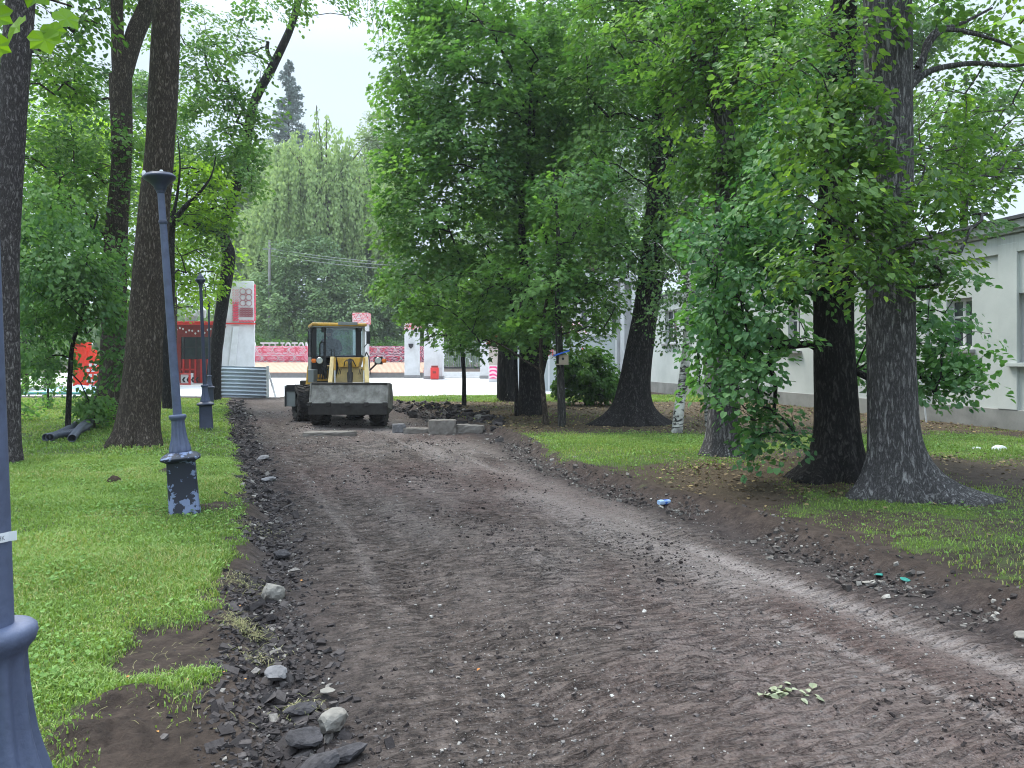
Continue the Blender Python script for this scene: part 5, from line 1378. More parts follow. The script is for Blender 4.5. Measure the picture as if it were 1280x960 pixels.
# long fence with wooden bench in front
d = 66.8
for (pa, pb, mt_, col2, lab) in ((303, 386, M_WHITE, M_PINKRED, 'low fence panel of pink scrolls left of the loader cab, above the wooden bench'), (455, 530, M_BLACK, M_PINKRED, 'low fence panel of pink and dark scrolls right of the loader cab')):
    Xa, Xb = W(pa, 0, d).x, W(pb, 0, d).x; za, zb = W(0, 453.5, d).z, W(0, 432.5, d).z
    r0 = empty('scrolled_fence', ((Xa + Xb) / 2, d, .09)); tag(r0, lab, 'fence', 'scrolled fence round the plaza')
    o0 = r0.location
    p_ = MB(); p_.bb(Xa - o0.x, Xb - o0.x, .05, .12, 0, zb - .09)
    p_.build('panel', M_SCR1 if mt_ is M_WHITE else M_SCR2, r0)
    s_ = MB(); scroll_row(s_, Xa - o0.x + .1, Xb - o0.x - .1, za - .09, zb - .09, 0, .07, .5); s_.build('scrollwork', col2, r0)
    s_ = MB(); scroll_row(s_, Xa - o0.x + .3, Xb - o0.x - .3, za - .09, zb - .09, -.03, .045, .72); s_.build('pale_scrollwork', M_OFFW, r0)
r0 = empty('long_bench', (W(415, 0, d - 1).x, d - 1, .09)); tag(r0, 'very long slatted pale wooden bench on a concrete base across the back plaza', 'bench')
o0 = r0.location
Xa, Xb = W(300, 0, d - 1).x - o0.x, W(530, 0, d - 1).x - o0.x
s_ = MB()
ns = 150
for i in range(ns):
    x_ = Xa + (Xb - Xa) * i / ns
    s_.add([(x_, -.5, .48), (x_ + (Xb - Xa) / ns * .84, -.5, .48), (x_ + (Xb - Xa) / ns * .84, .35, W(0, 453.5, d).z - .05), (x_, .35, W(0, 453.5, d).z - .05),
            (x_, -.5, .40), (x_ + (Xb - Xa) / ns * .84, -.5, .40), (x_ + (Xb - Xa) / ns * .84, .4, W(0, 453.5, d).z - .12), (x_, .4, W(0, 453.5, d).z - .12)], [(0, 1, 2, 3), (4, 7, 6, 5), (0, 4, 5, 1), (1, 5, 6, 2), (2, 6, 7, 3), (3, 7, 4, 0)])
s_.build('slats', M_WOOD, r0)
s_ = MB(); s_.bb(Xa, Xb, -.35, .4, 0, .40); s_.build('concrete_base', M_GCONC, r0)
# giant letters on the fence
r0 = empty('letter_sign', (W(352, 0, 68).x, 68.2, 0)); tag(r0, 'row of big white standing letters above the pink scrolled fence', 'sign')
tm = text_mesh('А ТТТ,ІОТОМ', 1.75, M_WHITE, 'letters', r0, .12, Matrix.Translation((0, 0, 2.42)) @ Matrix.Rotation(math.radians(90), 4, 'X'), 1.0)
bb = [v.co.x for v in tm.data.vertices]; wd_ = max(bb) - min(bb); want = (392 - 316) / F * 68.2
tm.data.transform(Matrix.Diagonal((want / wd_, 1, 1, 1)))
s_ = MB(); s_.bb(-want / 2, want / 2, .1, .2, 0, 1.9); s_.build('support_wall', M_BLACK, r0)

# white pillars
def pillar(pxa, pxb, top, dd, lab, cap=None, capmat=None, extra=None, h0=.0):
    xa, xb = W(pxa, 0, dd).x, W(pxb, 0, dd).x; zt = W(0, top, dd).z
    r = empty('pillar', ((xa + xb) / 2, dd, .09)); tag(r, lab, 'pillar', 'white pillars round the plaza')
    w2 = (xb - xa) / 2
    m = MB(); m.bb(-w2, w2, 0, 2 * w2, 0, zt - .09); m.build('shaft', M_WHITE, r, .02)
    m = MB(); m.bb(-w2 - .04, w2 + .04, -.04, 2 * w2 + .04, 0, .25); m.build('plinth', M_GCONC, r, .02)
    if cap:
        zt2 = W(0, cap, dd).z - .09
        m = MB(); m.bb(-w2 - .03, w2 + .12, -.03, 2 * w2 + .1, zt - .09, zt2); c = m.build('ornament_block', capmat, r, .02)
        m = MB(); scroll_row(m, -w2, w2 + .1, zt - .09, zt2, -.07, .05, .36); m.build('ornament', M_OFFW, c)
    return r
pillar(441, 458.5, 405, 64, 'white pillar with a red ornamented block on top, behind the loader cab', 391, M_SCR3)
pr = pillar(505.5, 523, 412, 64, 'white pillar with a small dark wall lamp, left of the gate', 404, M_SCR3)
m = MB(); m.loft([(-.25, .03, 0, 0), (-.1, .18, 0, 0), (.15, .22, 0, 0)], 12); q_ = W(514, 432, 64) - pr.location; m.v = [(v[0] + q_.x, v[1] - .2, v[2] + q_.z) for v in m.v]; m.build('wall_lamp', M_BLACK, pr)
pillar(530, 553, 405, 60, 'wide plain white pillar with the red bin at its foot')
pillar(600, 612, 425, 62, 'narrow white pillar on the right of the barred gate')
# gate
dg_ = 66; r0 = empty('gate', (W(577, 0, dg_).x, dg_, .09)); tag(r0, 'barred dark gate standing above white steps between two white pillars', 'gate'); o0 = r0.location
xa, xb = W(553, 0, dg_).x - o0.x, W(600, 0, dg_).x - o0.x; za, zb = W(0, 460, dg_).z - .09, W(0, 425, dg_).z - .09
m = MB(); m.bb(xa, xb, -.03, .03, za, za + .1); m.bb(xa, xb, -.03, .03, zb - .1, zb); m.bb(xa, xa + .1, -.03, .03, za, zb); m.bb(-.06, .06, -.03, .03, za, zb); m.build('gate_frame', M_BLACK, r0)
m = MB()
for i in range(22): xx = xa + (xb - xa) * (i + .5) / 22; m.cyl((xx, 0, za), (xx, 0, zb), .022, n=6)
m.build('bars', M_GREYP, r0)
r0 = empty('steps', (W(577, 0, 64.5).x, 64.5, .09)); tag(r0, 'broad white steps rising to the barred gate', 'steps'); m = MB()
for i in range(3): m.bb(xa - .2, xb + .2, -1.0 + i * .4, .6, i * .17 if i else 0, (i + 1) * .17)
m.build('treads', M_WHITE, r0, .01)
# bins
def bin_(px0, px1, py0, py1, dd, lab):
    xa, xb = W(px0, 0, dd).x, W(px1, 0, dd).x; h = W(0, py0, dd).z - .09
    r = empty('litter_bin', ((xa + xb) / 2, dd, .09)); tag(r, lab, 'litter bin', 'red litter bins on the plaza')
    w2 = (xb - xa) / 2; m = MB(); m.bb(-w2, w2, 0, w2 * 2, .06, h * .86); m.build('body', M_RED, r, .03)
    m = MB(); m.bb(-w2 * .8, w2 * .8, .05, w2 * 1.8, h * .86, h); m.bb(-w2 * .9, w2 * .9, .04, w2 * 1.9, 0, .06); m.build('lid', M_DRED, r, .02)
    m = MB(); m.bb(-w2 * .4, w2 * .4, -.012, 0, h * .45, h * .6); m.build('emblem', M_DRED, r)
bin_(538, 548, 457, 473, 59, 'red litter bin at the foot of the wide white pillar')
bin_(191, 198, 463, 484, 46, 'red litter bin in front of the kiosk, beside the big brown trunk')
# pink poster stand
dd = 52; r0 = empty('notice_stand', (W(616.5, 0, dd).x, dd, .09)); tag(r0, 'white stand with a pink poster beside the split-bark trunk', 'notice stand')
w2 = .32; h = W(0, 457, dd).z - .09; m = MB(); m.bb(-w2, w2, 0, .3, 0, h); m.build('stand', M_WHITE, r0, .02)
m = MB(); m.bb(-w2 * .8, w2 * .8, -.015, 0, .25, h - .05); m.build('poster', M_PINKP, r0)
# little gatehouse with a red roof
dd = 56; xa, xb = W(611, 0, dd).x, W(636, 0, dd).x; r0 = empty('gatehouse', ((xa + xb) / 2, dd, .09)); tag(r0, 'small beige block gatehouse with a red roof behind the split-bark trunk', 'gatehouse')
w2 = (xb - xa) / 2; h = W(0, 430, dd).z - .09
def block_mat():
    m, nt, bs = new_mat('beige_blocks'); v = coords(nt)
    mp = N(nt, 'ShaderNodeMapping'); mp.inputs['Rotation'].default_value = (math.radians(90), 0, 0); nt.links.new(v, mp.inputs['Vector'])
    br = N(nt, 'ShaderNodeTexBrick'); br.inputs['Scale'].default_value = 3.0; br.inputs['Color1'].default_value = (.52, .44, .38, 1); br.inputs['Color2'].default_value = (.46, .40, .35, 1); br.inputs['Mortar'].default_value = (.3, .27, .25, 1)
    nt.links.new(mp.outputs[0], br.inputs['Vector']); nt.links.new(br.outputs[0], bs.inputs['Base Color']); bs.inputs['Roughness'].default_value = .8
    return m
M_BLOCK = block_mat()
m = MB(); m.bb(-w2, w2, 0, 2, 0, h); m.build('wall', M_BLOCK, r0)
m = MB(); m.prism([(-w2 - .2, h), (w2 + .2, h), (w2 * .4, h + .65), (-w2 * .4, h + .65)], -.2, 2.2); m.build('roof', M_RED, r0)

# ------------------------------------------------------------------ red kiosk
dk = 50.0; kx = W(238, 0, dk).x; K = empty('kiosk', (kx, dk, .09)); tag(K, 'dark red open kiosk with a glazed counter and string lights behind the left trunks', 'kiosk')
def kx_(px): return W(px, 0, dk).x - kx
def kz_(py): return W(0, py, dk).z - .09
m = MB(); m.bb(kx_(200), kx_(274), 0, .25, kz_(406), kz_(401.5)); m.build('fascia', M_RED, K, .02)
m = MB(); m.bb(kx_(201), kx_(274), .3, .45, kz_(421), kz_(406)); m.build('valance', M_DRED, K)
m = MB(); m.bb(kx_(200), kx_(274), .2, 4.5, kz_(402), kz_(401.2)); m.build('roof', M_GREYP, K)
m = MB()
for px in (225.5, 241, 257.5, 271): m.bb(kx_(px) - .05, kx_(px) + .05, .5, .6, kz_(448), kz_(421))
m.bb(kx_(222), kx_(274), .49, .59, kz_(434.5), kz_(433)); m.bb(kx_(222), kx_(274), .49, .62, kz_(449), kz_(447)); wf = m.build('window_frame', M_BLACK, K)
m = MB(); m.bb(kx_(222), kx_(274), .56, .58, kz_(448), kz_(421)); m.build('pane', M_WIN, wf)
m = MB(); m.bb(kx_(222), kx_(274), .6, .7, kz_(480.7), kz_(449)); m.build('counter_front', M_DRED, K)
m = MB()
for px in (225, 233, 240, 247.5, 256, 264, 272): m.bb(kx_(px) - .05, kx_(px) + .05, .5, .6, kz_(480), kz_(449))
m.bb(kx_(222), kx_(240), .5, .58, kz_(463), kz_(461)); m.bb(kx_(247), kx_(274), .5, .58, kz_(468), kz_(466)); m.build_each('batten', M_RED, K)
m = MB(); m.bb(kx_(200), kx_(202.4), -.1, .1, 0, kz_(374)); m.bb(kx_(202.4), kx_(205), 0, .1, kz_(443), kz_(441)); m.build('mast', M_RED, K)
m = MB(); m.bb(kx_(203), kx_(222), .5, 4.4, 0, kz_(406)); m.bb(kx_(222), kx_(274), 4.2, 4.4, 0, kz_(402)); m.build('side_wall', M_DRED, K)
m = MB(); m.bb(kx_(186), kx_(200), .4, 4.4, 0, kz_(440)); m.build('white_wall', M_OFFW, K)
m = MB(); m.bb(kx_(272), kx_(283), -.02, .6, kz_(456), kz_(448)); m.prism([(kx_(272), kz_(405)), (kx_(290), kz_(405)), (kx_(279), kz_(414)), (kx_(272), kz_(419))], -.02, .4); m.build('bracket', M_DRED, K)
m = MB()
for i in range(14):
    t = i / 13; px = 222 + 50 * t; py = 409 + 5 * math.sin(t * 3.1) + (3 if i % 3 == 0 else 0)
    m.loft([(kz_(py) - .07, .02, 0, 0), (kz_(py), .07, 0, 0), (kz_(py) + .07, .02, 0, 0)], 8); k_ = 24
    m.v[-40:] = m.v[-40:]
    for j in range(len(m.v) - (24 + 16), len(m.v)): m.v[j] = (m.v[j][0] + kx_(px), m.v[j][1] - .12, m.v[j][2])
m.build('string_lights', M_WHITE, K)
m = MB()
for (px, py, a) in ((231, 391, .6), (236, 395, -.5), (246.5, 390, .3), (229, 396, 0)):
    c = V3((kx_(px), .8, kz_(py))); m.cyl(c + V3((a * .25, 0, -.35)), c + V3((0, 0, .1)), .16, .28, n=12); m.cyl(c + V3((0, 0, .1)), c + V3((-a * .2, 0, .42)), .28, .10, n=12)
m.build('white_figures', M_WHITE, K)
# planter and barrier in front of the kiosk
dd = 47
for pa, pb, ta, lab, mt_ in ((198, 208, 468, 'low white-topped planter with a red pattern right of the red litter bin', M_SCR3), (226, 237.5, 466.5, 'short red-framed barrier with black chevrons in front of the kiosk counter', M_WHITE)):
    xa, xb = W(pa, 0, dd).x, W(pb, 0, dd).x; h = W(0, ta, dd).z - .09; w2 = (xb - xa) / 2
    r0 = empty('planter' if pa < 200 else 'chevron_barrier', ((xa + xb) / 2, dd, .09)); tag(r0, lab, 'planter' if pa < 200 else 'barrier')
    m = MB(); m.bb(-w2, w2, 0, .5, 0, h * (.8 if pa < 200 else 1)); m.build('box' if pa < 200 else 'board', mt_, r0)
    m = MB()
    if pa < 200:
        m.bb(-w2, w2 * .9, 0.02, .48, h * .8, h * 1.5); m.build('liner', M_WHITE, r0)
    else:
        m.bb(-w2 - .05, w2 + .05, -.03, .0, 0, .08); m.bb(-w2 - .05, w2 + .05, -.03, 0, h - .08, h); m.bb(w2 - .08, w2 + .05, -.035, 0, .09, h - .09); m.build('red_frame', M_RED, r0)
        m = MB()
        for i in range(4):
            x_ = -w2 + .08 + i * .27
            for sgn in (-1, 1): m.prism([(x_, .30), (x_ + .12, .30), (x_ + .22, .30 + sgn * .16), (x_ + .10, .30 + sgn * .16)][::sgn], -.012, 0)
        m.build('chevrons', M_BLACK, r0)

# white tower with ornament
dt = 48.5; tx = W(300, 0, dt).x; T = empty('ornamented_tower', (tx, dt, .09)); tag(T, 'tall white tower with a leaning lower wall and a red ring ornament at its top', 'tower')
def tx_(px): return W(px, 0, dt).x - tx
def tz_(py): return W(0, py, dt).z - .09
m = MB(); m.prism([(tx_(281), tz_(357)), (tx_(291), tz_(357)), (tx_(291), tz_(351)), (tx_(316.5), tz_(351)), (tx_(317), tz_(405)), (tx_(317), tz_(481)), (tx_(285), tz_(481)), (tx_(276), tz_(456)), (tx_(277), tz_(425)), (tx_(284), tz_(408)), (tx_(281), tz_(405))][::-1], 0, 1.8); m.build('wall', M_WHITE, T, .03)
m = MB(); m.prism([(tx_(292), tz_(408)), (tx_(299), tz_(408)), (tx_(293), tz_(480)), (tx_(284), tz_(480))][::-1], -.14, -.0); m.build('leaning_rib', M_WHITE, T, .02)
m = MB(); m.bb(tx_(282), tx_(319), -.18, 0, tz_(405.5), tz_(403.8)); m.build('ledge', M_RED, T)
m = MB()
for i in range(3):
    for px in (303.5, 310.5):
        c = (tx_(px), tz_(364.5 + i * 7.2)); R_ = 3.6 / F * dt
        for k_ in range(18):
            a0, a1 = 2 * math.pi * k_ / 18, 2 * math.pi * (k_ + 1) / 18
            m.bar((c[0] + math.cos(a0) * R_, -.06, c[1] + math.sin(a0) * R_), (c[0] + math.cos(a1) * R_, -.06, c[1] + math.sin(a1) * R_), .035, .035)
m.build('ring_ornament', plain('dark_red_grey', (.38, .10, .12), .5), T)
m = MB()
for j in range(5):
    for i in range(9):
        c = (tx_(300.5 + i * 1.75), tz_(385.5 + j * 2.4)); q_ = .05
        m.bar((c[0] - q_, -.05, c[1] - q_), (c[0] + q_, -.05, c[1] + q_), .028, .028); m.bar((c[0] - q_, -.05, c[1] + q_), (c[0] + q_, -.05, c[1] - q_), .028, .028)
m.build('lattice_ornament', bpy.data.materials['dark_red_grey'], T)
m = MB()
for j in range(13):
    zc = tz_(363 + j * 3.1); t_ = .03 if j < 5 else .09
    for px in ((292, 295, 297.5) if j < 6 else (292.5, 294.2, 296, 297.4)): m.bar((tx_(px) - .05, -.07, zc - .06), (tx_(px) + .05, -.07, zc + .06), t_ * .7, t_ * .7)
for j in range(10): m.loft([(0, .05, 0, 0), (.12, .09, 0, 0), (.24, .05, 0, 0)], 8); n_ = 40; m.v[-40:] = [(v[0] + tx_(317.3), v[1] + .1, v[2] + tz_(401 - j * 4.6)) for v in m.v[-40:]]
for i in range(11): m.bar((tx_(299 + i * 1.7), -.06, tz_(402.5)), (tx_(300.2 + i * 1.7), -.06, tz_(400)), .05, .05)
m.build('red_ornament', M_PINKRED, T)
T.rotation_euler = (0, 0, math.radians(17))
# red stand at the far left and sheeting beside it
dd = 40; xa, xb = W(91, 0, dd).x, W(122, 0, dd).x; r0 = empty('red_stand', ((xa + xb) / 2, dd, .05)); tag(r0, 'bright red panelled stand with pink squares on its right side, far left beyond the sapling', 'stand')
w2 = (xb - xa) / 2; h = W(0, 429, dd).z; m = MB(); m.bb(-w2, w2 * .1, 0, .5, 0, h); m.prism([(w2 * .1, 0), (w2, 0), (w2, h * .55), (w2 * .6, h * .85), (w2 * .1, h * .8)], .05, .4); m.build('panel', plain('vivid_red', (.75, .045, .02), .5), r0, .02)
m = MB()
for i in range(4):
    for j in range(5):
        if (i + j) % 2: m.box((w2 * (.2 + .2 * i), .03, h * (.08 + .11 * j)), (.16, .03, .16))
m.build('squares', M_OFFW, r0)
m = MB(); m.bb(-w2 + .03, -w2 * .1, -.02, 0, h - .22, h - .16); m.bb(-w2 + .03, -w2 * .35, -.02, 0, h * .52, h * .55); m.build('trim', M_DRED, r0)
dd = 34; m = MB(); rr_ = MB()
r0 = empty('plastic_sheeting', (W(95, 0, dd).x, dd, .1)); tag(r0, 'crumpled pale blue and white sheeting lying at the foot of the red stand', 'sheeting')
g_ = 24; vs = []
for i in range(g_):
    for j in range(8): vs.append((-2.2 + 4.4 * i / (g_ - 1), -.5 + j * .16, .04 + .42 * math.exp(-((i / g_ - .45) / .35) ** 2) * (.3 + float(vnoise(i * .45, j * .6, 3))) * (j / 7)))
m.add(vs, [(i * 8 + j, (i + 1) * 8 + j, (i + 1) * 8 + j + 1, i * 8 + j + 1) for i in range(g_ - 1) for j in range(7)]); so3 = m.build('sheet', M_LBLUE, r0); so3.modifiers.new('s', 'SOLIDIFY').thickness = .01
m = MB(); m.path([(-2.3, -.7, .05), (-1, -.75, .07), (.5, -.72, .06), (2.0, -.6, .12), (2.4, -.5, .3)], .05); m.build('hose', M_TEAL, r0)

# power pole and wires
dd = 80; X_ = W(337, 0, dd).x; r0 = empty('power_pole', (X_, dd, 0)); tag(r0, 'thin pale concrete power pole among the trees behind the plaza', 'power pole')
m = MB(); m.cyl((0, 0, -.2), (0, 0, W(0, 300, dd).z), .24, .13, n=10); m.build('pole', M_GCONC, r0)
m = MB(); m.bb(-.7, .7, -.05, .05, W(0, 312, dd).z, W(0, 310.5, dd).z); 
m.build('crossarm', M_GREYP, r0)
m = MB()
for k_, (zz, ex) in enumerate(((311, 322), (314, 326), (319, 330))):
    p0 = W(337, zz, dd) - r0.location; p1 = W(700, ex, 70) - r0.location
    pts = [p0.lerp(p1, t / 12) + V3((0, 0, -1.0 * math.sin(math.pi * t / 12))) for t in range(13)]
    m.path(pts, .03, 5)
tag(m.build('power_cable', M_GREYP), 'three thin sagging cables running right from the power pole', 'cable'); bpy.data.objects['power_cable'].location = r0.location

# ------------------------------------------------------------------ pale building on the right
def wall_mat():
    m, nt, bs = new_mat('greenish_grey_render')
    v = coords(nt)
    n = noise(nt, .8, 6, .62, v); n2 = noise(nt, 30, 4, .6, v)
    c = ramp(nt, n, [(.3, (.41, .44, .425)), (.6, (.51, .535, .515)), (.8, (.57, .59, .57))])
    vz = coords(nt, (1.2, 1.2, .12)); st = noise(nt, 3, 5, .7, vz)
    sep = N(nt, 'ShaderNodeSeparateXYZ'); tc = N(nt, 'ShaderNodeTexCoord'); nt.links.new(tc.outputs['Object'], sep.inputs[0])
    top = ramp(nt, math_n(nt, 'DIVIDE', sep.outputs[2], 5.0), [(.72, 0.0), (.92, .75)])
    c = mixc(nt, math_n(nt, 'MULTIPLY', top, ramp(nt, st, [(.45, 0.0), (.7, 1.0)])), c, (.17, .17, .14))
    nt.links.new(c, bs.inputs['Base Color']); bs.inputs['Roughness'].default_value = .85
    bump(nt, bs, n2, .15, .01)
    return m
M_BWALL = wall_mat()
M_PLINTH = plain('grey_plinth', (.20, .20, .19), .9, 0, .2, 2.5, .2, .3, dirt=(.33, .33, .31), dirt_amt=.5, dscale=1.2)
M_ROOFF = plain('dark_roof_felt', (.045, .05, .055), .8)
A = V3((10.95, 14.2, 0)); Bp = V3((6.62, 38.4, 0)); dv_ = (Bp - A).normalized(); L_ = (Bp - A).length
BD = empty('building', (A.x, A.y, 0)); BD.rotation_euler = (0, 0, math.atan2(dv_.y, dv_.x)); tag(BD, 'long single-storey pale grey-green rendered building behind the right-hand trees', 'building')
# local: x along the wall away from the camera, -y... outside is +y (towards the road)
def bl(px):   # where the view ray through px meets the wall line, measured along it
    dx = (px - 640) / F
    t = (A.x - dx * A.y) / (dx * dv_.y - dv_.x); return t
HB = 4.62; zwall0 = -.3
wins = [(bl(1282), bl(1269), 1.62, 3.0), (bl(1215), bl(1183), 1.85, 3.02), (bl(846), bl(831), 2.35, 3.9), (bl(1000), bl(985), 1.9, 3.3), (bl(930), bl(920), 1.9, 3.4)]
wins = [(min(a, b), max(a, b), c, d_) for a, b, c, d_ in wins]
wins[0] = (wins[0][0] - 1.0, wins[0][1], 1.55, 3.0)
wins.sort()
def wallseg():
    m = MB(); x = -4.0
    for a, b, z0, z1 in wins:
        m.bb(x, a, -.3, 0, .0, HB - .35); m.bb(a, b, -.3, 0, 0.0, z0); m.bb(a, b, -.3, 0, z1, HB - .35); x = b
    m.bb(x, L_, -.3, 0, 0, HB - .35)
    m.bb(L_ - .3, L_, -9, -.3, 0, HB - .35)
    return m
wallseg().build('wall', M_BWALL, BD)
m = MB(); m.bb(-4.0, L_ + .04, 0.0, .05, -.3, .55); m.build('plinth', M_PLINTH, BD, .01)
m = MB(); m.bb(-4.0, L_ + .1, -9, .12, HB - .35, HB - .28); m.bb(-4, L_ + .16, -9, .20, HB - .28, HB - .10); m.build('cornice', M_BWALL, BD, .015)
m = MB(); m.bb(-4.0, L_ + .22, -9.2, .28, HB - .10, HB - .03); m.build('roof', M_ROOFF, BD)
m = MB()
for px in (1262, 1152, 1095, 960, 870): xx = bl(px); m.bb(xx - .25, xx + .25, 0, .06, .55, HB - .55)
m.bb(-4, L_, 0, .055, HB - .75, HB - .38)
m.build_each('pilaster', M_BWALL, BD, .008)
for a, b, z0, z1 in wins:
    w_ = MB(); w_.bb(a, b, -.2, -.14, z0, z0 + .07); w_.bb(a, b, -.2, -.14, z1 - .07, z1); w_.bb(a, a + .07, -.2, -.14, z0 + .07, z1 - .07); w_.bb(b - .07, b, -.2, -.14, z0 + .07, z1 - .07); w_.bb((a + b) / 2 - .04, (a + b) / 2 + .04, -.2, -.14, z0 + .07, z1 - .07)
    w_.bb(a + .07, b - .07, -.19, -.15, z1 - .45, z1 - .40)
    wo = w_.build('window', M_WHITE, BD, .004)
    w_ = MB(); w_.bb(a + .05, b - .05, -.175, -.165, z0 + .05, z1 - .05); w_.build('pane', M_WIN, wo)
    w_ = MB(); w_.bb(a - .1, b + .1, -.13, .14, z0 - .09, z0 - .01); w_.build('sill', M_GCONC if z0 > 1.8 else M_BWALL, wo, .006)
# far white wing (lit face) left of the building corner
dd = 42; r0 = empty('building', (W(745, 0, dd).x, dd, 0)); tag(r0, 'white columned building glimpsed behind the grey wall and the flared dark tree', 'building')
o0 = r0.location; fx = lambda px: W(px, 0, dd).x - o0.x; fz = lambda py: W(0, py, dd).z
m = MB(); m.bb(fx(695), fx(812), .6, 6, 0, fz(345)); m.build('wall', M_WHITE, r0)
m = MB()
for px in (735, 748, 760, 776, 790, 800): m.bb(fx(px), fx(px + 5), .1, .6, 0, fz(352))
m.bb(fx(690), fx(812), 0, .6, fz(352), fz(342)); m.build_each('column', M_WHITE, r0, .02)
for px in (704, 728, 741, 766): 
    m = MB(); m.bb(fx(px), fx(px + 6), .52, .6, fz(415), fz(385)); wo = m.build('window', M_WIN, r0)
# grey panel wall with lettering
dd = 37.8; r0 = empty('panel_wall', (W(707, 0, dd).x, dd, 0)); tag(r0, 'plain light grey panel wall behind the shrub and the double trunk', 'wall'); o0 = r0.location
m = MB(); m.bb(fx(645) if False else W(643, 0, dd).x - o0.x, W(771.5, 0, dd).x - o0.x, 0, .15, -.1, W(0, 419.5, dd).z); m.build('panel', M_GREYWALL, r0)
m = MB(); m.bb(W(643, 0, dd).x - o0.x, W(771.5, 0, dd).x - o0.x, -.05, .2, W(0, 419.5, dd).z, W(0, 417.5, dd).z)
for px in (643, 685, 728, 769): m.bb(W(px, 0, dd).x - o0.x, W(px + 2, 0, dd).x - o0.x, -.04, 0, -.1, W(0, 420, dd).z)
m.build_each('post', M_OFFW, r0)
q_ = W(690, 441.5, dd) - r0.location
text_mesh('УЦ', .42, M_RED, 'lettering', r0, .03, Matrix.Translation((q_.x, -.05, q_.z)) @ Matrix.Rotation(math.radians(90), 4, 'X'))
q_ = W(728, 437.5, dd) - r0.location
text_mesh('Т', .22, M_RED, 'lettering', r0, .03, Matrix.Translation((q_.x, -.05, q_.z)) @ Matrix.Rotation(math.radians(90), 4, 'X'))
# red and white tiled awning
dd = 41; r0 = empty('awning', (W(718, 0, dd).x, dd, W(0, 417, dd).z)); tag(r0, 'small red and white chequered awning above the grey wall', 'awning')
def tile_mat():
    m, nt, bs = new_mat('red_white_tiles'); v = coords(nt)
    ck = N(nt, 'ShaderNodeTexBrick'); ck.inputs['Scale'].default_value = 4; ck.inputs['Color1'].default_value = (.62, .12, .12, 1); ck.inputs['Color2'].default_value = (.5, .08, .08, 1); ck.inputs['Mortar'].default_value = (.75, .72, .72, 1); ck.inputs['Mortar Size'].default_value = .05
    mp = N(nt, 'ShaderNodeMapping'); mp.inputs['Rotation'].default_value = (math.radians(90), 0, 0); nt.links.new(v, mp.inputs['Vector']); nt.links.new(mp.outputs[0], ck.inputs['Vector'])
    nt.links.new(ck.outputs[0], bs.inputs['Base Color']); return m
m = MB(); m.add([(-.75, 0, -.05), (.75, 0, -.05), (.35, .7, .62), (-.75, .7, .62), (-.75, 0, -.12), (.75, 0, -.12), (.35, .75, .55), (-.75, .75, .55)], [(0, 1, 2, 3), (4, 7, 6, 5), (0, 4, 5, 1), (1, 5, 6, 2), (2, 6, 7, 3), (3, 7, 4, 0)]); m.build('tiles', tile_mat(), r0)
m = MB()
for x_ in (-.7, .3): m.cyl((x_, .6, .5), (x_, .6, -3.0), .04, n=8)
m.build('post', M_OFFW, r0)

# birdhouse
bh = W(703.5, 449, 18.2); 
q_ = G(703, 534).y; bh = W(704.5, 449, q_ - .16)
r0 = empty('birdhouse', bh); tag(r0, 'small wooden birdhouse with a blue roof fixed to the slim greyish trunk', 'birdhouse')
m = MB(); m.box((0, 0, 0), (.20, .18, .20)); m.build('box', M_PLASTERBOX, r0, .005)
m = MB(); m.box((-.05, -.02, .13), (.36, .26, .03), Matrix.Rotation(math.radians(-18), 3, 'Y')); m.build('roof', M_BLUE, r0, .003)
m = MB(); m.cyl((-.02, -.094, .01), (-.02, -.088, .01), .028, n=14); m.build('entrance_hole', M_BLACK, r0)
m = MB(); m.box((-.04, -.04, -.11), (.28, .22, .02)); m.build('tray', M_PLASTERBOX, r0)

# ------------------------------------------------------------------ kerb blocks, slab, pipes, small finds
def block(px, py, lw, h, dpt, lab, mt_, rz=0, name='kerb_block', tilt=0, grp=None, cat='kerb block', rnd=.02):
    c = G(px, py); m = MB()
    nx_, ny_, nz_ = 8, 4, 4
    rng = np.random.default_rng(int(px * 7))
    me_ = MB(); 
    # rough block: subdivided box with chipped faces
    vs, fs, key = [], [], {}
    def vid(i, j, k):
        if (i, j, k) not in key:
            e_ = sum((t in (0, n_)) for t, n_ in ((i, nx_), (j, ny_), (k, nz_)))
            v = V3(((i / nx_ - .5) * lw, (j / ny_ - .5) * dpt, k / nz_ * h))
            j_ = rnd * (1.0 if e_ >= 2 else .45)
            v += V3(tuple(rng.normal(size=3) * j_ * .5))
            if e_ >= 2: v.x *= 1 - rnd * .6 / lw; v.y *= 1 - rnd * .8 / dpt; v.z = min(v.z, h - rnd * .3)
            key[(i, j, k)] = len(vs); vs.append(v)
        return key[(i, j, k)]
    for i in range(nx_):
        for j in range(ny_):
            fs.append((vid(i, j, 0), vid(i, j + 1, 0), vid(i + 1, j + 1, 0), vid(i + 1, j, 0))); fs.append((vid(i, j, nz_), vid(i + 1, j, nz_), vid(i + 1, j + 1, nz_), vid(i, j + 1, nz_)))
    for i in range(nx_):
        for k in range(nz_):
            fs.append((vid(i, 0, k), vid(i + 1, 0, k), vid(i + 1, 0, k + 1), vid(i, 0, k + 1))); fs.append((vid(i, ny_, k), vid(i, ny_, k + 1), vid(i + 1, ny_, k + 1), vid(i + 1, ny_, k)))
    for j in range(ny_):
        for k in range(nz_):
            fs.append((vid(0, j, k), vid(0, j, k + 1), vid(0, j + 1, k + 1), vid(0, j + 1, k))); fs.append((vid(nx_, j, k), vid(nx_, j + 1, k), vid(nx_, j + 1, k + 1), vid(nx_, j, k + 1)))
    me_.add(vs, fs); o = me_.build(name, mt_)
    o.location = c + V3((0, dpt / 2, -.03)); o.rotation_euler = (0, tilt, rz)
    tag(o, lab, cat, grp); return o
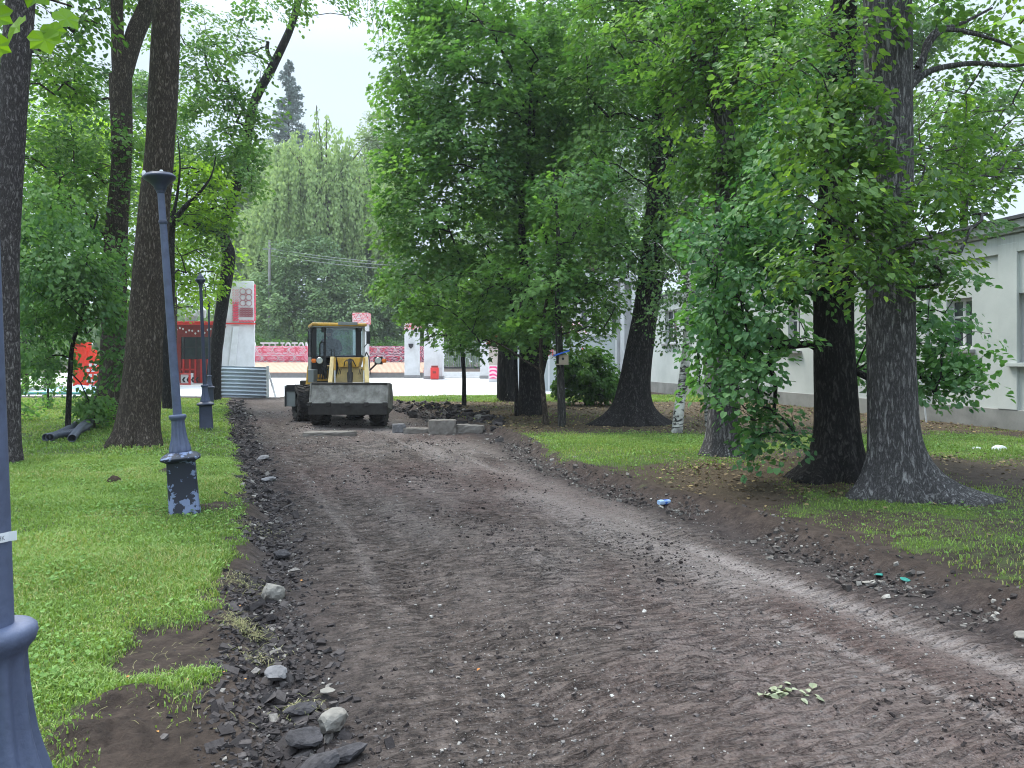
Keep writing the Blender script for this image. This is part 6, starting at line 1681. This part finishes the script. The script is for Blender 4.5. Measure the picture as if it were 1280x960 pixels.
GB = 'concrete kerb blocks lying behind the machine'
block(497.5, 541, .28, .22, .22, 'short dark square-ended block, leftmost beside the loader bucket', M_GSTONE, .2, grp=GB)
block(520, 542, .56, .15, .2, 'flat low kerb block between the short dark one and the tallest one', M_CONC, -.05, grp=GB)
block(552, 543, .60, .34, .34, 'tallest concrete kerb block, in the middle of the row', M_CONC, .12, grp=GB)
block(587, 542, .62, .22, .25, 'long concrete kerb block at the right end of the row', M_CONC, -.08, tilt=.04, grp=GB)
block(411, 545, 1.1, .12, .22, 'long broken concrete slab lying in front of the loader wheels', M_CONC, .06, name='concrete_slab', cat='slab', tilt=-.02, rnd=.03)

# pipes
for i, (pts, lab) in enumerate((([(62, 553), (80, 545), (96, 535), (100, 532)], 'short grey corrugated pipe leaning up, leftmost of the heap by the sapling'), ([(90, 554), (104, 540), (116, 535), (133, 532)], 'grey corrugated pipe crossing over the others towards the brown trunk'), ([(57, 553), (75, 549), (96, 545), (112, 537)], 'grey corrugated pipe lying flattest on the grass'))):
    cs = [G(*p) + V3((0, 0, .09 + .06 * (i == 1) * (j > 0))) for j, p in enumerate(pts)]
    cv = catmull([tuple(c) for c in cs], 14)
    t = Tubes(); n_ = len(cv); arc = np.cumsum(np.r_[0, np.linalg.norm(np.diff(cv, axis=0), axis=1)])
    arcs = np.linspace(0, arc[-1], int(arc[-1] / .012)); P_ = np.stack([np.interp(arcs, arc, cv[:, k]) for k in range(3)], 1)
    t.add(P_, .068 + .007 * np.sin(arcs / .045 * 2 * math.pi), 16)
    o = t.build('corrugated_pipe', M_PIPE); tag(o, lab, 'pipe', 'grey corrugated pipes on the left lawn')
    so_ = o.modifiers.new('s', 'SOLIDIFY'); so_.thickness = .006

def rock(px, py, size, lab, mt_, flat=.7, name='stone', cat='stone', seed=1, grp=None, el=1.0, sink=.36):
    c = G(px, py); rng = np.random.default_rng(seed)
    import bmesh
    bm = bmesh.new(); bmesh.ops.create_icosphere(bm, subdivisions=3, radius=1)
    pl_ = [(V3(rng.normal(size=3)).normalized(), rng.uniform(.55, .9)) for _ in range(11)]
    for v in bm.verts:
        v.co *= 1 + .10 * float(fbm(np.array(v.co.x * 2.5 + seed), np.array(v.co.y * 2.5 + v.co.z * 3.1), seed, 3))
        for n_, q in pl_:
            dd_ = v.co.dot(n_) - q
            if dd_ > 0: v.co -= n_ * dd_ * .92
        v.co += V3(rng.normal(size=3)) * .03
        v.co = V3((v.co.x * size * el, v.co.y * size, v.co.z * size * flat))
    me = bpy.data.meshes.new(name); bm.to_mesh(me); bm.free(); me.materials.append(mt_)
    o = bpy.data.objects.new(name, me); COL.objects.link(o)
    o.location = c + V3((0, 0, size * flat * (1 - 2 * sink) * .8)); o.rotation_euler = (rng.uniform(-.2, .2), rng.uniform(-.2, .2), rng.uniform(0, 3))
    tag(o, lab, cat, grp); return o
GR = 'chunks along the left edge of the road'
rock(340, 744, .088, 'roundish pale concrete lump at the lawn edge, the upper of the two pale lumps', M_STONE, .9, seed=3, grp=GR)
rock(415, 908, .072, 'pale jagged concrete lump above the dark asphalt chunks in the bottom left', M_STONE, .8, seed=5, grp=GR, el=1.3)
rock(346, 845, .065, 'mid-grey flattish stone half buried between the two pale lumps', M_GSTONE, .6, seed=7, grp=GR, el=1.2)
rock(376, 887, .062, 'dark angular asphalt chunk left of the pale jagged lump', M_ASPH, .5, seed=11, grp=GR, name='asphalt_chunk', cat='asphalt chunk', el=1.4)
rock(434, 943, .060, 'flat dark asphalt slab, rightmost of the bottom heap', M_ASPH, .5, seed=12, grp=GR, name='asphalt_chunk', cat='asphalt chunk', el=1.6)
rock(382, 924, .062, 'dark asphalt chunk just below and left of the pale jagged lump', M_ASPH, .55, seed=14, grp=GR, name='asphalt_chunk', cat='asphalt chunk', el=1.4)
rock(398, 958, .075, 'wide flat asphalt slab cut by the bottom edge of the picture', M_ASPH, .4, seed=15, grp=GR, name='asphalt_chunk', cat='asphalt chunk', el=1.6)
rock(352, 693, .07, 'dark clod of asphalt at the lawn edge above the roundish pale lump', M_ASPH, .6, seed=16, grp=GR, name='asphalt_chunk', cat='asphalt chunk', el=1.2)
rock(335, 600, .09, 'grey stone on the loose strip level with the foot of the leaning lamp post', M_GSTONE, .5, seed=18, grp=GR, el=1.3)
rock(328, 573, .12, 'flat grey slab piece on the loose strip beyond the leaning lamp post', M_GSTONE, .35, seed=19, grp=GR, el=1.3)
rock(1246, 563, .12, 'larger white stone on the grass in front of the building', M_WHITE, .5, seed=21, el=1.3)
rock(1222, 562, .075, 'smaller white stone left of the larger white one by the building', M_WHITE, .5, seed=22, el=1.3)
rock(1278, 797, .05, 'pale stone on the road at the right edge of the picture', M_STONE, .6, seed=23, el=1.3)
rock(141, 603, .09, 'lump of dark turf lying on the left lawn', plain('earth_clod', (.05, .035, .025), .95, 0, .3, 10, .1, .6), .8, seed=25, name='turf_clod', cat='clod')
rock(408, 863, .026, 'thin white stone chip lying on the road above the pale jagged lump', M_STONE, .2, seed=26, el=2.2)
# blue plastic bottle and green shards
c = G(833, 634)
r0 = empty('crushed_bottle', c, .4); tag(r0, 'crushed blue and clear plastic bottle at the right edge of the road', 'bottle')
m = MB(); m.loft([(0, .045, .1, 0), (.05, .052, .3, .1), (.10, .035, .5, .15), (.16, .05, .2, 0), (.20, .018, 0, 0), (.23, .018, 0, 0)], 14, flut=5); m.v = [(v[2] * .8 - .1, v[0] * .7, v[1] * .5 + .025) for v in m.v]; m.build('bottle_body', M_LBLUE, r0)
m = MB(); m.cyl((-.03, 0, .022), (.03, 0, .024), .030, .026, n=12); m.build('wrapper', M_BLUE, r0)
for px, py, lab in ((1099, 722, 'green glass piece lying on the gravel, left of two'), (1131, 730, 'green glass piece lying on the gravel, right of two')):
    rock(px, py, .032, lab, M_TEAL, .3, name='glass_piece', cat='glass', seed=px, el=1.5)
# broken board against the trunk's far side
c = G(1158, 528); m = MB(); m.bar((0, 0, 0), (-.05, .1, .95), .04, .02); m.bar((-.35, .1, .93), (.15, .1, .97), .03, .05); o = m.build('broken_stake', M_OFFW); o.location = c; tag(o, 'thin pale stake frame standing in front of the building beside the biggest trunk', 'stake')

# ------------------------------------------------------------------ loose rubble (uncountable)
def chunks(n, x, y, size, flat=(.3, .8), zoff=.0, name='rubble', mat=None, label='', rndv=None, cat='rubble'):
    base_ = np.array([(-1, -1, -1), (1, -1, -1), (1, 1, -1), (-1, 1, -1), (-1, -1, 1), (1, -1, 1), (1, 1, 1), (-1, 1, 1)], float) * .5
    n = len(x); z = height(x, y)
    Vv = base_[None] * RNG.uniform(.55, 1.2, (n, 8, 3))
    sc = np.stack([size * RNG.uniform(.7, 1.5, n), size * RNG.uniform(.6, 1.1, n), size * RNG.uniform(*flat, n)], 1)
    Vv = Vv * sc[:, None, :]
    a = RNG.uniform(0, 2 * math.pi, n); t = RNG.normal(size=n) * .35; t2 = RNG.normal(size=n) * .35
    ca, sa = np.cos(a), np.sin(a)
    def rot(V_, c_, s_, i, j):
        p = V_[:, :, i] * c_[:, None] - V_[:, :, j] * s_[:, None]; q = V_[:, :, i] * s_[:, None] + V_[:, :, j] * c_[:, None]
        V_[:, :, i] = p; V_[:, :, j] = q
    rot(Vv, np.cos(t), np.sin(t), 0, 2); rot(Vv, np.cos(t2), np.sin(t2), 1, 2); rot(Vv, ca, sa, 0, 1)
    Vv[:, :, 0] += x[:, None]; Vv[:, :, 1] += y[:, None]; Vv[:, :, 2] += (z + sc[:, 2] * .18 + zoff)[:, None]
    q = np.array([(0, 3, 2, 1), (4, 5, 6, 7), (0, 1, 5, 4), (1, 2, 6, 5), (2, 3, 7, 6), (3, 0, 4, 7)])
    Fq = (np.arange(n)[:, None, None] * 8 + q[None]).reshape(-1, 4)
    if rndv is None: rndv = RNG.random(n)
    o = np_mesh(name, Vv.reshape(-1, 3), [Fq], mat, attrs={'rnd': ('FACE', np.repeat(rndv, 6))})
    tag(o, label, cat, kind='stuff'); return o
def rub_mat(name, stops):
    m, nt, bs = new_mat(name); at = N(nt, 'ShaderNodeAttribute', attribute_name='rnd')
    c = ramp(nt, at.outputs['Fac'], stops); v = coords(nt); n = noise(nt, 45, 5, .7, v)
    c = mixc(nt, ramp(nt, n, [(.3, .6), (.6, 0.0)]), c, (.02, .017, .017))
    nt.links.new(c, bs.inputs['Base Color']); bs.inputs['Roughness'].default_value = .93; bs.inputs['Specular IOR Level'].default_value = .2
    bump(nt, bs, n, .7, .01); return m
M_RUB = rub_mat('rubble_mix', [(0, (.020, .017, .018)), (.6, (.050, .043, .043)), (.92, (.085, .075, .074)), (1, (.24, .22, .2))])
M_GRAV = rub_mat('gravel_mix', [(0, (.05, .04, .04)), (.5, (.14, .12, .115)), (.8, (.27, .25, .235)), (1, (.45, .43, .40))])
def along(n, y0, y1, s_of_y, sig, pw=1.6):
    u = RNG.random(n); y = y0 * (y1 / y0) ** (u ** (1 / pw) if pw < 1 else u)
    s = s_of_y(y) + RNG.normal(size=n) * sig
    return s - .376 * y, y
x_, y_ = along(13000, 2.4, 30, lambda y: left_edge(y) + .30, .16)
k_ = fbm(x_ * 1.4, y_ * 1.4, 301, 3) > -.28; x_, y_ = x_[k_], y_[k_]
chunks(0, x_, y_, np.minimum(.008 + RNG.exponential(.0095, len(x_)), .07) * (1 + y_ / 22), flat=(.22, .6), name='rubble', mat=M_RUB, label='dark broken asphalt and earth heaped along the left edge of the stripped road', cat='rubble')
x_, y_ = along(4800, 3.6, 27, lambda y: right_edge(y) + .02 + .05 * np.sin(y * 2), .14)
k_ = fbm(x_ * 1.4, y_ * 1.4, 303, 3) > -.25; x_, y_ = x_[k_], y_[k_]
chunks(0, x_, y_, np.minimum(.007 + RNG.exponential(.0075, len(x_)), .05) * (1 + y_ / 26), name='rubble', mat=rub_mat('edge_gravel_mix', [(0, (.03, .025, .024)), (.55, (.09, .078, .072)), (.85, (.19, .175, .16)), (1, (.36, .34, .31))]), label='grey stones and dark crumbs heaped along the right edge of the stripped road', cat='rubble')
# clods heaped before the back verge and round the blocks
n_ = 1500; x_ = RNG.uniform(-4.6, -.2, n_); y_ = 21.5 + RNG.normal(size=n_) * 2.6
k_ = (s_of(x_, y_) > 5.3) & (s_of(x_, y_) < 7.2 + .5 * fbm(y_, x_, 5)); x_, y_ = x_[k_], y_[k_]
chunks(0, x_, y_, np.minimum(.04 + RNG.exponential(.05, len(x_)), .22), name='earth_clods', mat=M_RUB, label='heap of dark earth clods between the loader and the strip of grass', cat='earth')
# gravel strewn over the road
n_ = 30000; y_ = 2.3 * (24 / 2.3) ** RNG.random(n_); s_ = RNG.uniform(.2, 5.6, n_); x_ = s_ - .376 * y_
k_ = (road_mask(x_, y_) > .5) & (RNG.random(n_) < .25 + .75 * sst(-.2, .5, fbm(x_ * 1.1, y_ * 1.1, 305, 4))); x_, y_ = x_[k_], y_[k_]
chunks(0, x_, y_, np.minimum(.003 + RNG.exponential(.0028, len(x_)), .018) * (1 + y_ / 12), name='gravel', mat=M_GRAV, label='small pale stones strewn over the stripped road', cat='gravel', zoff=.001)
# dark crumbs
n_ = 16000; y_ = 2.3 * (20 / 2.3) ** RNG.random(n_); s_ = RNG.uniform(.2, 5.0, n_); x_ = s_ - .376 * y_
k_ = (road_mask(x_, y_) > .5) & (RNG.random(n_) < sst(.0, .6, fbm(x_ * 1.6 + 9, y_ * .9, 307, 4)) + .05); x_, y_ = x_[k_], y_[k_]
for cx, cy, n2, sg in ((-.72, 5.45, 14, .07), (-.7, 5.15, 10, .06), (2.35, 3.55, 60, .25), (2.05, 3.3, 30, .12), (-.15, 7.1, 70, .35), (-1.4, 10.5, 80, .5), (-.9, 5.9, 8, .04)):
    x_ = np.r_[x_, cx + RNG.normal(size=n2) * sg]; y_ = np.r_[y_, cy + RNG.normal(size=n2) * sg * .6]
chunks(0, x_, y_, np.minimum(.005 + RNG.exponential(.004, len(x_)), .035) * (1 + y_ / 18), name='earth_crumbs', mat=rub_mat('crumb_mix', [(0, (.016, .012, .012)), (.8, (.05, .04, .038)), (1, (.09, .075, .07))]), label='dark crumbs of earth and tar on the stripped road', cat='earth', flat=(.5, .9))

# ------------------------------------------------------------------ fallen leaves and straw
n_ = 60000; x_ = RNG.uniform(-3, 13, n_); y_ = 5.5 * (28 / 5.5) ** RNG.random(n_)
lm = litter_mask(x_, y_); k_ = RNG.random(n_) < lm * (.35 + .65 * sst(-.3, .3, fbm(x_ * 2, y_ * 2, 311, 3))) * .8 + .01 * (s_of(x_, y_) > 5.6); x_, y_ = x_[k_], y_[k_]
P = np.stack([x_, y_, height(x_, y_) + RNG.uniform(.004, .02, len(x_))], 1)
M_LIT = leaf_mat('fallen_leaf', (.05, .033, .018), (.20, .15, .085), .1, (1, 1, 1), .7, (.36, .27, .12))
o = leaves_mesh('fallen_leaves', P, np.array([0, 0, 1.0]) + rand_dirs(len(P)) * .45, rand_dirs(len(P), .2), RNG.uniform(.02, .05, len(P)) * (1 + y_ / 30), 'mid', M_LIT, None)
tag(o, 'dry yellow-brown fallen leaves on the soil under the right-hand trees', 'leaves', kind='stuff')
# scattered bright leaves on soil and road
pts = [G(*p) for p in ((163, 848) , (281, 843), (270, 693 + 150), (378, 728), (600, 838), (308, 852), (196, 917), (232, 851), (92, 830), (89, 871), (300, 760), (420, 700))]
P = np.array([tuple(p + V3((0, 0, .012))) for p in pts])
o = leaves_mesh('scattered_leaves', P, np.array([0, 0, 1.0]) + rand_dirs(len(P)) * .3, rand_dirs(len(P), .2), RNG.uniform(.014, .024, len(P)), 'mid', leaf_mat('orange_leaf', (.36, .12, .03), (.45, .25, .08), .1), None)
tag(o, 'few small orange leaves scattered on the bare soil and the road', 'leaves', kind='stuff')
# crushed green sprig
c = G(985, 868); m_n = 26; P = np.array(c)[None] + np.stack([np.linspace(-.13, .13, m_n), RNG.normal(size=m_n) * .03, np.full(m_n, .012)], 1)
o = leaves_mesh('crushed_sprig', P, np.array([0, 0, 1.0]) + rand_dirs(m_n) * .4, rand_dirs(m_n, .2), RNG.uniform(.03, .055, m_n), 'mid', leaf_mat('dusty_leaf', (.16, .18, .11), (.30, .32, .22), .1), None)
tag(o, 'crushed dusty green sprig lying flat on the road', 'sprig')
# dry uprooted grass along the left edge
tx = []
for cx, cy, n2, sg in ((-1.58, 4.55, 460, .07), (-1.35, 4.15, 90, .06), (-.98, 3.55, 90, .05), (-1.55, 3.35, 60, .16), (-1.9, 5.3, 260, .10), (-2.5, 7.2, 200, .16), (-1.85, 3.95, 90, .2)):
    tx.append((cx + RNG.normal(size=n2) * sg, cy + RNG.normal(size=n2) * sg))
x_ = np.concatenate([t[0] for t in tx]); y_ = np.concatenate([t[1] for t in tx]); n_ = len(x_)
P = np.stack([x_, y_, height(x_, y_) + RNG.uniform(0, .05, n_)], 1)
a = RNG.uniform(0, 2 * math.pi, n_); Ls = RNG.uniform(.02, .075, n_); D = np.stack([np.cos(a), np.sin(a), RNG.uniform(-.2, .8, n_)], 1); D /= np.linalg.norm(D, axis=1)[:, None]
Sd = np.cross(D, np.array([0, 0, 1.0])); Sd /= np.linalg.norm(Sd, axis=1)[:, None]; ww = .0014
mid = P + D * (Ls * .5)[:, None]; tip = P + D * Ls[:, None] - np.array([0, 0, 1])[None] * (Ls * .35)[:, None]
V_ = np.stack([P - Sd * ww, P + Sd * ww, mid - Sd * ww, mid + Sd * ww, tip], 1).reshape(-1, 3); b_ = np.arange(n_)[:, None] * 5
r_ = RNG.random(n_)
o = np_mesh('dry_grass', V_, [b_ + np.array([[0, 1, 3, 2]]), b_ + np.array([[2, 3, 4]])], leaf_mat('straw', (.12, .14, .05), (.26, .24, .12), .2, (1, 1, 1), .7, (.34, .30, .18)), attrs={'rnd': ('FACE', np.r_[r_, r_])})
tag(o, 'uprooted dry grass roots and straw along the torn lawn edge', 'dry grass', kind='stuff')

# ------------------------------------------------------------------ near leaves hanging into the top corners
def near_branch(lab, pts, d0, seedv, S=.075):
    c0 = W(pts[0][0], pts[0][1], d0); r0 = empty('overhanging_branch', c0); tag(r0, lab, 'branch')
    off = np.array(c0); tb = Tubes()
    tp = np.array([np.array(W(p[0], p[1], d0 + p[2])) for p in pts]) - off
    cv = catmull([tuple(p) for p in tp], 6); tb.add(cv, np.linspace(.006, .002, len(cv)), 6)
    return r0, off, tb
r0, off, tb = near_branch('cluster of big bright green leaves close overhead in the top left corner', [(-60, -60, .1), (-10, -25, 0), (40, -8, 0), (90, 8, 0)], 1.7, 1)
lf = [(28, 22, .0, .105, (-.3, -.1, -1)), (52, 38, .03, .11, (.35, 0, -.9)), (-6, 8, 0, .12, (.1, -.1, -1)), (72, 14, -.04, .085, (.9, .1, -.55)), (-8, 45, .02, .10, (.1, 0, -.8)), (40, -20, .05, .13, (.6, 0, -.7)), (10, -30, 0, .13, (0, 0, -1)), (62, 30, .04, .08, (.5, 0, -1))]
P = np.array([np.array(W(a_, b_, 1.7 + c_)) for a_, b_, c_, _, _ in lf]) - off
Dd = np.array([l[4] for l in lf], float)
Nn = np.array([[.1, -.9, .25]] * len(lf)) + RNG.normal(size=(len(lf), 3)) * .25
leaves_mesh('leaves', P, Nn, Dd, np.array([l[3] for l in lf]) * .62, 'lobed', L_YOUNG, r0, np.array([.8, .7, .5, .3, .6, .2, .4, .3]))
tb.build('twig', B_BROWN, r0)
r0, off, tb = near_branch('bright green maple leaves close overhead in the top right corner', [(1400, -60, .1), (1330, -20, 0), (1295, 10, 0), (1275, 30, 0)], 2.2, 2)
lf = [(1282, 20, 0, .17, (-.4, 0, -.9)), (1290, 62, .05, .16, (-.6, 0, -.9)), (1300, 40, .03, .17, (-.3, 0, -1)), (1262, -20, 0, .15, (-.5, 0, -.8)), (1300, -10, 0, .16, (-.4, 0, -.9)), (1296, 95, .0, .09, (-.2, 0, -1))]
P = np.array([np.array(W(a_, b_, 2.2 + c_)) for a_, b_, c_, _, _ in lf]) - off
leaves_mesh('leaves', P, np.array([[.1, -.7, .7]] * len(lf)) + RNG.normal(size=(len(lf), 3)) * .25, np.array([l[4] for l in lf], float), np.array([l[3] for l in lf]) * .66, 'lobed', L_YOUNG, r0, RNG.uniform(.3, .9, len(lf)))
tb.build('twig', B_BROWN, r0)

# ------------------------------------------------------------------ moist summer air
hm = bpy.data.materials.new('haze'); hm.use_nodes = True; hn = hm.node_tree
hn.nodes.remove(hn.nodes['Principled BSDF'])
pv = hn.nodes.new('ShaderNodeVolumePrincipled'); pv.inputs['Color'].default_value = (.90, .94, 1, 1); pv.inputs['Density'].default_value = .0006
hn.links.new(pv.outputs[0], hn.nodes['Material Output'].inputs['Volume'])
hz = MB(); hz.bb(-420, 420, -100, 620, -2.0, 60)
tag(hz.build('haze', hm), kind='stuff')
